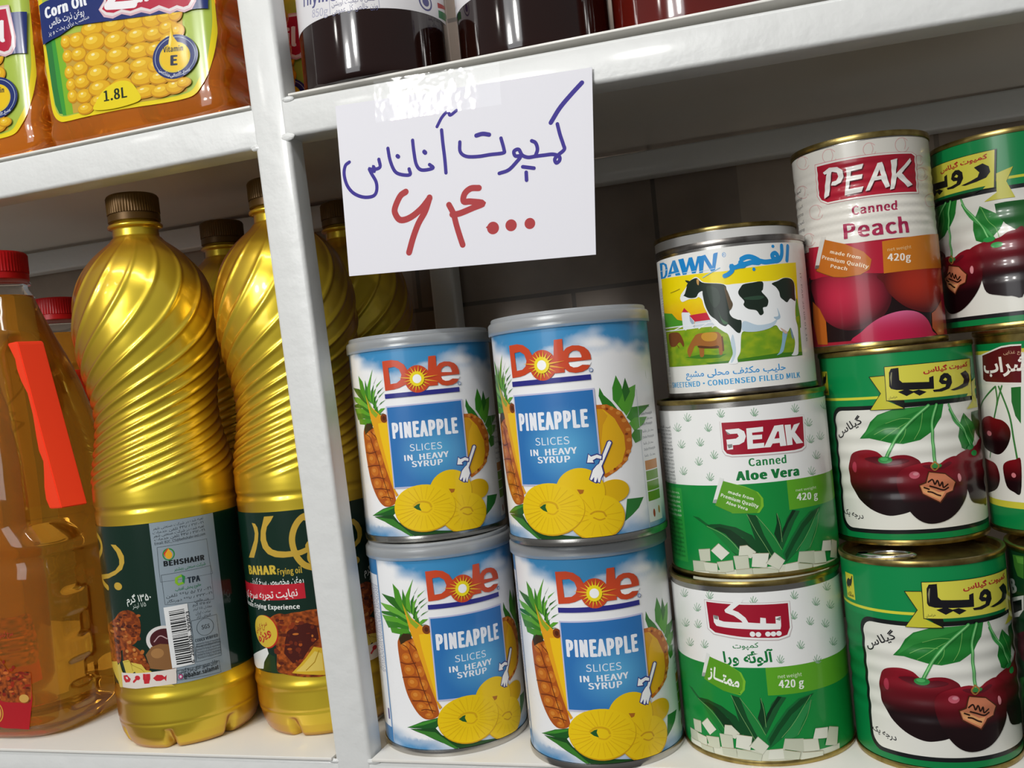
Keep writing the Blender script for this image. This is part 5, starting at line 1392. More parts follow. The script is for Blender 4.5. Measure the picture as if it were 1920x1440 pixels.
ART['cherry_label']=[
('R','#0c8a4a',-115,68.8,230,25,0),
('R','#0b7f42',-115,2.9,230,66,0),
('R','#d6d43e',-115,71.9,230,1.3,0),
('RR','#16181a',-40.4,5.8,84,68.8,7),
('RR','#e4e3da',-38.4,7.8,82.4,66.8,6),
('R','#d6cf3a',-50.5,74.8,8.0,12.2,0),
('P','#1f7a2e',[-23.1,52.7,-19.8,56.2,-16.9,60.8,-13.1,64.1,-5.5,66.5,8.9,66.8,17.8,66.9,16.0,60.6,11.7,54.9,5.2,50.7,-2.8,49.3,-8.4,50.1,-12.8,51.4,-18.1,52.8],[],0),
('P','#2f8a3a',[-21.4,52.9,-13.6,58.3,-4.5,61.7,7.3,65.3,10.4,66.9,3.0,66.4,-7.0,65.7,-13.1,63.4,-17.5,58.5],[],0),
('S','#6fb35a',0.3,[10.1,66.9,2.5,61.1,-4.6,57.0,-12.7,51.7],1),
('S','#6fb35a',0.3,[2.5,61.1,-3.1,61.6,-9.8,59.7],1),
('S','#6fb35a',0.3,[7.2,64.1,5.8,57.0,2.4,51.1],1),
('S','#6fb35a',0.3,[-0.6,58.3,-1.7,53.7,-4.2,49.9],1),
('S','#6fb35a',0.3,[-3.5,57.0,-10.0,57.0,-15.5,54.5],1),
('P','#1f7a2e',[29.5,61.3,25.7,54.7,24.9,50.2,26.1,44.7,28.9,43.4,33.5,44.6,37.7,48.6,39.5,52.0,36.6,56.4,31.9,59.6],[],0),
('S','#6fb35a',0.3,[29.7,60.9,32.8,53.3,36.0,48.9,37.4,41.8],1),
('P','#1c5a26',[36.3,61.0,41.1,61.2,46.5,61.0,49.4,60.9,48.1,46.1,45.2,46.5,40.2,50.8,36.6,56.2],[],0),
('S','#3f9a4a',1.2,[20.7,63.9,23.9,57.4,30.4,50.7,36.7,41.1],1),
('P','cherry',[20.4,39.3,23.6,41.9,29.7,43.5,37.0,44.5,40.5,46.4,43.9,47.0,48.1,46.1,45.6,16.6,39.9,15.5,34.5,16.5,28.9,18.8,26.5,26.6,21.6,35.2],[],0),
('E','#2f9a4a',35.6,41.1,2.8,1.4,0),
('E','#d88090',24.5,28.9,1.2,1.2,0),
('P','cherry',[-31.7,36.1,-30.7,41.8,-28.5,45.1,-24.7,46.7,-19.4,47.2,-14.8,46.0,-11.3,42.8,-6.8,43.9,-1.8,43.9,2.3,42.1,4.5,39.0,4.4,29.4,2.5,21.1,-1.4,17.1,-7.3,15.2,-13.2,14.9,-20.8,17.9,-27.3,23.5,-30.9,29.7],[],0),
('P','cherry',[-7.2,32.4,-5.0,36.6,-0.2,38.7,7.9,39.9,12.3,38.5,16.5,40.4,21.9,41.3,26.6,38.6,28.2,32.2,26.5,23.1,21.3,16.1,14.4,11.5,6.6,10.2,1.0,12.4,-3.4,18.0,-6.4,25.0],[],0),
('E','#a83448',-27.7,38.5,1.3,2.7,0),
('E','#c05a6a',1.0,34.1,2.4,1.8,0),
('E','#d48a94',1.6,34.6,1.3,0.8,0),
('E','#d48a90',22.6,30.8,1.0,2.0,0),
('P','#5c101c',[-21.6,42.9,-15.0,43.8,-11.4,42.0,-4.8,42.5,-0.6,41.3,-5.0,39.9,-11.6,39.5,-17.6,41.0],[],1),
('P','#661420',[4.8,38.2,7.8,38.5,12.2,37.3,17.2,39.1,18.9,38.1,13.6,35.8,8.3,36.3],[],1),
('S','#3f9a4a',1.5,[10.1,66.9,2.5,61.1,-4.5,53.9,-8.7,47.2,-11.5,41.9],1),
('S','#8ccf86',0.6000000000000001,[10.1,66.9,2.5,61.1,-4.5,53.9,-8.7,47.2,-11.5,41.9],1),
('S','#3f9a4a',1.4,[13.9,66.9,11.3,59.5,10.6,48.8,10.7,38.1],1),
('S','#8ccf86',0.5599999999999999,[13.9,66.9,11.3,59.5,10.6,48.8,10.7,38.1],1),
('S','#3f9a4a',1.1,[20.4,66.3,22.4,61.4,28.7,53.0,32.4,44.5],1),
('S','#8ccf86',0.44000000000000006,[20.4,66.3,22.4,61.4,28.7,53.0,32.4,44.5],1),
('E','#2f8a42',-11.5,42.0,3.3,1.7,0),
('E','#4fb060',-11.9,42.5,1.9,0.9,0),
('E','#3a8a42',11.1,37.7,2.6,1.1,0),
('E','#2f9a4a',32.3,44.2,2.7,1.2,0),
('P','#c9c437',[-15.1,82.9,-8.2,83.0,-6.9,75.0,-8.0,70.7,-0.5,66.4,-16.1,66.6,-10.5,74.5],[],0),
('P','#1a1a18',[-6.7,70.6,-0.2,70.7,-0.7,66.4],[],0),
('P','#c9c437',[38.3,75.5,45.7,77.5,42.3,70.9,45.4,62.7,38.6,62.9,31.9,62.9,37.8,66.4],[],0),
('S','#1a1a18',0.35,[-15.1,82.9,-10.5,74.5,-16.1,66.6,-0.5,66.4],0),
('S','#1a1a18',0.3,[-15.1,82.9,-8.2,83.0],0),
('P','#12180f',[-6.6,70.5,32.7,70.6,35.7,70.6,27.9,67.8,-0.4,68.3,-0.9,66.8],[],0),
('P','#1a1a18',[-7.9,87.3,39.6,87.3,37.6,68.7,-8.3,70.6],[],0),
('P','#d9d24c',[-7.6,87.0,38.7,87.0,36.9,69.0,-8.0,70.9],[],0),
('P','#0c6a38',[-0.5,70.6,33.4,70.4,31.8,69.0,-0.3,69.2],[],0),
('P','#17151a',[-5.9,84.2,-4.9,86.0,-1.6,86.2,-1.7,80.3,-0.5,78.9,11.4,78.1,11.6,80.2,13.7,80.8,13.4,74.6,3.8,75.1,-3.3,75.6,-5.7,76.4,-6.3,77.6],[],0),
('P','#8a8668',[-5.6,81.8,-5.0,84.1,-4.5,84.4,-5.4,77.6],[],0),
('P','#17151a',[-2.8,74.6,1.0,75.7,4.6,74.0,0.8,72.3],[],0),
('P','#17151a',[3.2,74.3,6.4,74.9,9.7,73.5,6.4,72.0],[],0),
('P','#17151a',[16.1,77.8,17.1,80.4,19.1,81.6,21.2,81.3,22.9,79.7,23.1,76.6,21.3,74.0,17.0,72.9,13.2,73.1,12.7,74.1,15.9,74.2,19.2,75.0,19.7,76.2,17.4,76.4],[[18.2,78.4,19.5,79.4,20.5,78.6,19.9,77.7]],0),
('P','#17151a',[28.9,80.5,33.0,81.6,35.6,79.6,36.0,76.8,34.0,74.4,29.3,73.3,23.8,72.7,21.7,73.2,26.6,74.3,30.2,75.5,31.2,77.6],[],0),
('T', '#b5162c', 'کمپوت گیلاس', 9.1, 82.6, 26.4, 2.6, 0.04, 2),
('T', '#222', 'خراسان', -7.2, 71.6, 4.0, 1.1, 0.075, 0),
('T', '#222226', 'گیلاس', -36.5, 53.6, 17.5, 4.4, 0.425, 1),
('T', '#222226', 'درجه یک', -38.4, 14.5, 13.2, 2.8, -0.137, 1),
('S','#a8743a',0.7,[10.5,39.8,12.2,37.6,10.3,35.7,8.6,37.7,10.5,39.8],1),
('P','#4a2410',[7.3,35.5,15.2,33.8,20.3,29.1,18.5,24.8,15.2,23.8,11.4,19.6,3.4,24.6,2.3,29.4,5.3,30.5],[],0),
('P','#c97a58',[7.6,34.9,15.0,33.3,19.6,29.0,18.1,25.2,14.7,24.3,11.2,20.4,3.9,25.0,2.8,28.9,5.8,29.9],[],0),
('P','#e0a06a',[3.2,28.8,6.8,27.7,11.0,25.0,14.1,25.1,11.2,21.2,4.1,25.6],[],0),
('S','#2a1208',0.7,[6.6,30.4,8.6,31.4,9.5,29.0,10.8,30.8,11.7,28.0,13.0,29.8,13.5,27.1,15.7,28.4],1),
('S','#2a1208',0.7,[7.2,28.4,9.7,27.4,13.4,25.9,15.9,26.8],1),
('S','#2a1208',0.7,[4.6,27.9,6.7,26.9],1),
('S','#2a1208',0.7,[6.2,25.8,8.0,25.3,10.1,24.0,11.6,23.4],1),
('P','#17151a',[-49.9,81.9,-48.6,83.7,-46.9,84.7,-45.7,84.1,-44.6,84.9,-43.7,86.4,-43.2,86.2,-44.1,83.1,-45.4,80.8,-46.3,81.2,-47.3,79.6,-48.0,80.8,-49.2,79.6],[],0),
('T', '#17151a', 'ﻚﻠﻣ', -49.5, 76, 6, 2.2, 0, 1),
]
ART['sour_cherry_label']=[
('R','#0b7f42',-115,2.9,230,90,0),
('R','#cfc83a',-115,13.0,230,76.5,0),
('R','#e6e4dc',-115,16.2,230,71.5,0),
('P','#1f6a2a',[-30.1,71.3,-25.2,71.5,-26.9,53.9,-29.3,57.7,-30.6,64.5],[],0),
('S','#3a7a3a',1.0,[-39.5,71.9,-46.9,67.6,-58.5,60.8,-63.3,54.1],1),
('S','#3a7a3a',1.0,[-39.2,71.9,-39.1,64.6,-42.6,56.0],1),
('S','#3a7a3a',1.0,[-37.1,71.9,-32.5,58.5,-31.3,46.3,-30.3,35.7],1),
('S','#3a7a3a',0.9,[-35.1,72.2,-38.4,65.4,-39.3,63.0],1),
('S','#3a7a3a',0.9,[-48.3,40.0,-49.9,36.7],1),
('P','cherryd',[-57.4,54.4,-47.3,57.4,-41.9,56.4,-36.6,55.4,-33.2,52.3,-32.9,47.8,-35.8,42.3,-41.0,38.8,-47.6,39.3,-57.6,41.6,-63.3,46.7],[],0),
('P','cherryd',[-63.1,34.6,-63.3,35.3,-47.0,34.6,-42.8,30.3,-43.1,24.8,-48.2,20.3,-63.3,17.2,-63.2,19.9],[],0),
('P','cherryd',[-39.4,32.1,-37.1,35.3,-31.5,36.8,-28.6,36.5,-30.2,20.9,-34.1,21.0,-38.1,23.7],[],0),
('E','#d07a80',-48.2,48.7,2.4,1.3,0),
('E','#d07a80',-33.2,29.1,1.3,1.2,0),
('P','#e9e4dc',[-49.0,87.7,-41.9,89.1,-33.3,91.3,-28.2,91.7,-23.1,91.5,-24.9,72.5,-47.3,73.5,-51.0,75.1],[],0),
('P','#5c1018',[-47.5,87.3,-41.8,88.4,-33.2,90.5,-28.3,90.9,-23.2,90.8,-24.8,73.4,-46.4,74.5,-48.9,75.6],[],0),
('T', '#efe9e0', 'شراب', -47.1, 78.9, 27.3, 7.1, 0.016, 2),
('T', '#d8b090', 'صنایع غذایی', -32.4, 87.4, 13.3, 1.5, -0.009, 0),
]
ART['dark_green_label']=[
('R','#123a1e',-115,2.5,230,91,0),
('P','#3f7a2a',[-49.2,91.5,-40.4,92.3,-41.9,81.6,-46.5,82.1,-48.7,86.2],[],0),
('P','#5c9a3a',[-46.3,91.3,-40.5,91.6,-40.9,88.5,-45.4,88.4],[],0),
('P','#d6d6d0',[-56.2,69.5,-43.0,73.8,-44.1,66.8,-48.6,62.6,-59.1,59.1],[],0),
('P','#101a14',[-54.8,68.0,-44.9,71.5,-45.4,66.5,-54.4,62.6],[],0),
('P','#4a1a22',[-55.1,52.4,-45.7,56.6,-48.5,41.3,-53.4,42.1],[],0),
('P','#2f7a34',[-63.6,27.9,-50.0,34.0,-57.1,8.3,-63.6,8.1],[],0),
('T', '#d0d0cc', 'B', -55.2, 72.1, 7.6, 6.2, 0.284, 2),
]
ART['frying_oil_label']=[
('R','#0c2a1e',-132.4,39,264.8,94.3,0),
('P','#c6a23c',[-16.0,127.3,-13.1,126.9,-11.4,124.7,-11.1,121.2,-12.3,116.5,-14.5,111.8,-17.6,106.7,-23.6,106.5,-19.1,112.0,-15.4,117.2,-14.2,121.2,-14.7,124.3],[],0),
('P','#c6a23c',[-5.3,130.9,1.2,131.0,-1.0,128.0,-4.0,125.0,-5.4,121.2,-5.6,117.3,-4.4,113.8,-2.0,111.6,1.4,110.5,6.3,109.9,14.2,109.9,18.9,111.3,19.7,108.4,15.4,107.0,10.0,106.6,4.3,106.5,-0.8,107.1,-5.6,109.1,-8.9,112.6,-10.0,117.3,-8.9,122.8,-6.8,127.4],[],0),
('S','#c6a23c',3.6,[21.8,129.5,18.3,128.7,15.0,126.0,12.3,121.7,10.8,116.4,11.2,110.6,13.0,105.4,16.4,101.1,21.4,98.8],1),
('T', '#d2b43e', 'BAHAR', -25.8, 96.6, 24.8, 4.9, 0.032, 2),
('T', '#c8aa3c', 'Frying oil', -0.3, 96.8, 14.9, 3.4, 0.003, 1),
('T', '#e6eae4', 'روغن مخصوص سرخ کردنی', -25.1, 90.4, 40.0, 4.4, 0.016, 1),
('R','#c02030',-43,82.0,58,9.0,0),
('T', '#f2ece8', 'نهایت تجربه سرخ کردن', -41.2, 81.6, 51.9, 4.6, 0.046, 1),
('T', '#f0f2ee', 'Ultimate Frying Experience', -41.0, 77.1, 52.0, 2.6, -0.012, 1),
('P','chicken',[-11.4,69.2,-7.4,72.7,-2.1,74.3,1.7,73.7,6.3,74.4,10.6,74.5,15.6,75.0,21.3,74.5,25.1,70.3,26.7,61.7,26.0,50.0,23.4,36.2,-6.3,39.4,-8.3,42.7,-7.2,50.8,-7.8,57.5,-10.5,62.4],[],0),
('P','#4a1810',[1.5,63.5,7.2,67.0,14.1,67.7,19.6,65.3,19.7,57.7,14.3,53.4,9.5,47.1,3.1,45.0,-1.9,50.9,-0.6,57.6],[],0),
('E','#a8501c',4.4,68.4,0.6,0.9,0),
('E','#6e2812',6.1,71.2,0.8,0.5,0),
('E','#6e2812',7.1,65.5,1.1,1.2,0),
('E','#6e2812',-2.6,66.3,2.1,1.0,0),
('E','#a8501c',4.1,43.1,1.3,0.5,0),
('E','#6e2812',6.2,56.4,1.0,1.2,0),
('E','#8a3412',-1.8,55.3,1.2,0.9,0),
('E','#8a3412',-4.2,71.4,1.4,0.9,0),
('E','#c4702c',17.2,57.7,1.0,0.6,0),
('E','#a8501c',-2.6,49.2,1.5,0.9,0),
('E','#5a2010',19.3,49.3,1.3,0.5,0),
('E','#5a2010',10.2,67.6,0.7,0.9,0),
('E','#6e2812',-7.4,52.5,1.7,1.3,0),
('E','#6e2812',2.3,51.8,1.3,1.2,0),
('E','#5a2010',-4.1,70.3,1.4,1.0,0),
('E','#6e2812',-6.7,51.5,2.4,1.2,0),
('E','#5a2010',2.4,61.3,0.6,0.8,0),
('E','#a8501c',-0.6,69.6,0.9,0.7,0),
('E','#c4702c',16.3,59.9,0.6,0.8,0),
('E','#c4702c',9.2,45.7,1.7,0.7,0),
('E','#c4702c',6.7,61.9,1.9,0.6,0),
('E','#8a3412',-0.7,66.1,0.6,1.2,0),
('E','#8a3412',-0.7,64.5,1.2,0.8,0),
('E','#6e2812',9.5,43.5,1.8,1.0,0),
('E','#6e2812',16.2,58.1,1.0,0.8,0),
('E','#a8501c',-4.8,53.7,0.9,1.3,0),
('E','#6e2812',8.2,69.4,0.6,0.4,0),
('E','#5a2010',-1.2,70.1,1.5,0.5,0),
('E','#5a2010',-0.2,61.6,2.0,1.0,0),
('E','#c4702c',9.2,69.2,1.9,0.8,0),
('E','#a8501c',9.6,70.1,1.5,1.1,0),
('E','#6e2812',7.6,51.7,0.6,1.3,0),
('E','#6e2812',10.8,68.1,1.7,1.1,0),
('E','#a8501c',2.0,53.4,1.6,0.7,0),
('E','#8a3412',5.7,67.8,1.3,1.1,0),
('E','#8a3412',4.4,66.2,1.7,1.2,0),
('E','#6e2812',16.8,65.0,1.1,1.1,0),
('E','#c4702c',22.5,47.0,0.8,1.0,0),
('E','#5a2010',22.5,57.5,1.7,0.7,0),
('E','#8a3412',0.8,66.2,1.1,0.9,0),
('E','#a8501c',22.9,52.4,1.1,1.0,0),
('E','#a8501c',19.0,69.1,1.7,1.1,0),
('E','#8a3412',16.4,57.4,1.1,1.0,0),
('E','#c4702c',-6.7,44.0,1.4,1.1,0),
('E','#8a3412',-3.7,68.3,0.7,1.0,0),
('E','#6e2812',7.3,52.8,1.7,1.3,0),
('E','#6e2812',14.0,61.6,1.2,0.4,0),
('E','#a8501c',17.1,49.7,1.2,1.3,0),
('E','#8a3412',5.6,46.3,0.6,0.6,0),
('E','#5a2010',8.1,49.4,0.9,0.8,0),
('E','#5a2010',-4.8,45.2,2.1,1.0,0),
('E','#6e2812',18.2,56.0,0.7,0.6,0),
('E','#8a3412',8.0,46.1,1.4,1.1,0),
('E','#6e2812',-1.3,68.9,1.7,0.9,0),
('E','#6e2812',3.3,57.2,1.2,1.1,0),
('E','#8a3412',21.5,69.6,0.9,1.1,0),
('E','#a8501c',8.9,55.6,1.1,1.0,0),
('E','#5a2010',9.0,57.1,1.1,0.9,0),
('E','#6e2812',6.8,44.1,1.7,1.3,0),
('E','#8a3412',1.0,56.0,1.8,0.5,0),
('P','#e8e8e4',[-41.2,44.6,-14.9,53.8,-13.9,50.3,-19.4,44.6,-21.0,40.5,-31.2,39.2,-41.2,40.2],[],0),
('P','#1e3a1c',[-21.0,40.5,-17.5,46.5,-13.5,50.3,-8.9,49.0,-8.7,41.8,-7.4,39.3,-17.2,39.7],[],0),
('P','#d8b02c',[1.8,39.5,7.5,44.3,11.3,47.8,16.4,53.6,21.2,52.1,25.4,48.4,24.2,36.0],[],0),
('P','#e4c860',[4.4,40.3,9.2,43.8,16.6,51.0,20.5,49.2,20.4,39.2],[],0),
('S','#b08a1c',0.5,[10.5,40.4,16.0,44.8,19.1,51.1],0),
('E','#c02a1c',-14.0,63.2,9.6,9.8,0),
('E','#d8b83a',-15.4,63.4,10.3,9.5,0),
('T', '#a8401c', 'سرخ کردنی', -24.7, 61.8, 13.7, 3.2, 0.421, 1),
('T', '#c03020', 'ویژه', -21.8, 56.2, 13.6, 4.6, 0.478, 2),
('R','#93a1ab',72.2,38.6,37.6,94.6,0),
('S','#c6a23c',3.4,[20.6,128.2,20.4,127.9,28.3,126.9,32.8,123.3,31.2,118.4,20.3,112.8,20.5,108.8,20.7,105.5],1),
('S','#c6a23c',3.4,[20.5,108.6,20.4,103.1,27.4,99.4,35.2,96.8],1),
('P','#c6a23c',[44.8,122.8,49.1,122.5,52.4,119.7,54.4,115.8,54.2,111.9,51.9,108.0,45.9,104.9,38.4,102.6,24.8,100.8,20.4,101.7,20.3,103.1,39.0,105.4,46.3,107.6,50.2,110.8,50.6,113.9,49.1,118.2],[],0),
('E','#c6a23c',46.7,98.1,3.5,2.3,0),
('T', '#e8ece6', '۱۳۵۰ گرم', 52.5, 88.3, 16.1, 4.7, 0.054, 1),
('T', '#c8d0c8', '۱/۵ لیتر', 56.2, 85.1, 8.9, 2.7, 0.072, 0),
('P','chicken',[38.8,78.2,44.9,82.4,51.3,84.1,56.0,83.0,59.5,79.5,60.1,73.6,58.2,67.8,54.2,64.0,49.0,62.6,41.0,59.5,30.7,59.9,20.3,65.0,23.5,71.7],[],0),
('P','chicken',[20.3,69.3,31.9,63.5,41.3,61.2,42.2,57.9,39.6,52.5,27.3,51.4,20.4,58.1],[],0),
('P','chicken',[45.8,62.5,53.0,63.1,58.6,59.3,61.3,54.1,62.6,49.0,57.3,47.5,50.0,49.1,44.3,53.0,43.7,58.0],[],0),
('E','#a85a24',38.3,73.1,2.6,0.8,0),
('E','#a85a24',41.7,75.8,2.7,0.6,0),
('E','#7a3414',52.9,70.2,1.0,0.5,0),
('E','#a85a24',47.2,68.6,1.4,0.8,0),
('E','#7a3414',57.9,67.2,1.4,1.2,0),
('E','#4a1e10',46.5,74.1,1.3,1.0,0),
('E','#c07a3a',33.7,70.6,3.7,0.8,0),
('E','#a85a24',49.5,76.3,0.9,1.1,0),
('E','#a85a24',40.3,65.8,1.5,0.5,0),
('E','#7a3414',55.0,76.8,1.6,1.1,0),
('E','#c07a3a',51.5,65.3,0.9,1.1,0),
('E','#a85a24',49.7,69.4,1.1,1.1,0),
('E','#4a1e10',38.8,65.4,3.2,1.0,0),
('E','#7a3414',55.9,79.9,0.7,1.1,0),
('E','#5a2412',47.9,75.5,1.4,1.1,0),
('E','#7a3414',52.3,80.6,1.9,1.2,0),
('E','#4a1e10',43.5,78.0,2.0,0.9,0),
('E','#7a3414',41.0,73.3,1.5,1.1,0),
('E','#a85a24',59.5,80.6,1.4,0.8,0),
('E','#c07a3a',40.4,72.7,1.2,1.1,0),
('E','#c07a3a',47.0,72.8,2.3,0.7,0),
('E','#7a3414',42.0,77.1,2.5,1.0,0),
('E','#4a1e10',51.8,74.5,2.0,1.1,0),
('E','#4a1e10',33.1,69.3,3.0,0.5,0),
('E','#5a2412',52.5,74.9,1.5,0.6,0),
('E','#c07a3a',42.6,76.0,1.2,0.7,0),
('E','#4a1e10',33.9,73.9,4.6,0.9,0),
('E','#4a1e10',40.5,64.3,1.4,0.6,0),
('E','#4a1e10',45.7,79.8,1.6,0.6,0),
('E','#4a1e10',49.9,81.2,1.9,0.5,0),
('E','#4a1e10',50.8,74.7,1.1,0.6,0),
('E','#7a3414',50.5,72.4,1.6,1.0,0),
('E','#4a1e10',56.7,74.7,1.5,0.8,0),
('E','#7a3414',42.8,70.5,1.0,1.1,0),
('E','#5a2412',56.5,70.7,0.8,0.8,0),
('E','#a85a24',47.9,67.1,2.0,0.9,0),
('E','#7a3414',56.4,69.8,0.7,0.5,0),
('E','#c07a3a',50.6,65.1,1.8,0.9,0),
('E','#7a3414',51.2,70.7,1.3,0.4,0),
('E','#5a2412',54.4,68.7,1.8,0.5,0),
('E','#c07a3a',48.6,68.6,1.1,0.5,0),
('E','#7a3414',41.9,68.5,1.4,1.0,0),
('E','#a85a24',46.8,66.8,1.5,1.0,0),
('E','#7a3414',54.1,70.9,0.7,0.5,0),
('E','#4a1e10',41.5,68.2,2.1,0.5,0),
('E','#c88844',53.9,55.5,0.7,0.6,0),
('E','#8a4418',53.7,52.9,1.1,0.7,0),
('E','#b8692c',47.4,50.6,1.2,0.5,0),
('E','#b8692c',54.1,57.7,1.5,1.0,0),
('E','#b8692c',53.7,58.0,1.6,1.0,0),
('E','#c88844',48.0,59.8,1.4,1.0,0),
('E','#c88844',47.8,51.4,1.1,0.5,0),
('E','#8a4418',52.1,55.3,1.1,0.5,0),
('E','#8a4418',60.1,53.2,0.8,0.5,0),
('E','#8a4418',52.1,57.4,0.7,0.9,0),
('E','#b8692c',59.4,59.6,1.2,1.0,0),
('E','#8a4418',51.1,56.7,1.1,1.0,0),
('E','#8a4418',46.6,50.2,1.9,0.6,0),
('E','#c88844',46.6,53.2,2.0,0.6,0),
('E','#b8692c',50.5,55.1,1.6,0.9,0),
('E','#c88844',53.8,60.7,1.1,1.0,0),
('E','#b8692c',55.4,58.7,0.7,0.9,0),
('E','#c88844',53.1,52.4,1.6,0.7,0),
('E','#b8692c',59.8,54.7,1.0,0.6,0),
('E','#c88844',50.7,52.5,1.0,0.8,0),
('E','#8a4418',51.0,54.6,0.8,0.8,0),
('E','#8a4418',47.3,55.1,1.5,0.7,0),
('E','#8a4418',51.2,52.3,0.8,0.5,0),
('E','#b8692c',47.9,56.9,1.1,0.7,0),
('E','#b8692c',58.9,58.7,1.3,0.7,0),
('E','#dcd8d4',72.4,65.4,9.9,8.0,0),
('E','#4a1a1e',72.8,65.4,8.0,6.3,0),
('S','#c0a0a0',0.6,[67.3,64.7,71.0,67.7,74.8,65.5],1),
('P','#8a6038',[61.2,57.5,65.3,61.9,70.5,63.1,78.5,61.6,77.1,46.6,63.1,49.4],[],0),
('E','#a87a48',68.3,57.8,3.8,2.9,0),
('P','#d8c050',[20.3,50.0,36.0,52.9,41.3,44.1,36.8,39.2],[],0),
('P','#d8c050',[43.0,53.7,48.5,54.9,53.3,48.3,45.7,44.5],[],0),
('P','#d8c050',[50.6,53.3,57.8,52.1,61.1,47.4,53.1,46.6],[],0),
('P','#d8c050',[31.9,46.2,39.6,52.5,44.7,38.5,36.4,37.4],[],0),
('P','#d8c050',[53.5,50.0,63.0,48.1,76.2,37.5,65.5,38.7],[],0),
('S','#b09830',0.4,[44.4,53.4,49.6,54.1,51.1,48.3],0),
('S','#b09830',0.4,[39.3,50.7,43.0,45.2,44.8,39.3],0),
('S','#b09830',0.4,[51.5,51.7,57.5,49.2,59.2,47.4],0),
('P','#e6dcd2',[40.5,46.8,52.0,47.0,64.7,47.4,78.0,47.7,77.1,39.0,63.8,38.8,51.9,37.9,40.1,38.0],[],0),
('P','#c82a34',[42.2,45.1,45.9,45.8,48.7,43.5,47.5,41.7,43.7,41.1,42.3,42.9],[],0),
('P','#e6dcd2',[44.3,44.4,45.9,44.6,46.5,43.3,44.8,43.2],[],0),
('E','#c82a34',54.0,44.3,1.9,1.4,0),
('S','#c82a34',1.3,[52.6,43.2,50.8,41.9],1),
('P','#c82a34',[58.0,43.4,62.3,43.6,61.4,40.8,58.2,40.7],[],0),
('S','#c82a34',0.9,[58.5,46.2,58.2,43.4],0),
('S','#c82a34',0.9,[59.4,46.2,59.1,43.4],0),
('S','#c82a34',0.9,[60.4,46.1,60.1,43.4],0),
('S','#c82a34',0.9,[61.3,46.1,61.0,43.3],0),
('S','#c82a34',0.9,[62.2,46.1,61.9,43.3],0),
('P','#c82a34',[64.1,43.7,66.6,45.5,69.6,45.1,70.9,43.7,72.2,44.8,71.5,41.1,70.6,42.6,68.4,41.7,65.8,41.9],[],0),
('T', '#2a3238', 'تهیه شده در شرکت صنعتی شهر', 74.0, 129.1, 29.0, 1.5, 0.058, 0),
('T', '#2a3238', '۰۲۱-۴۴۱۸۸۳۱۲ تلفن خدمات', 73.7, 126.7, 29.2, 1.5, 0.054, 0),
('T', '#2a3238', 'تهیه شده در شرکت صنعتی شهر', 73.9, 124.8, 29.0, 1.5, 0.045, 0),
('T', '#2a3238', '۰۲۱-۴۴۱۸۸۳۱۲ تلفن خدمات', 74.1, 122.7, 28.9, 1.5, 0.036, 0),
('T', '#2a3238', 'Email: B2C_CS@behshahr-ind.com', 74.1, 120.3, 28.9, 1.5, 0.034, 0),
('S','#3a444a',0.25,[75.2,118.8,103.6,118.8,103.8,104.8,104.8,97.8,74.8,98.6,74.8,107.2,75.2,118.8],0),
('E','#2f8a3a',81.0,113.9,3.4,3.6,0),
('E','#93a1ab',81.0,113.8,2.7,2.9,0),
('P','#d83a2a',[78.3,114.9,80.6,117.3,81.3,117.2,79.3,114.7,78.8,112.5],[],0),
('E','#f0b02a',81.0,113.5,2.0,2.3,0),
('P','#f0b02a',[79.7,115.1,81.3,117.3,82.6,114.7],[],0),
('T', '#1c2226', 'BEHSHAHR', 77.6, 107.4, 23.2, 2.9, -0.021, 2),
('T', '#1f7a4a', 'شرکت صنعتی بهشهر', 82.9, 103.8, 18.1, 1.8, 0.001, 1),
('S','#3a444a',0.25,[75.6,102.5,103.9,102.7,103.6,82.7,75.9,85.2,75.6,102.5],0),
('P','#8ac02a',[82.9,99.8,86.6,101.2,88.5,99.6,87.7,95.5,84.2,94.9,82.6,96.8],[[84.6,99.1,86.5,99.8,86.9,98.6,86.6,96.8,84.5,96.3,84.1,97.4]],0),
('P','#2f8a4a',[86.6,101.2,88.5,99.6,87.7,95.5,86.6,96.8,86.9,98.6],[],0),
('T', '#23303a', 'TPA', 89.5, 95.4, 7.3, 3.2, -0.013, 2),
('T', '#1f7a4a', 'طلوع پخش آفتاب', 82.3, 92.1, 14.6, 1.8, 0.023, 1),
('T', '#2a3238', '۰۲۱-۶۶۱۸۵۸۲۸ تلفن', 76.9, 89.0, 25.8, 1.8, -0.001, 0),
('T', '#2a3238', '۰۲۱-۶۶۱۸۸۳۳۳ دورنگار', 76.8, 86.1, 26.2, 1.7, 0.002, 0),
('T', '#2a3238', 'وزن خالص:', 91.8, 83.7, 8.6, 1.5, -0.042, 0),
('T', '#2a3238', '۱۳۵۰±۱۸ گرم', 90.8, 81.5, 10.7, 1.7, -0.048, 0),
('T', '#2a3238', 'معادل ۱/۵ لیتر', 90.6, 79.0, 11.2, 1.5, -0.05, 0),
('T', '#2a3238', 'ساخت ایران', 91.8, 76.2, 8.8, 1.7, -0.034, 0),
('T', '#2a3238', 'فروش آزاد', 92.1, 73.8, 8.4, 1.8, 0.002, 0),
('P','#eceeee',[74.8,83.7,87.9,83.8,88.1,48.3,75.7,48.0],[],0),
('P','#1a1c1e',[77.4,81.0,85.9,81.1,85.9,80.7,77.4,80.6],[],0),
('P','#1a1c1e',[77.4,80.0,85.9,80.0,85.9,79.6,77.4,79.6],[],0),
('P','#1a1c1e',[77.5,79.1,85.9,79.2,86.0,78.4,77.5,78.3],[],0),
('P','#1a1c1e',[77.5,77.6,86.0,77.7,86.0,77.4,77.5,77.3],[],0),
('P','#1a1c1e',[77.5,76.7,86.0,76.7,86.0,76.5,77.5,76.4],[],0),
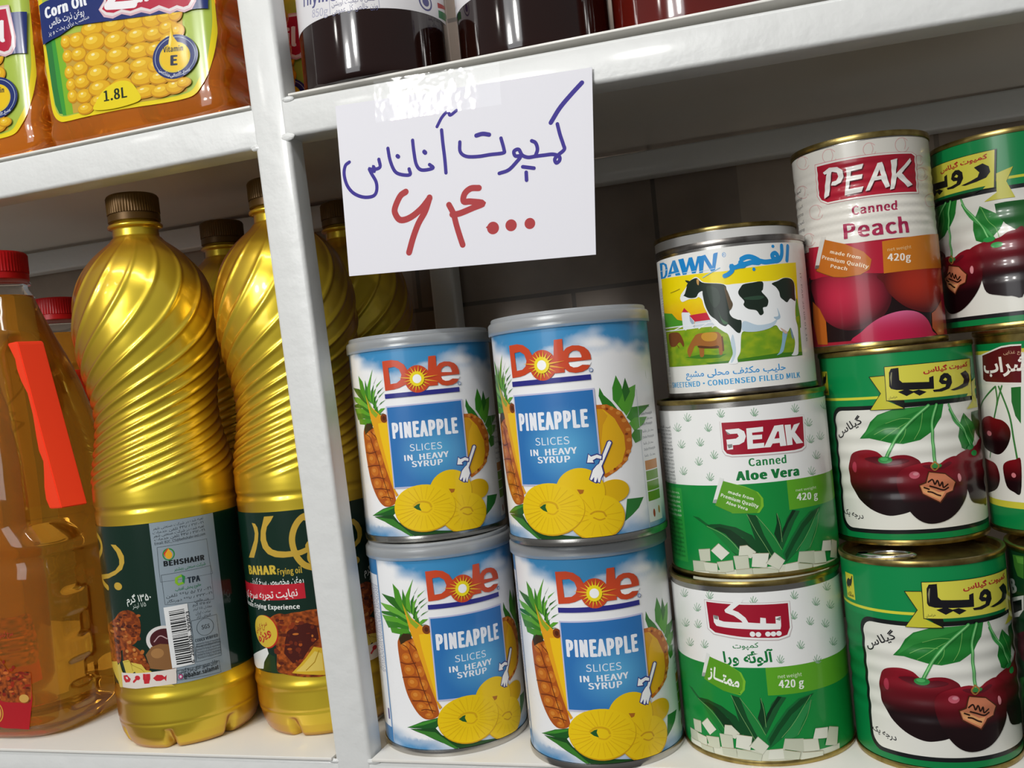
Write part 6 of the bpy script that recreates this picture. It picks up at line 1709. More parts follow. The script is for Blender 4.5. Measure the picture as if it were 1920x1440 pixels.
('P','#1a1c1e',[77.6,76.0,86.0,76.1,86.0,75.5,77.6,75.4],[],0),
('P','#1a1c1e',[77.6,74.7,86.1,74.8,86.1,74.4,77.6,74.3],[],0),
('P','#1a1c1e',[77.6,74.1,86.1,74.1,86.1,73.2,77.6,73.2],[],0),
('P','#1a1c1e',[77.7,72.5,86.1,72.6,86.1,71.7,77.7,71.6],[],0),
('P','#1a1c1e',[77.7,71.2,86.2,71.3,86.2,70.9,77.7,70.8],[],0),
('P','#1a1c1e',[77.7,70.6,86.2,70.6,86.2,70.2,77.7,70.2],[],0),
('P','#1a1c1e',[77.7,69.5,86.2,69.5,86.2,68.7,77.8,68.6],[],0),
('P','#1a1c1e',[77.8,68.0,86.3,68.0,86.3,67.7,77.8,67.7],[],0),
('P','#1a1c1e',[77.8,67.0,86.3,67.0,86.3,66.8,77.8,66.8],[],0),
('P','#1a1c1e',[77.8,66.5,86.3,66.5,86.3,66.2,77.8,66.2],[],0),
('P','#1a1c1e',[77.8,65.8,86.3,65.8,86.3,65.6,77.9,65.5],[],0),
('P','#1a1c1e',[77.9,65.1,86.3,65.1,86.4,64.3,77.9,64.3],[],0),
('P','#1a1c1e',[77.9,63.6,86.4,63.6,86.4,62.7,77.9,62.7],[],0),
('P','#1a1c1e',[78.0,62.1,86.4,62.0,86.5,61.2,78.0,61.2],[],0),
('P','#1a1c1e',[78.0,60.8,86.5,60.8,86.5,59.9,78.0,59.9],[],0),
('P','#1a1c1e',[78.0,59.6,86.5,59.6,86.5,59.0,78.0,59.0],[],0),
('P','#1a1c1e',[78.1,58.8,86.5,58.7,86.5,58.5,78.1,58.5],[],0),
('P','#1a1c1e',[78.1,58.2,86.5,58.2,86.6,57.3,78.1,57.4],[],0),
('P','#1a1c1e',[78.1,57.1,86.6,57.1,86.6,56.4,78.1,56.5],[],0),
('P','#1a1c1e',[78.1,55.8,86.6,55.8,86.6,54.9,78.2,55.0],[],0),
('P','#1a1c1e',[78.2,54.3,86.7,54.2,86.7,53.6,78.2,53.7],[],0),
('P','#1a1c1e',[78.2,53.3,86.7,53.2,86.7,52.3,78.2,52.4],[],0),
('P','#1a1c1e',[78.3,51.7,86.7,51.7,86.8,51.0,78.3,51.1],[],0),
('P','#1a1c1e',[78.3,50.5,86.8,50.4,86.8,49.5,78.3,49.6],[],0),
('T', '#1c2226', '6  260108  399893', 88.2, 48.9, 30.4, 1.7, 1.571, 1),
('S','#3a444a',0.25,[88.8,73.2,104.2,73.4,104.2,48.9,89.1,48.9,88.8,73.2],0),
('S','#3a444a',0.25,[89.7,57.7,104.6,57.4,104.2,48.9,89.1,48.9,89.7,57.7],0),
('E','#3a444a',96.5,67.9,5.1,5.0,0),
('E','#93a1ab',96.5,67.9,4.8,4.8,0),
('T', '#3a3f46', 'SGS', 94.2, 66.9, 4.9, 2.4, -0.033, 1),
('T', '#23303a', 'CODEX VERIFIED', 89.8, 60.4, 13.6, 1.7, -0.007, 1),
('T', '#2a3238', 'standard for frying oil requirements', 89.9, 58.5, 14.8, 1.2, -0.038, 0),
('T', '#2a3238', 'This product is in compliance with codex', 89.9, 56.9, 14.7, 1.2, -0.037, 0),
('T', '#2a3238', 'standard for frying oil requirements', 89.8, 55.3, 14.5, 1.2, -0.036, 0),
('T', '#2a3238', 'This product is in compliance with codex', 89.8, 53.7, 14.4, 1.2, -0.035, 0),
('T', '#2a3238', 'standard for frying oil requirements', 89.8, 52.1, 14.2, 1.3, -0.035, 0),
('T', '#2a3238', 'This product is in compliance with codex', 89.7, 50.5, 14.1, 1.3, -0.034, 0),
('S','#3a444a',0.25,[77.8,46.3,102.2,46.4,102.6,39.4,77.7,40.8,77.8,46.3],0),
('T', '#23303a', 'هزاران دستور غذای سرخ کردنی:', 78.6, 44.5, 22.8, 2.5, 0.029, 1),
('T', '#1c2226', '@bahar.salamat', 81.3, 41.2, 20.2, 2.5, 0.023, 1),
('E','#c03a7a',79.7,42.5,1.2,1.4,0),
('E','#e8e0e4',79.7,42.5,0.6,0.8,0),
]
ART['corn_oil_label']=[
('P','#ead31e',[-57.9,92.9,-57.4,75.7,-57.0,57.3,-55.8,38.8,-54.9,26.9,-53.0,20.6,-49.4,17.1,-44.3,15.9,-27.4,16.1,-2.0,15.8,22.6,14.5,37.1,14.2,45.7,15.4,50.9,20.0,55.2,26.3,59.1,37.6,61.5,52.3,62.2,61.2,61.2,67.4,61.3,73.4,63.7,109.1,58.9,118.3,-38.9,133.5,-51.5,127.9,-56.0,114.0],[],1),
('P','#a9bf4a',[-53.9,93.2,-54.2,75.0,-54.1,56.8,-52.9,37.2,-52.0,26.4,-49.6,21.1,-45.3,19.0,-37.4,19.0,-23.1,19.3,-1.7,18.4,22.9,17.0,37.5,16.9,44.8,18.6,49.7,24.3,54.0,30.6,56.8,40.1,59.2,52.7,60.0,67.7,61.2,107.7,56.2,115.9,-38.0,130.1,-48.6,125.1,-52.7,113.2],[],1),
('P','#2f7a3a',[-54.7,65.5,-47.3,66.6,-45.9,45.6,-45.1,20.3,-48.9,21.5,-51.5,27.3,-52.8,38.3,-53.8,54.6],[],0),
('P','#7fb52c',[-47.3,66.6,-41.3,66.5,-39.5,44.3,-38.6,19.5,-44.5,19.5,-45.7,37.0],[],0),
('P','#3f9a3a',[-49.4,65.5,-46.6,66.5,-44.9,43.2,-43.6,19.5,-46.2,19.8,-48.2,37.4],[],0),
('P','#c8a03c',[-41.7,66.6,43.1,65.2,42.1,41.0,41.4,18.2,22.9,17.0,-1.6,18.6,-23.1,19.3,-38.4,19.7,-39.6,43.3],[],0),
('E','#c88a14',-38.6,62.2,3.9,4.0,0),
('E','#e2ae1c',-38.9,62.7,3.5,3.4,0),
('E','#efc63a',-39.3,63.2,2.0,1.7,0),
('E','#f6e6a8',-39.4,63.9,0.6,0.5,0),
('E','#c88a14',-38.3,53.7,3.9,4.0,0),
('E','#e2ae1c',-38.6,54.2,3.5,3.4,0),
('E','#efc63a',-39.0,54.7,2.0,1.7,0),
('E','#f6e6a8',-39.1,55.3,0.6,0.5,0),
('E','#c88a14',-38.0,44.0,3.9,4.2,0),
('E','#e2ae1c',-38.3,44.5,3.5,3.6,0),
('E','#efc63a',-38.6,45.1,2.0,1.8,0),
('E','#f6e6a8',-38.7,45.7,0.6,0.6,0),
('E','#c88a14',-37.7,36.5,3.9,4.0,0),
('E','#e2ae1c',-38.0,37.0,3.5,3.4,0),
('E','#efc63a',-38.4,37.5,1.9,1.7,0),
('E','#f6e6a8',-38.5,38.2,0.6,0.5,0),
('E','#c88a14',-37.4,29.6,3.9,4.2,0),
('E','#e2ae1c',-37.8,30.1,3.5,3.6,0),
('E','#efc63a',-38.1,30.6,1.9,1.8,0),
('E','#f6e6a8',-38.2,31.3,0.6,0.6,0),
('E','#c88a14',-30.4,61.6,5.9,4.7,0),
('E','#e2ae1c',-30.7,62.1,5.3,4.1,0),
('E','#efc63a',-31.4,62.9,3.0,2.0,0),
('E','#f6e6a8',-31.6,63.7,1.0,0.6,0),
('E','#c88a14',-30.1,53.1,5.9,4.2,0),
('E','#e2ae1c',-30.4,53.6,5.3,3.6,0),
('E','#efc63a',-31.1,54.2,3.0,1.8,0),
('E','#f6e6a8',-31.3,54.9,1.0,0.6,0),
('E','#c88a14',-29.8,44.6,5.9,4.4,0),
('E','#e2ae1c',-30.1,45.1,5.3,3.8,0),
('E','#efc63a',-30.8,45.7,3.0,1.8,0),
('E','#f6e6a8',-31.0,46.5,0.9,0.6,0),
('E','#c88a14',-29.5,36.6,5.9,4.2,0),
('E','#e2ae1c',-29.8,37.1,5.3,3.6,0),
('E','#efc63a',-30.5,37.7,3.0,1.8,0),
('E','#f6e6a8',-30.8,38.4,0.9,0.6,0),
('E','#c88a14',-29.2,28.1,5.9,4.4,0),
('E','#e2ae1c',-29.5,28.6,5.3,3.8,0),
('E','#efc63a',-30.2,29.2,3.0,1.8,0),
('E','#f6e6a8',-30.5,29.9,0.9,0.6,0),
('E','#c88a14',-28.9,20.6,5.9,3.4,0),
('E','#e2ae1c',-29.3,21.1,5.3,2.9,0),
('E','#efc63a',-30.0,21.5,3.0,1.4,0),
('E','#f6e6a8',-30.2,22.1,0.9,0.5,0),
('E','#c88a14',-18.7,66.1,8.4,4.9,0),
('E','#e2ae1c',-19.0,66.6,7.6,4.2,0),
('E','#efc63a',-20.2,67.5,4.2,2.1,0),
('E','#f6e6a8',-20.5,68.4,1.4,0.7,0),
('E','#c88a14',-18.4,58.2,8.4,5.5,0),
('E','#e2ae1c',-18.7,58.7,7.6,4.7,0),
('E','#efc63a',-19.9,59.7,4.2,2.3,0),
('E','#f6e6a8',-20.2,60.6,1.3,0.8,0),
('E','#c88a14',-18.1,48.7,8.4,5.5,0),
('E','#e2ae1c',-18.4,49.1,7.6,4.8,0),
('E','#efc63a',-19.6,50.1,4.2,2.3,0),
('E','#f6e6a8',-19.9,51.1,1.3,0.8,0),
('E','#c88a14',-17.7,39.1,8.4,5.5,0),
('E','#e2ae1c',-18.0,39.6,7.6,4.8,0),
('E','#efc63a',-19.2,40.6,4.2,2.3,0),
('E','#f6e6a8',-19.5,41.5,1.3,0.8,0),
('E','#c88a14',-17.4,30.7,8.4,4.9,0),
('E','#e2ae1c',-17.7,31.1,7.5,4.2,0),
('E','#efc63a',-18.9,32.0,4.2,2.1,0),
('E','#f6e6a8',-19.3,32.8,1.3,0.7,0),
('E','#c88a14',-17.2,23.3,8.4,3.9,0),
('E','#e2ae1c',-17.5,23.7,7.5,3.4,0),
('E','#efc63a',-18.7,24.4,4.2,1.7,0),
('E','#f6e6a8',-19.0,25.1,1.3,0.5,0),
('E','#c88a14',-3.3,65.6,8.8,5.5,0),
('E','#e2ae1c',-3.6,66.1,7.9,4.7,0),
('E','#efc63a',-4.8,67.1,4.4,2.3,0),
('E','#f6e6a8',-5.2,68.0,1.4,0.7,0),
('E','#c88a14',-2.9,56.1,8.8,5.5,0),
('E','#e2ae1c',-3.2,56.6,7.9,4.7,0),
('E','#efc63a',-4.5,57.6,4.4,2.3,0),
('E','#f6e6a8',-4.8,58.6,1.4,0.7,0),
('E','#c88a14',-2.6,47.2,8.8,5.1,0),
('E','#e2ae1c',-2.9,47.7,7.9,4.4,0),
('E','#efc63a',-4.2,48.6,4.4,2.1,0),
('E','#f6e6a8',-4.5,49.5,1.4,0.7,0),
('E','#c88a14',-2.3,37.8,8.8,5.5,0),
('E','#e2ae1c',-2.6,38.2,7.9,4.7,0),
('E','#efc63a',-3.9,39.2,4.4,2.3,0),
('E','#f6e6a8',-4.2,40.2,1.4,0.7,0),
('E','#c88a14',-2.0,28.8,8.7,4.9,0),
('E','#e2ae1c',-2.3,29.3,7.9,4.2,0),
('E','#efc63a',-3.6,30.2,4.4,2.1,0),
('E','#f6e6a8',-3.9,31.0,1.4,0.7,0),
('E','#c88a14',-1.8,22.5,8.7,4.5,0),
('E','#e2ae1c',-2.1,23.0,7.9,3.9,0),
('E','#efc63a',-3.4,23.8,4.4,1.9,0),
('E','#f6e6a8',-3.7,24.6,1.4,0.6,0),
('E','#c88a14',12.5,64.4,9.1,5.4,0),
('E','#e2ae1c',12.2,64.9,8.2,4.7,0),
('E','#efc63a',10.9,65.9,4.6,2.3,0),
('E','#f6e6a8',10.5,66.9,1.5,0.7,0),
('E','#c88a14',12.8,55.6,9.1,5.0,0),
('E','#e2ae1c',12.5,56.0,8.2,4.3,0),
('E','#efc63a',11.2,57.0,4.6,2.1,0),
('E','#f6e6a8',10.8,57.9,1.5,0.7,0),
('E','#c88a14',13.1,46.7,9.1,4.8,0),
('E','#e2ae1c',12.8,47.2,8.2,4.2,0),
('E','#efc63a',11.5,48.1,4.6,2.0,0),
('E','#f6e6a8',11.1,48.9,1.5,0.7,0),
('E','#c88a14',13.4,38.4,9.1,4.4,0),
('E','#e2ae1c',13.1,38.9,8.2,3.8,0),
('E','#efc63a',11.7,39.7,4.6,1.9,0),
('E','#f6e6a8',11.4,40.4,1.5,0.6,0),
('E','#c88a14',13.7,31.1,9.1,4.8,0),
('E','#e2ae1c',13.4,31.6,8.2,4.2,0),
('E','#efc63a',12.0,32.4,4.6,2.0,0),
('E','#f6e6a8',11.7,33.3,1.5,0.7,0),
('E','#c88a14',14.0,22.8,9.1,3.9,0),
('E','#e2ae1c',13.6,23.2,8.2,3.3,0),
('E','#efc63a',12.3,23.9,4.6,1.6,0),
('E','#f6e6a8',11.9,24.6,1.5,0.5,0),
('E','#c88a14',23.9,63.1,7.8,5.8,0),
('E','#e2ae1c',23.6,63.6,7.0,5.0,0),
('E','#efc63a',22.5,64.6,3.9,2.4,0),
('E','#f6e6a8',22.2,65.6,1.3,0.8,0),
('E','#c88a14',24.2,54.3,7.8,4.4,0),
('E','#e2ae1c',23.9,54.8,7.0,3.8,0),
('E','#efc63a',22.8,55.5,3.9,1.9,0),
('E','#f6e6a8',22.5,56.3,1.2,0.6,0),
('E','#c88a14',24.5,45.5,7.8,4.4,0),
('E','#e2ae1c',24.2,46.0,7.0,3.8,0),
('E','#efc63a',23.1,46.7,3.9,1.9,0),
('E','#f6e6a8',22.8,47.5,1.2,0.6,0),
('E','#c88a14',24.8,36.2,7.8,4.4,0),
('E','#e2ae1c',24.5,36.7,7.0,3.8,0),
('E','#efc63a',23.4,37.4,3.9,1.9,0),
('E','#f6e6a8',23.1,38.2,1.2,0.6,0),
('E','#c88a14',25.1,28.9,7.8,4.2,0),
('E','#e2ae1c',24.8,29.4,7.0,3.7,0),
('E','#efc63a',23.7,30.1,3.9,1.8,0),
('E','#f6e6a8',23.4,30.8,1.2,0.6,0),
('E','#c88a14',25.3,21.2,7.8,3.8,0),
('E','#e2ae1c',25.0,21.6,7.0,3.3,0),
('E','#efc63a',23.9,22.3,3.9,1.6,0),
('E','#f6e6a8',23.6,22.9,1.2,0.5,0),
('E','#c88a14',33.3,63.2,6.8,5.3,0),
('E','#e2ae1c',33.0,63.6,6.1,4.6,0),
('E','#efc63a',32.1,64.6,3.4,2.3,0),
('E','#f6e6a8',31.9,65.5,1.1,0.7,0),
('E','#c88a14',33.6,56.0,6.8,4.4,0),
('E','#e2ae1c',33.3,56.4,6.1,3.8,0),
('E','#efc63a',32.4,57.2,3.4,1.9,0),
('E','#f6e6a8',32.1,57.9,1.1,0.6,0),
('E','#c88a14',33.8,48.8,6.7,4.8,0),
('E','#e2ae1c',33.5,49.2,6.1,4.1,0),
('E','#efc63a',32.6,50.0,3.4,2.0,0),
('E','#f6e6a8',32.4,50.8,1.1,0.7,0),
('E','#c88a14',34.7,22.0,6.7,4.4,0),
('E','#e2ae1c',34.4,22.5,6.1,3.8,0),
('E','#efc63a',33.5,23.2,3.4,1.9,0),
('E','#f6e6a8',33.3,23.9,1.1,0.6,0),
('E','#c88a14',34.5,28.2,6.7,3.8,0),
('E','#e2ae1c',34.2,28.6,6.1,3.3,0),
('E','#efc63a',33.3,29.2,3.4,1.6,0),
('E','#f6e6a8',33.0,29.9,1.1,0.5,0),
('E','#c88a14',39.2,63.0,4.8,4.8,0),
('E','#e2ae1c',38.9,63.4,4.3,4.1,0),
('E','#efc63a',38.4,64.2,2.4,2.0,0),
('E','#f6e6a8',38.2,65.0,0.8,0.7,0),
('E','#c88a14',39.5,52.7,4.8,4.4,0),
('E','#e2ae1c',39.2,53.2,4.3,3.8,0),
('E','#efc63a',38.7,53.8,2.4,1.8,0),
('E','#f6e6a8',38.5,54.5,0.8,0.6,0),
('E','#c88a14',40.6,23.0,4.8,2.9,0),
('E','#e2ae1c',40.3,23.4,4.3,2.5,0),
('E','#efc63a',39.7,23.7,2.4,1.2,0),
('E','#f6e6a8',39.5,24.2,0.8,0.4,0),
('P','#1f2f6e',[-55.8,88.2,-49.8,89.1,-5.6,90.1,60.0,87.8,58.3,62.5,52.4,63.0,44.1,63.0,-13.3,68.7,-31.1,70.3,-42.0,66.6,-55.5,64.3,-55.7,71.0],[],0),
('P','#d9b4bc',[-12.4,75.9,-8.1,80.2,-4.7,97.2,51.2,92.9,53.6,73.1,52.9,67.2,50.1,63.2,45.2,62.2,40.6,64.2,35.7,63.2,28.8,66.7,22.6,65.9,16.8,68.2,9.3,67.7,3.3,70.0,-3.1,68.7,-9.2,70.8],[],0),
('P','#e6dcdc',[-11.7,75.7,-7.9,79.6,-4.2,96.0,50.5,92.0,52.7,73.3,51.7,67.4,49.0,64.2,45.3,63.5,40.8,65.5,35.9,64.7,29.0,68.0,22.8,67.2,16.9,69.5,9.4,69.0,3.4,71.1,-3.0,70.1,-7.8,71.8],[],0),
('P','#b81e3c',[-9.9,75.7,-6.6,79.3,-3.2,93.7,49.1,90.8,51.0,73.2,50.1,68.3,48.0,65.7,45.0,65.3,41.0,67.2,35.5,66.3,29.2,69.7,23.0,68.6,17.1,71.2,9.6,70.4,3.6,72.7,-2.1,71.8,-7.0,73.2],[],0),
('S','#f2eef0',4.5,[-6.0,76.6,3.9,75.0,12.5,73.9],0),
('S','#f2eef0',4.5,[-5.3,77.0,5.2,85.7],0),
('S','#f2eef0',4.5,[-0.9,87.5,10.2,86.1],0),
('T', '#f2eef0', 'ar Oil', 12.0, 74.9, 34.5, 11.2, -0.094, 2),
('T', '#eef0f6', 'Corn Oil', -51.3, 78.9, 31.2, 6.1, 0.056, 2),
('T', '#e6e8f0', 'روغن ذرت خالص', -48.8, 73.4, 26.2, 4.1, 0.078, 1),
('T', '#e6e8f0', 'مناسب برای پخت و پز', -50.0, 68.3, 30.8, 2.5, 0.132, 0),
('E','#1f2f6e',36.2,38.6,14.9,12.5,0),
('E','#a9b8c8',36.2,38.6,13.4,11.3,0),
('E','#1f2f6e',36.2,38.6,13.0,10.9,0),
('E','#d8c23c',36.1,38.3,10.3,8.6,0),
('E','#ecc51c',36.2,38.6,9.4,8.0,0),
('P','#ecc51c',[32.2,44.0,34.2,50.7,35.9,57.0,36.6,50.2,39.6,45.6,42.1,41.0],[],0),
('P','#f6e27a',[33.0,45.8,35.3,53.6,35.4,48.4,34.1,44.6],[],0),
('T', '#1f2a3a', 'Vitamin', 29.0, 42.3, 13.2, 3.0, -0.103, 1),
('T', '#1c2440', 'E', 32.9, 34.3, 4.8, 5.3, -0.128, 2),
('T', '#e6e8f0', 'ویتامین', 24.8, 32.6, 8.1, 1.8, -0.572, 0),
('T', '#e6e8f0', 'منبع طبیعی', 32.1, 27.6, 13.4, 2.1, 0.1, 0),
('P','#ead31e',[-23.2,19.1,-20.8,22.9,-15.6,28.2,-8.9,31.2,-1.3,32.0,4.7,29.9,8.5,24.8,10.2,18.8,-1.8,17.1,-14.4,17.3],[],1),
('T', '#1c2a1c', '1.8L', -15.1, 22.3, 16.4, 6.0, -0.022, 1),
]
ART['jar_label']=[
('R','#e2e0e2',-70,35.0,140,70,0),
('T', '#5a5a8a', 'Thyme', -28.5, 46.6, 27.3, 7.0, -0.174, 1),
('T', '#a8a8c0', '850g', -19.3, 37.7, 11.9, 4.1, -0.175, 0),
('S','#9a9ab4',0.3,[-6.0,35.5,-5.7,43.4],0),
('S','#9a9ab4',0.3,[21.2,35.1,21.1,43.0],0),
('T', '#5a5a80', 'عسل با کیفیت آویشن', -4.6, 39.1, 23.9, 3.0, -0.002, 0),
('T', '#5a5a80', 'وزن خالص کل عمومی', -4.7, 35.2, 25.1, 3.1, -0.013, 0),
('E','#4a4a80',49.2,41.6,5.0,4.9,0),
('E','#dcdada',49.2,41.6,3.9,3.9,0),
('E','#4a4a80',49.2,41.6,2.5,2.5,0),
('P','#2a7a4a',[60.3,40.3,73.0,42.2,70.8,37.2,60.0,36.0],[],0),
('P','#b03a3a',[59.9,44.3,72.0,46.1,72.3,44.4,60.1,41.4],[],0),
]
ART['jug_label']=[
('P','#b01c24',[0.8,28.8,5.7,31.6,14.3,35.2,27.2,34.4,27.0,26.2,23.1,7.5,15.4,8.3,5.1,8.6,-1.6,10.3,-22.6,10.9,-20.4,28.6],[],0),
('P','chicken',[-15.9,63.0,-2.1,61.0,4.2,55.4,8.2,50.8,14.1,43.5,19.9,43.9,26.1,43.5,27.5,40.7,25.7,25.1,17.5,24.8,7.3,25.3,0.5,26.9,-20.5,27.7],[],0),
('E','#b8481c',22.4,28.4,0.8,0.8,0),
('E','#7a1e10',-9.4,31.6,1.1,0.6,0),
('E','#c86a2c',-14.5,34.8,1.6,1.1,0),
('E','#7a1e10',19.9,39.1,1.4,0.8,0),
('E','#b8481c',-2.8,50.9,1.2,1.2,0),
('E','#8a2412',22.1,41.2,0.9,0.6,0),
('E','#9a2c12',-4.8,47.4,0.9,0.9,0),
('E','#9a2c12',25.0,35.1,2.0,0.8,0),
('E','#7a1e10',1.7,38.7,1.8,0.8,0),
('E','#9a2c12',23.4,28.0,2.0,0.8,0),
('E','#9a2c12',14.5,35.5,1.4,1.2,0),
('E','#7a1e10',4.3,31.1,1.6,0.8,0),
('E','#8a2412',22.1,43.0,1.7,0.9,0),
('E','#9a2c12',-5.6,43.7,1.9,1.0,0),
('E','#7a1e10',16.5,39.9,2.0,1.0,0),
('E','#8a2412',5.4,38.9,1.5,0.7,0),
('E','#8a2412',-6.8,39.1,1.9,1.1,0),
('E','#9a2c12',0.3,51.6,2.1,0.6,0),
('E','#8a2412',9.8,50.5,1.0,1.2,0),
('E','#7a1e10',-11.1,38.8,1.0,0.6,0),
('E','#b8481c',21.0,41.3,0.8,0.8,0),
('E','#b8481c',-3.5,51.2,2.0,0.5,0),
('E','#9a2c12',-5.8,31.5,1.7,0.9,0),
('E','#9a2c12',-15.6,37.1,0.9,0.5,0),
('E','#b8481c',-1.5,36.5,1.1,0.9,0),
('E','#8a2412',-2.8,38.1,1.7,1.2,0),
('E','#9a2c12',14.6,30.4,1.3,0.6,0),
('E','#b8481c',12.4,43.9,0.7,1.1,0),
('E','#c86a2c',23.4,38.9,1.3,0.7,0),
('E','#7a1e10',21.0,43.3,1.5,0.8,0),
('E','#9a2c12',-14.9,37.9,1.7,0.7,0),
('E','#c86a2c',-8.9,47.6,1.6,0.9,0),
('E','#9a2c12',23.6,28.7,1.0,0.8,0),
('E','#8a2412',-5.3,37.1,1.8,1.0,0),
('E','#7a1e10',-1.1,34.8,1.4,0.5,0),
('E','#b8481c',-13.7,41.6,1.4,0.5,0),
('E','#9a2c12',-9.6,51.3,0.9,0.5,0),
('E','#8a2412',12.4,40.5,1.6,0.6,0),
('E','#c86a2c',20.4,28.0,1.3,0.5,0),
('E','#8a2412',7.8,29.9,1.5,1.2,0),
('E','#b8481c',12.0,39.9,1.4,1.2,0),
('E','#7a1e10',10.5,44.6,1.1,1.2,0),
('E','#9a2c12',2.9,49.2,1.9,1.0,0),
('E','#c86a2c',-14.6,40.6,1.6,0.9,0),
('E','#b8481c',20.8,36.6,1.1,0.8,0),
('E','#8a2412',16.6,46.9,1.2,1.1,0),
('E','#b8481c',-9.1,43.2,1.1,0.6,0),
('E','#c86a2c',10.6,43.5,2.0,1.0,0),
('E','#b8481c',-14.9,35.4,1.7,0.9,0),
('E','#7a1e10',-0.4,40.4,1.1,0.9,0),
('E','#c86a2c',2.9,28.1,2.0,1.2,0),
('E','#c86a2c',-2.2,46.0,1.5,0.9,0),
('E','#b8481c',12.7,34.4,1.5,1.1,0),
('E','#8a2412',-11.0,42.9,0.9,0.8,0),
('E','#b8481c',-11.3,49.7,0.9,0.7,0),
('E','#7a1e10',-6.3,35.1,1.3,0.9,0),
('E','#c86a2c',-10.9,38.3,0.8,0.9,0),
('E','#9a2c12',14.8,45.4,1.3,1.0,0),
('E','#8a2412',-0.2,27.0,1.7,0.9,0),
('E','#c86a2c',13.3,31.7,1.9,0.6,0),
('E','#c86a2c',5.8,39.8,1.0,1.1,0),
('E','#7a1e10',1.2,35.7,2.0,0.7,0),
('E','#9a2c12',14.8,35.4,1.4,0.6,0),
('E','#b8481c',18.5,42.3,1.1,0.9,0),
('E','#9a2c12',21.9,40.2,1.8,0.5,0),
('E','#8a2412',22.6,33.7,1.2,0.6,0),
('E','#8a2412',24.8,42.1,1.7,0.6,0),
('E','#9a2c12',15.0,37.2,1.4,1.0,0),
('E','#d8a03a',-0.8,18.6,6.5,7.0,0),
('E','#a83a2a',-0.8,18.6,5.8,6.3,0),
('E','#d89a4a',-0.8,18.6,4.9,5.4,0),
('T', '#b03030', 'سرخ کردنی', 7.8, 66.0, 11.1, 3.1, 0.11, 0),
('E','#d0a050',21.8,27.1,3.2,2.6,0),
]

ALOE_EN = ART['aloe_label_english'][:3] + ART['aloe_leaves_and_cubes'] + ART['aloe_label_english'][3:]


def moved(op, du, dv):
    if op[0] == 'P':
        f = lambda L: [x + (dv if i % 2 else du) for i, x in enumerate(L)]
        return (op[0], op[1], f(op[2]), [f(h) for h in op[3]], op[4])
    if op[0] == 'S':
        return (op[0], op[1], op[2], [x + (dv if i % 2 else du) for i, x in enumerate(op[3])], op[4])
    if op[0] in 'ET':
        i = 2 if op[0] == 'E' else 3
        return op[:i] + (op[i] + du, op[i + 1] + dv) + op[i + 2:]
    return op


ALOE_FA = ART['aloe_label_persian'][:3] + [moved(o, -14.3, 2.0) for o in ART['aloe_leaves_and_cubes']] + ART['aloe_label_persian'][3:]
DOLE = [('R', 'sky', -126.4, 3.6, 252.8, 102.6, 0)] + ART['pineapple_label']
MILK = [('R', '#ecebe7', -118, 2.6, 236, 69.6, 0)] + ART['milk_label']
PEACH = [('R', '#e6e2d8', -104.8, 3.4, 209.6, 98.0, 0), ('R', '#a01c30', -104.8, 3.4, 209.6, 49.0, 0)] + ART['peach_label']

M_PRINT = mat('printed_paper_label', rough=.34, attr=True, coat=.25, spec=.4)
M_LITHO = mat('printed_tin', rough=.30, attr=True, coat=.28, spec=.35)
M_FOILPRINT = mat('printed_film_label', rough=.22, attr=True, coat=.5)
M_CARDINK = mat('marker_ink', rough=.6, attr=True)
M_STEEL = mat('tin_steel', '#b9b6b0', rough=.24, metal=1.0, bump=(900, .05, .0003))
M_DULL = mat('dull_grey_tin', '#8f8a86', rough=.3, metal=1.0, noise=(120, '#716c68', '#a39e99'))
M_GOLDTIN = mat('gold_lacquered_tin', '#b09a5c', rough=.30, metal=1.0, noise=(160, '#94804a', '#bda868'))
M_ALU = mat('aluminium_pull_tab', '#d2d2d2', rough=.18, metal=1.0)
M_CAP = mat('milky_plastic_lid', '#f0f5fa', rough=.32, trans=.72, ior=1.35)
M_PAINT = mat('white_enamel_paint', '#dfe0de', rough=.40, coat=.3, bump=(75, .5, .0016))
M_BOARD = mat('white_painted_sheet', '#e8e5de', rough=.38, coat=.2, bump=(60, .2, .0010))
M_GOLD = mat('gold_pearl_plastic', '#f0d53c', rough=.31, metal=.62, coat=.5, spec=.5, edge='#a04004')
M_GOLDCAP = mat('bronze_plastic_cap', '#5e431a', rough=.42, metal=.4)
M_REDCAP = mat('red_plastic_cap', '#c8141a', rough=.38, sss=.05)
M_HANDLE = mat('red_plastic_handle', '#ff4424', rough=.45, sss=.05)
M_OIL = mat('golden_frying_oil', '#e8a63a', rough=.02, trans=.88, ior=1.40, coat=.4)
M_CORNOIL = mat('amber_corn_oil', '#f08a22', rough=.06, trans=.66, ior=1.40, coat=.5)
M_PET = mat('clear_bottle_plastic', '#ffffff', rough=.05, trans=1.0, ior=1.12)
M_HONEY = mat('dark_honey', '#1e0a06', rough=.06, coat=.6, ior=1.45)
M_HONEYRED = mat('reddish_honey', '#5a120a', rough=.08, coat=1.0, ior=1.5)
M_CARD = mat('white_card', '#e6e5ec', rough=.55)
M_YLID = mat('pale_jar_lid', '#d8c890', rough=.4)


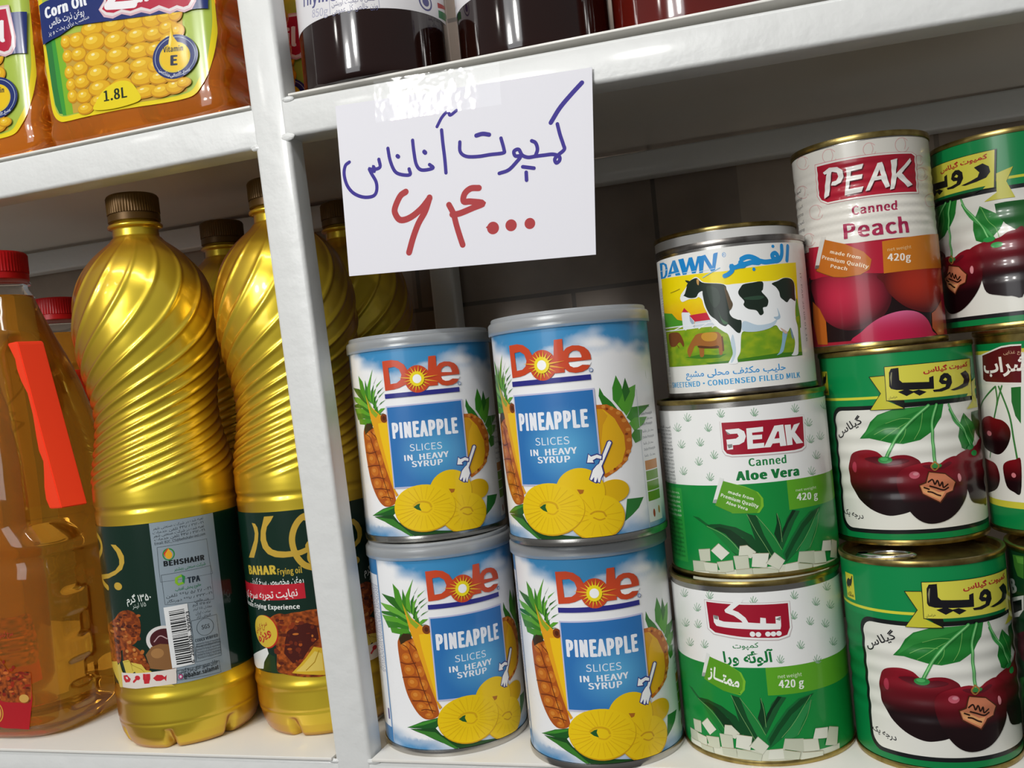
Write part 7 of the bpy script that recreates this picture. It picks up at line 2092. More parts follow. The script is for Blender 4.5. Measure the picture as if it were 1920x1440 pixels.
# clear tape
def tape_material():
    m = bpy.data.materials.new('clear_adhesive_tape')
    m.use_nodes = True
    nt = m.node_tree
    nt.nodes.clear()
    out = nt.nodes.new('ShaderNodeOutputMaterial')
    mix = nt.nodes.new('ShaderNodeMixShader')
    tr = nt.nodes.new('ShaderNodeBsdfTransparent')
    gl = nt.nodes.new('ShaderNodeBsdfGlossy')
    gl.inputs['Roughness'].default_value = .05
    tc = nt.nodes.new('ShaderNodeTexCoord')
    n = nt.nodes.new('ShaderNodeTexNoise')
    n.inputs['Scale'].default_value = 48
    n.inputs['Detail'].default_value = 3
    bp = nt.nodes.new('ShaderNodeBump')
    bp.inputs['Strength'].default_value = .5
    bp.inputs['Distance'].default_value = .0012
    nt.links.new(tc.outputs['Object'], n.inputs['Vector'])
    nt.links.new(n.outputs['Fac'], bp.inputs['Height'])
    nt.links.new(bp.outputs['Normal'], gl.inputs['Normal'])
    mix.inputs[0].default_value = .016
    nt.links.new(tr.outputs[0], mix.inputs[1])
    nt.links.new(gl.outputs[0], mix.inputs[2])
    nt.links.new(mix.outputs[0], out.inputs[0])
    return m


# ------------------------------------------------------------------ the wall behind
def wall_material():
    m = bpy.data.materials.new('stone_wall_tiles')
    m.use_nodes = True
    nt = m.node_tree
    b = nt.nodes['Principled BSDF']
    b.inputs['Roughness'].default_value = .45
    tc = nt.nodes.new('ShaderNodeTexCoord')
    mp = nt.nodes.new('ShaderNodeMapping')
    mp.inputs['Rotation'].default_value = (math.radians(90), 0, 0)
    mp.inputs['Location'].default_value = (0.055, 0.03, 0)
    br = nt.nodes.new('ShaderNodeTexBrick')
    br.offset = .35
    br.inputs['Color1'].default_value = (*hexlin('#948578'), 1)
    br.inputs['Color2'].default_value = (*hexlin('#a08f80'), 1)
    br.inputs['Mortar'].default_value = (*hexlin('#6c6259'), 1)
    br.inputs['Scale'].default_value = 1.0
    br.inputs['Brick Width'].default_value = .20
    br.inputs['Row Height'].default_value = .115
    br.inputs['Mortar Size'].default_value = .0018
    n = nt.nodes.new('ShaderNodeTexNoise')
    n.inputs['Scale'].default_value = 35
    n.inputs['Detail'].default_value = 8
    mx = nt.nodes.new('ShaderNodeMix')
    mx.data_type = 'RGBA'
    mx.blend_type = 'MULTIPLY'
    mx.inputs[0].default_value = .45
    nt.links.new(tc.outputs['Object'], mp.inputs[0])
    nt.links.new(mp.outputs[0], br.inputs[0])
    nt.links.new(tc.outputs['Object'], n.inputs[0])
    nt.links.new(br.outputs['Color'], mx.inputs[6])
    nt.links.new(n.outputs['Fac'], mx.inputs[7])
    # a lighter slab behind the peach can; base colour also raised left of the post
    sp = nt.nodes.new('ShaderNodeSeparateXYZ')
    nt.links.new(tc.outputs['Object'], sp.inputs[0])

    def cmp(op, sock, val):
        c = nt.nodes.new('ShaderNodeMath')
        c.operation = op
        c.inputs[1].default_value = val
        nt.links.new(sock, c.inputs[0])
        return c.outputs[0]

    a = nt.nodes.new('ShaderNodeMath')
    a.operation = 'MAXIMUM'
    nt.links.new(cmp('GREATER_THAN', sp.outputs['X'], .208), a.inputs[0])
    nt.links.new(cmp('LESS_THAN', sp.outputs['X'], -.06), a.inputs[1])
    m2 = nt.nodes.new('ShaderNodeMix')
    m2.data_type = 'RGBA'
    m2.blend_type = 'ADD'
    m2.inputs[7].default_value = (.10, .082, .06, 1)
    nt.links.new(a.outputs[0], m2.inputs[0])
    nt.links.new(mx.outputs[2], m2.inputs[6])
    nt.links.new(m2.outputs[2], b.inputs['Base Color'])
    return m


wall = link('wall_back', box_mesh('wall_back', -620, 780, 268, 290, -260, 760, 0), wall_material())
wall['kind'] = 'structure'

# ------------------------------------------------------------------ the rack
rack = empty('metal_shelf_rack', (0, 0, -220), 'white enamelled steel tube shelf rack holding all the goods', 'shelf')
RZ = 220


def rack_part(name, me, m=M_PAINT):
    o = link(name, me, m, rack)
    o.location = (0, 0, RZ * MM)
    return o


def leaning(me, lean, axis='x', about=0.0):
    for v in me.vertices:
        if axis == 'x':
            v.co.x += lean * v.co.z
        else:
            v.co.z += lean * (v.co.x - about)
    return me


rack_part('post', leaning(box_mesh('post', -21.2, 0.3, 0, 16, -215, 640, 2.4, 4), -.035))
rack_part('post', leaning(box_mesh('rear_post', -33, -13, 246, 264, -215, 640, 2.4, 4), -.01))
# front beams of the upper shelf meet the post in a weld
rack_part('front_beam', leaning(box_mesh('front_beam_a', -560, -28.0, .3, 19, 334.6, 356.6, 2.2, 4), .002, 'z', -.1))
rack_part('front_beam', leaning(box_mesh('front_beam_b', -17.0, 720, .3, 19, 338.0, 358.2, 2.2, 4), -.019, 'z', -.012))
rack_part('front_beam', box_mesh('front_beam_c', -560, -16, .3, 19, -25, -2.2, 2.2, 4))
rack_part('front_beam', box_mesh('front_beam_d', -4, 720, .3, 19, -25, -2.2, 2.2, 4))
rack_part('rear_beam', box_mesh('rear_beam', -600, 760, 245, 262, 336, 355, 2, 3))
rack_part('rear_beam', box_mesh('rear_beam_low', -600, 760, 245, 262, -22, -2.5, 2, 3))


def board(x0, x1, z, t, lip=0.0, yf=-1.2):
    me = box_mesh('shelf_board', x0, x1, yf, 263, z - t, z, .4, 2)
    return me


rack_part('shelf_board', board(-590, -22.5, 0, 1.8), M_BOARD)
rack_part('shelf_board', board(1.5, 750, 0, 1.8), M_BOARD)
rack_part('shelf_board', leaning(board(-590, -34.5, 359.4, 1.4, yf=1.5), .002, 'z', -.1), M_BOARD)
rack_part('shelf_board', leaning(board(-10.5, 750, 361.6, 1.4, yf=1.5), -.010, 'z', -.012), M_BOARD)


rack_part('shelf_strip', box_mesh('shelf_strip', -38, -8, 16.6, 262, 357.2, 358.6, .2, 1), M_BOARD)
rack_part('shelf_strip', box_mesh('shelf_strip', -26, 5, 16.6, 262, -3.4, -1.9, .2, 1), M_BOARD)


def weld(x, y, z, w, h, seed):
    random.seed(seed)
    bm = bmesh.new()
    bmesh.ops.create_icosphere(bm, subdivisions=4, radius=1)
    for v in bm.verts:
        n = float(fbm(np.array([v.co.x * 2.2 + 5]), np.array([v.co.z * 2.2 + v.co.y + 9]), seed)[0])
        k = .75 + .5 * n
        v.co = Vector((x + v.co.x * w * k, y + v.co.y * .9 * k, z + v.co.z * h * k)) * MM
    me = bpy.data.meshes.new('weld_bead')
    bm.to_mesh(me)
    bm.free()
    me.polygons.foreach_set('use_smooth', [True] * len(me.polygons))
    return me


for i, (x, z, w, h) in enumerate(((-12.5, 338.2, 4.5, 2.2), (-32.8, 335.4, 3.2, 1.8), (-10, 358, 3.5, 1.6), (-22, -2.4, 3.2, 1.4), (1.6, -2.2, 4.0, 1.6))):
    rack_part('weld_bead', weld(x, .6, z, w, h, i))


# ------------------------------------------------------------------ cans
def rib_profile(R, ribs):
    def rf(v):
        v = np.asarray(v, float)
        r = np.full(v.shape, float(R))
        for (a, b, n, amp) in ribs:
            t = (v - a) / (b - a)
            r = r - np.where((t > 0) & (t < 1), amp * (.5 - .5 * np.cos(2 * np.pi * n * t)), 0)
        return r
    return rf


def can_meshes(key, R, H, ribs=(), bead=.75, rim_h=2.6, lid_drop=3.2):
    rf = rib_profile(R, ribs)
    zs = np.concatenate([[rim_h], np.linspace(rim_h + .6, H - rim_h - .6, max(8, int((H) / .9) if ribs else 8)), [H - rim_h]])
    body = lathe('can_body', [(rf(np.array([z]))[0] - .05, z) for z in zs], 112, close_top=False, close_bot=False)

    def seam(z0, z1):
        m = (z0 + z1) / 2
        up = z1 > H / 2
        p = [(R - .3, z0), (R + bead * .7, z0 + .15), (R + bead, m - .4), (R + bead, m + .4), (R + bead * .7, z1 - .15), (R - .5, z1), (R - 1.4, z1 - .3)]
        if up:
            p += [(R - 1.8, H - lid_drop), (R - 5, H - lid_drop - .3), (R - 6.2, H - lid_drop + .5), (R - 8, H - lid_drop + .5), (R - 9, H - lid_drop), (R * .5, H - lid_drop), (0.0, H - lid_drop)]
        else:
            p = [(0.0, 2.2), (R * .5, 2.2), (R - 4, 2.2), (R - 2.0, 1.6), (R - 1.4, .3), (R - .5, 0), (R + bead * .7, .15), (R + bead, m - .3), (R + bead, m + .3), (R + bead * .7, z1 - .15), (R - .3, z1)]
        return lathe('seam', p, 112, close_top=False, close_bot=False, sharp=50)

    return body, seam(H - rim_h, H), seam(0, rim_h), cyl_surf(rf)


def pull_tab_mesh(R, z):
    bm = bmesh.new()
    n = 36
    ang = np.linspace(0, 2 * np.pi, n, endpoint=False)
    L, Wd = 13.5, 8.0
    ring = []
    for a in ang:
        x, y = L * math.cos(a), Wd * math.sin(a) * (1 - .18 * math.cos(a))
        ix, iy = (x * .62 + 2.5), y * .60
        rowv = []
        for (px, py, pz) in ((x, y, 0), (x * 1.03, y * 1.03, .8), (x * .95, y * .95, 1.6), (ix * 1.05, iy * 1.05, 1.6), (ix, iy, .8), (ix * 1.05, iy * 1.05, 0)):
            rowv.append(bm.verts.new(Vector((px, py, pz + z)) * MM))
        ring.append(rowv)
    for i in range(n):
        for k in range(6):
            bm.faces.new((ring[i][k], ring[(i + 1) % n][k], ring[(i + 1) % n][(k + 1) % 6], ring[i][(k + 1) % 6]))
    # rivet nose
    r = bmesh.ops.create_cone(bm, cap_ends=True, segments=20, radius1=3.0 * MM, radius2=2.4 * MM, depth=1.6 * MM)
    for v in r['verts']:
        v.co += Vector((-10.5, 0, z + .8)) * MM
    me = bpy.data.meshes.new('pull_tab')
    bmesh.ops.recalc_face_normals(bm, faces=bm.faces[:])
    bm.to_mesh(me)
    bm.free()
    me.polygons.foreach_set('use_smooth', [True] * len(me.polygons))
    me.set_sharp_from_angle(angle=math.radians(50))
    return me


def make_can(name, meshes, label_me, loc, label, group, shift=0.0, R=40.0, metal=M_STEEL, rim=M_GOLDTIN, print_m=M_PRINT, extra=None, tab=None, tall=None):
    t = empty(name, loc, label, 'can', group)
    body, top, bot, _ = meshes
    link('can_body', body, metal, t)
    lb = link('label', label_me, print_m, t)
    lb.rotation_euler.z = shift / R
    lid = link('can_lid', top, rim, t)
    link('base_rim', bot, rim, t)
    if tall:
        lb.scale.z = tall
    if tab is not None:
        tb = link('pull_tab', tab[0], M_ALU, lid)
        tb.rotation_euler.z = tab[1]
        tb.location = Vector(tab[2]) * MM
    if extra:
        extra(t)
    return t


# pineapple cans with a milky snap-on lid
dole = can_meshes('pineapple', 40.2, 110.9, rim_h=3.5)
dole_label = art_mesh('pineapple_label', DOLE, dole[3], base=.08, clip=(-126.4, 3.6, 126.4, 106.2))
snap_lid = lathe('snap_lid', [(40.95, 105.0), (41.3, 104.8), (41.6, 105.2), (41.5, 110.0), (41.2, 110.5), (40.9, 110.9), (40.3, 111.2), (40.0, 111.4), (39.9, 112.6), (39.5, 113.2), (37.6, 113.3), (36.8, 112.8), (36.2, 111.4), (30, 111.2), (0, 111.2)], 112, close_top=False, close_bot=False, sharp=40)


def add_snap(t):
    link('snap_lid', snap_lid, M_CAP, t)


PIN = 'blue and white pineapple slice cans in two stacks'
make_can('pineapple_can', dole, dole_label, (34.1, 44.1, 0), 'lower pineapple slices can standing on the shelf beside the foot of the white post', PIN, 15.4, 40.2, rim=M_STEEL, extra=add_snap)
make_can('pineapple_can', dole, dole_label, (123.9, 32.3, 0), 'lower pineapple slices can on the shelf, next to the aloe can with Persian lettering', PIN, 0.0, 40.2, rim=M_STEEL, extra=add_snap)
make_can('pineapple_can', dole, dole_label, (31.2, 50.1, 113.3), 'upper pineapple slices can right below the price card, beside the white post', PIN, 2.9, 40.2, rim=M_STEEL, extra=add_snap)
make_can('pineapple_can', dole, dole_label, (127.6, 20.5, 113.3), 'upper pineapple slices can next to the cow milk can, nutrition panel showing at right', PIN, -15.2, 40.2, rim=M_STEEL, extra=add_snap)

# aloe vera cans
aloe = can_meshes('aloe', 42.4, 88.4)
aloe_en = art_mesh('aloe_label_english', ALOE_EN, aloe[3])
aloe_fa = art_mesh('aloe_label_persian', ALOE_FA, aloe[3])
ALO = 'green and white aloe vera cans'
make_can('aloe_vera_can', aloe, aloe_fa, (206.9, 45.7, 0), 'green and white aloe vera can with Persian lettering, standing on the shelf', ALO, 0, 42.4)
make_can('aloe_vera_can', aloe, aloe_en, (208.2, 51.1, 88.4), 'green and white aloe vera can with English lettering, under the cow milk can', ALO, 0, 42.4)
aloe_b = can_meshes('aloe_rear', 42.4, 90.6)
for k in range(3):
    make_can('aloe_vera_can', aloe_b, aloe_en, (202.5, 140, 90.6 * k),
             ('aloe vera can hidden at the foot of the stack behind the two front aloe cans', 'middle can of the aloe stack standing behind the cow milk can',
              'white aloe can whose gold rim peeks out behind and above the cow milk can')[k], ALO, 60 + 40 * k, 42.4, tall=1.055)

# condensed milk
milk = can_meshes('milk', 37.6, 76.6, rim_h=3.0)
milk_label = art_mesh('milk_label', MILK, milk[3])
make_can('milk_can', milk, milk_label, (209.8, 52.5, 177.0), 'sweetened condensed milk can with a black and white cow on its label', None, 0, 37.6, rim=M_DULL)

# cherry cans with printed ribbed tin
cherry = can_meshes('cherry', 36.6, 96.4, ribs=((22, 62, 5, .45),), rim_h=2.8)
cherry_label = art_mesh('cherry_label', ART['cherry_label'], cherry[3], du=1.2, fine=1.0, step=.045, base=.12)
tab = pull_tab_mesh(36.6, 93.6)
CH = 'green tins of cherry compote'
make_can('cherry_compote_can', cherry, cherry_label, (286.8, 35.8, 0), 'green cherry compote tin at the bottom with a pull tab showing on its lid', CH, 3.8, 36.6, metal=M_GOLDTIN, print_m=M_LITHO, tab=(tab, math.radians(-12), (-16, -10, 0)))
make_can('cherry_compote_can', cherry, cherry_label, (286.5, 69.5, 96.6), 'green cherry compote tin in the middle, under the peach can', CH, 0, 36.6, metal=M_GOLDTIN, print_m=M_LITHO)
cherry_k = make_can('cherry_compote_can', cherry, cherry_label, (352.0, 90.4, 196.6), 'topmost green cherry compote tin, right of the peach can', CH, -51, 36.6, metal=M_GOLDTIN, print_m=M_LITHO)

sour = can_meshes('sour', 36.6, 99.4, rim_h=2.8)
sour_label = art_mesh('sour_cherry_label', ART['sour_cherry_label'], sour[3])
make_can('sour_cherry_can', sour, sour_label, (361.5, 68.0, 97.0), 'sour cherry tin with dark red name plate at the right edge', None, 0, 36.6, metal=M_GOLDTIN, print_m=M_LITHO)
dark_label = art_mesh('dark_green_label', ART['dark_green_label'], cherry[3], fine=1.0, step=.045, base=.12)
make_can('dark_green_can', cherry, dark_label, (361.8, 37.6, 0), 'dark green tin at the bottom right corner, mostly cut off', None, 0, 36.6, metal=M_GOLDTIN, print_m=M_LITHO)

# peach
peach = can_meshes('peach', 33.4, 105.0, ribs=((56, 92, 8, .30),), rim_h=3.0)
peach_label = art_mesh('peach_label', PEACH, peach[3], fine=.75, step=.045, base=.12)
make_can('peach_can', peach, peach_label, (279.2, 71.2, 193.2), 'tall white and red canned peach tin on top of the cherry compote tin', None, 0, 33.4, print_m=M_LITHO)


# ------------------------------------------------------------------ gold frying oil bottles
def twist_table():
    zs = np.array([0, 140, 150, 165, 185, 205, 230, 255, 280, 305, 340], float)
    sl = np.array([.080, .080, .080, .078, .074, .060, .034, .019, .010, .004, .004])
    z = np.linspace(0, 340, 681)
    s = np.interp(z, zs, sl)
    return z, np.concatenate([[0], np.cumsum((s[1:] + s[:-1]) / 2 * .5)])


TZ, TW = twist_table()
BPROF_Z = np.array([0, .6, 3, 8, 15, 15.8, 17, 28, 29.5, 31, 32.5, 34, 38, 134, 140, 141.5, 143, 144.5, 152, 162, 172, 182, 190, 200, 212, 224, 238, 250, 262, 272, 282, 290, 297, 301, 304, 306, 311, 311.6, 313.6, 314.2, 315.4, 328], float)
BPROF_R = np.array([34.5, 36.5, 38.6, 40.6, 42.0, 41.7, 42.2, 42.2, 42.7, 43.0, 42.7, 42.2, 41.9, 41.9, 42.2, 41.5, 41.5, 42.2, 42.2, 41.3, 39.2, 37.2, 36.0, 35.7, 37.2, 39.8, 41.9, 42.4, 41.5, 39.6, 35.8, 30.6, 24.0, 18.6, 14.6, 13.6, 13.4, 16.2, 16.2, 13.6, 13.2, 13.0], float)


def bottle_mesh():
    z = np.concatenate([np.linspace(0, 16, 26), np.linspace(16.5, 40, 26), np.linspace(46, 128, 8), np.linspace(132, 152, 24), np.linspace(152.8, 306, 190), np.linspace(306.5, 330, 40)])
    r = np.interp(z, BPROF_Z, BPROF_R)
    # soften the shoulder profile
    zz = np.linspace(0, 330, 1321)
    rr = np.interp(zz, BPROF_Z, BPROF_R)
    k = np.ones(33) / 33
    rs = np.convolve(np.pad(rr, 16, 'edge'), k, 'valid')
    m = (z > 150) & (z < 306)
    r[m] = np.interp(z[m], zz, rs)
    prof = list(zip(r, z))

    def rf(T, Z, R):
        tw = np.interp(Z, TZ, TW)
        ph = 15 * (T - tw)
        c = .5 + .5 * np.cos(ph)
        env = np.clip((Z - 152) / 7, 0, 1) * np.clip((306 - Z) / 26, 0, 1)
        # ends of the ribs run out one after another
        env = env * np.clip((Z - 150 - 3 * np.sin(ph * .5)) / 8, 0, 1)
        amp = np.interp(Z, [150, 170, 200, 240, 300], [1.0, 1.25, 1.2, 1.0, .7])
        p = np.interp(Z, [150, 185, 230, 300], [1.8, 2.2, 7.0, 10.0])
        R = R + env * amp * (c ** p - .25 * 2 / p)
        # petal foot
        dent = np.clip((13 - Z) / 13, 0, 1) ** .6
        w = np.abs((T / (2 * np.pi) * 7 + .3) % 1 - .5) * 2
        R = R - dent * 6.5 * np.exp(-(w / .13) ** 2)
        return R
    return lathe('bottle_body', prof, 400, rf, sharp=0)


def cap_mesh(r, z0, z1, n=180, ridges=60, band=4.0):
    prof = [(r * .93, z0), (r, z0 + .4), (r, z0 + band), (r * .96, z0 + band + .2), (r * .96, z0 + band + .8), (r, z0 + band + 1.0), (r, z1 - 1.8), (r * .97, z1 - .6), (r * .92, z1), (0, z1)]

    def rf(T, Z, R):
        return R + np.where((Z > z0 + band + .9) & (Z < z1 - 1), .22 * np.cos(ridges * T), 0)
    return lathe('bottle_cap', prof, n, rf, close_top=False, sharp=35)


gold_body = bottle_mesh()
gold_cap = cap_mesh(15.4, 315.2, 332.0)
oil_label = art_mesh('frying_oil_label', ART['frying_oil_label'], cyl_surf(lambda v: np.full(np.shape(v), 42.2)), base=.02)


def gold_bottle(loc, label, shift, tilt=(0, 0), rz=0.0):
    t = empty('gold_oil_bottle', loc, label, 'bottle', 'gold frying oil bottles', tilt=tilt)
    b = link('bottle_body', gold_body, M_GOLD, t)
    b.rotation_euler.z = rz
    lb = link('label', oil_label, M_FOILPRINT, t)
    lb.rotation_euler.z = shift / 42.2
    link('bottle_cap', gold_cap, M_GOLDCAP, t)
    return t


gold_bottle((-141.2, 41.4, 0), 'gold spiral oil bottle with a grey barcode panel, left of the white post', -56, (.010, -.014), .35)
gold_bottle((-57.2, 64.0, 0), 'gold spiral oil bottle with fried chicken on its label, standing behind the white post', 0, (.010, -.008), .9)
gold_bottle((-158, 150, 0), 'gold oil bottle in the back row whose dark cap shows between the two front bottles', 30, (0, 0), .1)
gold_bottle((-60, 153, 0), 'gold oil bottle in the back row, dark behind the price card and the post', -20, (0, 0), .5)


# ------------------------------------------------------------------ clear oil jugs with red cap and handle
def sup(a, b, e):
    def f(T, R, Z):
        c, s = np.cos(T), np.sin(T)
        k = (np.abs(c) ** e + np.abs(s) ** e) ** (-1 / e)
        # R is the half width; towards the neck the section turns round
        w = np.clip((R - 20) / 30, 0, 1)
        kk = k * w + (1 - w)
        return R * kk * c, R * (b / a * w + (1 - w)) * kk * s
    return f


def super_y(x, a, b, e):
    t = np.clip(np.abs(x) / a, 0, .9999)
    return b * (1 - t ** e) ** (1 / e)


def jug_body(a, b, e, prof, waves):
    def rf(T, Z, R):
        w = waves(T, Z)
        return R + w
    return lathe('jug_body', prof, 220, rf, section=sup(a, b, e), sharp=0)


JA, JB, JE = 52.0, 44.0, 4.2


def jug_waves(T, Z):
    # hand recess on the right side, stepped grip squares low down
    side = np.exp(-(((T + .55) + np.pi) % (2 * np.pi) - np.pi) ** 2 / .18)
    rec = -9.0 * side * np.clip((Z - 120) / 14, 0, 1) * np.clip((258 - Z) / 14, 0, 1)
    sq = np.exp(-((((T + .35) + np.pi) % (2 * np.pi) - np.pi) / .17) ** 4)
    grip = 1.6 * sq * ((Z > 14) & (Z < 104)) * np.tanh(4 * np.sin((Z - 14) / 90 * 2 * np.pi * 3.0))
    waist = -2.5 * np.exp(-((Z - 112) / 7) ** 2)
    return rec + grip + waist


jz = np.linspace(12, 284, 170)
jug_prof = [(40, 0), (46, .8), (50, 4), (52, 10)] + list(zip(np.interp(jz, [12, 150, 170, 200, 225, 240, 255, 270, 279, 284], [52, 52, 51, 46.5, 40.5, 36, 30.5, 25, 22, 20.5]), jz))
jug_prof = [(0.0, 0.6)] + jug_prof
oil_me = jug_body(JA, JB, JE, jug_prof + [(0.0, 284.0)], jug_waves)
neck_me = lathe('jug_neck', [(21.2, 283.6), (18.5, 288), (17.5, 290), (17.5, 292), (19.5, 292.3), (19.5, 293.6), (17.2, 294), (17.2, 296)], 80, close_top=False, close_bot=False)
jug_cap = cap_mesh(19.0, 295.0, 314.0)


def handle_mesh():
    # strap: profile in the depth (d) / height (z) plane, extruded across its width
    zt, zb = 251.0, 143.0
    outer = [(0, zt - 1), (.4, (zt + zb) / 2), (0, zb + 1)]
    inner = [(-15, zb), (-17, zb + 6), (-15, zb + 14), (-10, zb + 24), (-7.5, zb + 30), (-9.5, zb + 37), (-8, zb + 46), (-5, zb + 60), (-4.5, zb + 74), (-8.5, zb + 82), (-10, zb + 90), (-9, zb + 97), (-13, zb + 106), (-15, zt)]
    loop = [(0, zb + .5)] + inner + [(-1, zt), (0, zt - 1.5)]
    W2 = 8.4
    bm = bmesh.new()
    for_w = []
    for s in (-W2, W2):
        for_w.append([bm.verts.new(Vector((d, s, z)) * MM) for d, z in loop])
    n = len(loop)
    for i in range(n):
        bm.faces.new((for_w[0][i], for_w[0][(i + 1) % n], for_w[1][(i + 1) % n], for_w[1][i]))
    bm.faces.new(for_w[0][::-1])
    bm.faces.new(for_w[1])
    bmesh.ops.recalc_face_normals(bm, faces=bm.faces[:])
    bmesh.ops.bevel(bm, geom=bm.edges[:], offset=.5 * MM, segments=2, affect='EDGES')
    me = bpy.data.meshes.new('carry_handle')
    bm.to_mesh(me)
    bm.free()
    return me


handle_me = handle_mesh()
for v in handle_me.vertices:            # the strap leans out towards its foot
    v.co.x += (.251 - v.co.z) * .34


def plate_surf(a, b, e):
    def f(u, v, off):
        y = super_y(u, a, b, e)
        h = .05
        dy = (super_y(np.abs(u) + h, a, b, e) - super_y(np.abs(u) - h, a, b, e)) / (2 * h) * np.sign(u)
        dy = np.clip(dy, -6, 6)
        N = np.stack([-dy, -np.ones_like(u), np.zeros_like(u)], 1)
        N /= np.linalg.norm(N, axis=1)[:, None]
        P = np.stack([u, -y, v], 1) + N * off[..., None]
        return P, N
    return f


jug_label_me = art_mesh('jug_label', [moved(o, 9, 0) for o in ART['jug_label']], plate_surf(JA, JB, JE), du=1.0, step=.03, base=.5, clip=(-49.5, 0, 49.0, 140))


def jug(loc, label, rz, tilt=(0, 0)):
    t = empty('clear_oil_jug', loc, label, 'bottle', 'clear oil jugs with red caps', rz=rz, tilt=tilt)
    b = link('jug_body', oil_me, M_OIL, t)
    link('jug_neck', neck_me, M_PET, t)
    link('bottle_cap', jug_cap, M_REDCAP, t)
    h = link('carry_handle', handle_me, M_HANDLE, t, (36.5, -15.5, 0))
    h.rotation_euler.z = math.radians(-21)
    link('label', jug_label_me, M_FOILPRINT, t)
    return t


jug((-271, 53, 0), 'clear jug of golden oil with a bright red carry handle, cut by the left edge', 0)
jr = jug((-322, 158, 0), 'clear oil jug in the back row with only its red cap and shoulder showing', 0)
jr.scale = (.94, .94, .94)

# ------------------------------------------------------------------ corn oil bottles on the upper shelf
CA, CB, CE = 64.0, 46.0, 9.0


def corn_waves(T, Z):
    front = np.exp(-((((T + np.pi / 2) + np.pi) % (2 * np.pi) - np.pi) / .95) ** 6)
    back = 1 - front
    return back * 1.6 * np.sin(Z / 21 * 2 * np.pi + 1.4 * np.sin(T * 3))


corn_prof = [(0.0, 1.0), (50, .0), (58, .8), (62, 4), (63.5, 9)] + [(64, z) for z in np.linspace(12, 150, 90)] + [(62, 165), (58, 185), (50, 205), (38, 222), (26, 234), (18, 242), (16, 246), (16, 256), (0.0, 256)]
corn_me = jug_body(CA, CB, CE, corn_prof, corn_waves)
corn_me.name = 'bottle_body'
corn_cap = cap_mesh(18, 250, 270)
corn_label_me = art_mesh('corn_oil_label', ART['corn_oil_label'], plate_surf(CA, CB, CE), du=.9, base=.6, step=.03, clip=(-61.2, 4, 61.2, 158))
M_YCAP = mat('yellow_plastic_cap', '#d8b41c', rough=.4)


def corn(loc, label, rz=0.0):
    t = empty('corn_oil_bottle', loc, label, 'bottle', 'amber corn oil bottles on the upper shelf', rz=rz)
    link('bottle_body', corn_me, M_CORNOIL, t)
    link('label', corn_label_me, M_FOILPRINT, t)
    link('bottle_cap', corn_cap, M_YCAP, t)
    return t


corn((-120, 56, 359.4), 'amber corn oil bottle with a whole yellow label, upper shelf left of the post')
corn((-249, 56, 359.4), 'amber corn oil bottle cut by the left edge, beside the whole yellow label')
corn((-106, 156, 359.4), 'corn oil bottle in the back row, glimpsed between the post and the thyme jar')

# ------------------------------------------------------------------ honey jars on the upper shelf
def jar_meshes(R, H):
    prof = [(0, 1.6), (R - 10, 1.6), (R - 6, .3), (R - 3, 0), (R - 1, 1.0), (R - .2, 3), (R, 6), (R, H - 26), (R - 1.5, H - 20), (R - 6, H - 13), (R - 8, H - 9), (R - 8, H - 1), (0, H - 1)]
    body = lathe('jar_body', prof, 128, close_top=False, close_bot=False, sharp=0)
    lid = cap_mesh(R - 6.2, H - 11, H + 3, 160, 80, 2.0)
    lid.name = 'jar_lid'
    return body, lid


jar_a = jar_meshes(42, 150)
jar_label = art_mesh('jar_label', ART['jar_label'], cyl_surf(lambda v: np.full(np.shape(v), 42.0)), base=.15)


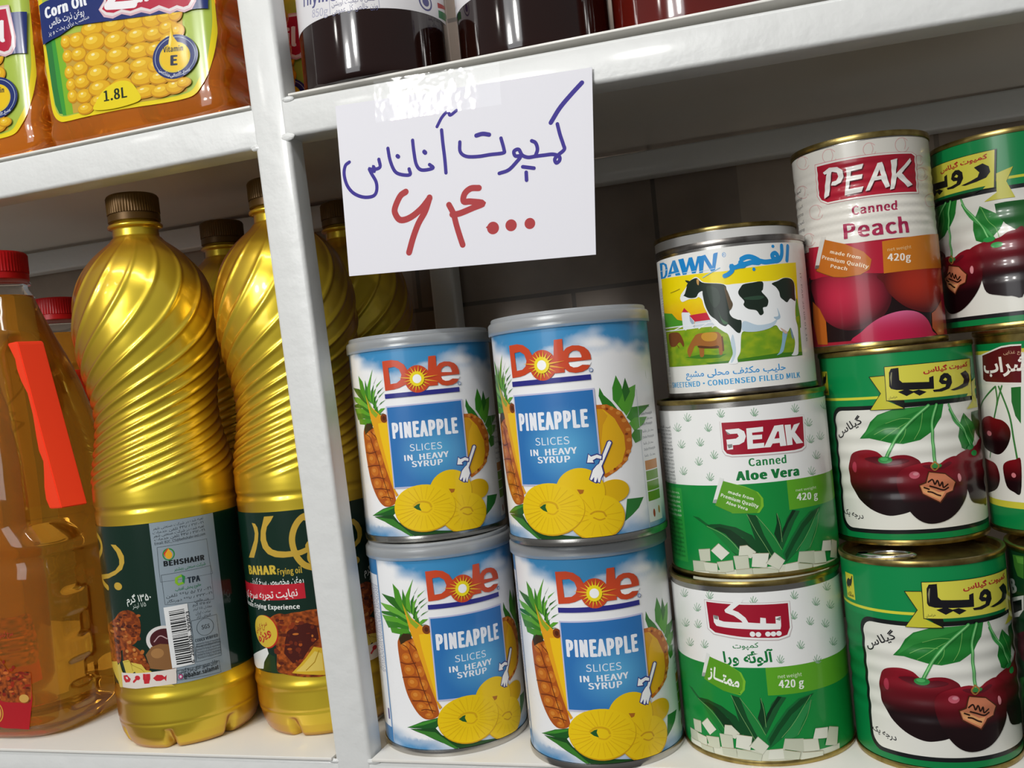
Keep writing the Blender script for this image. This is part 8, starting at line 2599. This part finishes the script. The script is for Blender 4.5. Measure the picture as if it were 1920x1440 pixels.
def jar(loc, label, m, rz, lab=True):
    t = empty('honey_jar', loc, label, 'jar', 'dark honey jars on the upper shelf')
    link('jar_body', jar_a[0], None, t).data
    o = t.children[0]
    if not o.data.materials:
        o.data.materials.append(m)
    o.material_slots[0].link = 'OBJECT'
    o.material_slots[0].material = m
    link('jar_lid', jar_a[1], M_YLID, t)
    if lab:
        lb = link('label', jar_label, M_PRINT, t)
        lb.rotation_euler.z = rz
    return t


jar((27, 40, 361.3), 'dark honey jar with a white thyme label, on the upper shelf above the price card', M_HONEY, 0)
jar((117.5, 51, 360.4), 'nearly black honey jar with its label turned away, right of the thyme jar', M_HONEY, -1.55)
jar((203, 57, 359.6), 'reddish brown honey jar at the top edge of the picture, right of the black one', M_HONEYRED, -2.4)

# ------------------------------------------------------------------ hand written price card taped to the beam
card_o = Vector((84.8, -1.5, 300))
q = [(-67.9, -41.6), (65.4, -47.9), (72.5, 42.6), (-66.2, 48.7)]
card = empty('price_card', card_o, 'white handwritten price card in blue and red marker, taped below the upper shelf', 'sign')


def quad_slab(name, q, y0, y1, nx=14):
    V, F = [], []
    for y in (y0, y1):
        for i in range(nx + 1):
            t = i / nx
            lo = (q[0][0] * (1 - t) + q[1][0] * t, q[0][1] * (1 - t) + q[1][1] * t)
            hi = (q[3][0] * (1 - t) + q[2][0] * t, q[3][1] * (1 - t) + q[2][1] * t)
            V += [(lo[0], y, lo[1]), (hi[0], y, hi[1])]
    n = 2 * (nx + 1)
    for i in range(nx):
        a = 2 * i
        F.append((a, a + 2, a + 3, a + 1))
        F.append((n + a, n + a + 1, n + a + 3, n + a + 2))
        F.append((a, n + a, n + a + 2, a + 2))
        F.append((a + 1, a + 3, n + a + 3, n + a + 1))
    F.append((0, 1, n + 1, n))
    F.append((2 * nx, n + 2 * nx, n + 2 * nx + 1, 2 * nx + 1))
    return np_mesh(name, V, F, False)


link('card', quad_slab('card', q, 0.0, .35), M_CARD, card)


def flat_surf(u, v, off):
    P = np.stack([u, np.zeros_like(u) - off, v], 1)
    return P, np.repeat(np.array([[0, -1.0, 0]]), len(u), 0)


link('handwriting', art_mesh('handwriting', ART['price_card_writing'], flat_surf, du=50, base=.03, step=.022), M_CARDINK, card)
tape_m = tape_material()
link('tape', quad_slab('tape', [(-44, 36.0), (25, 33.0), (26, 54.5), (-43, 57.5)], -.12, -.09, 10), tape_m, card)
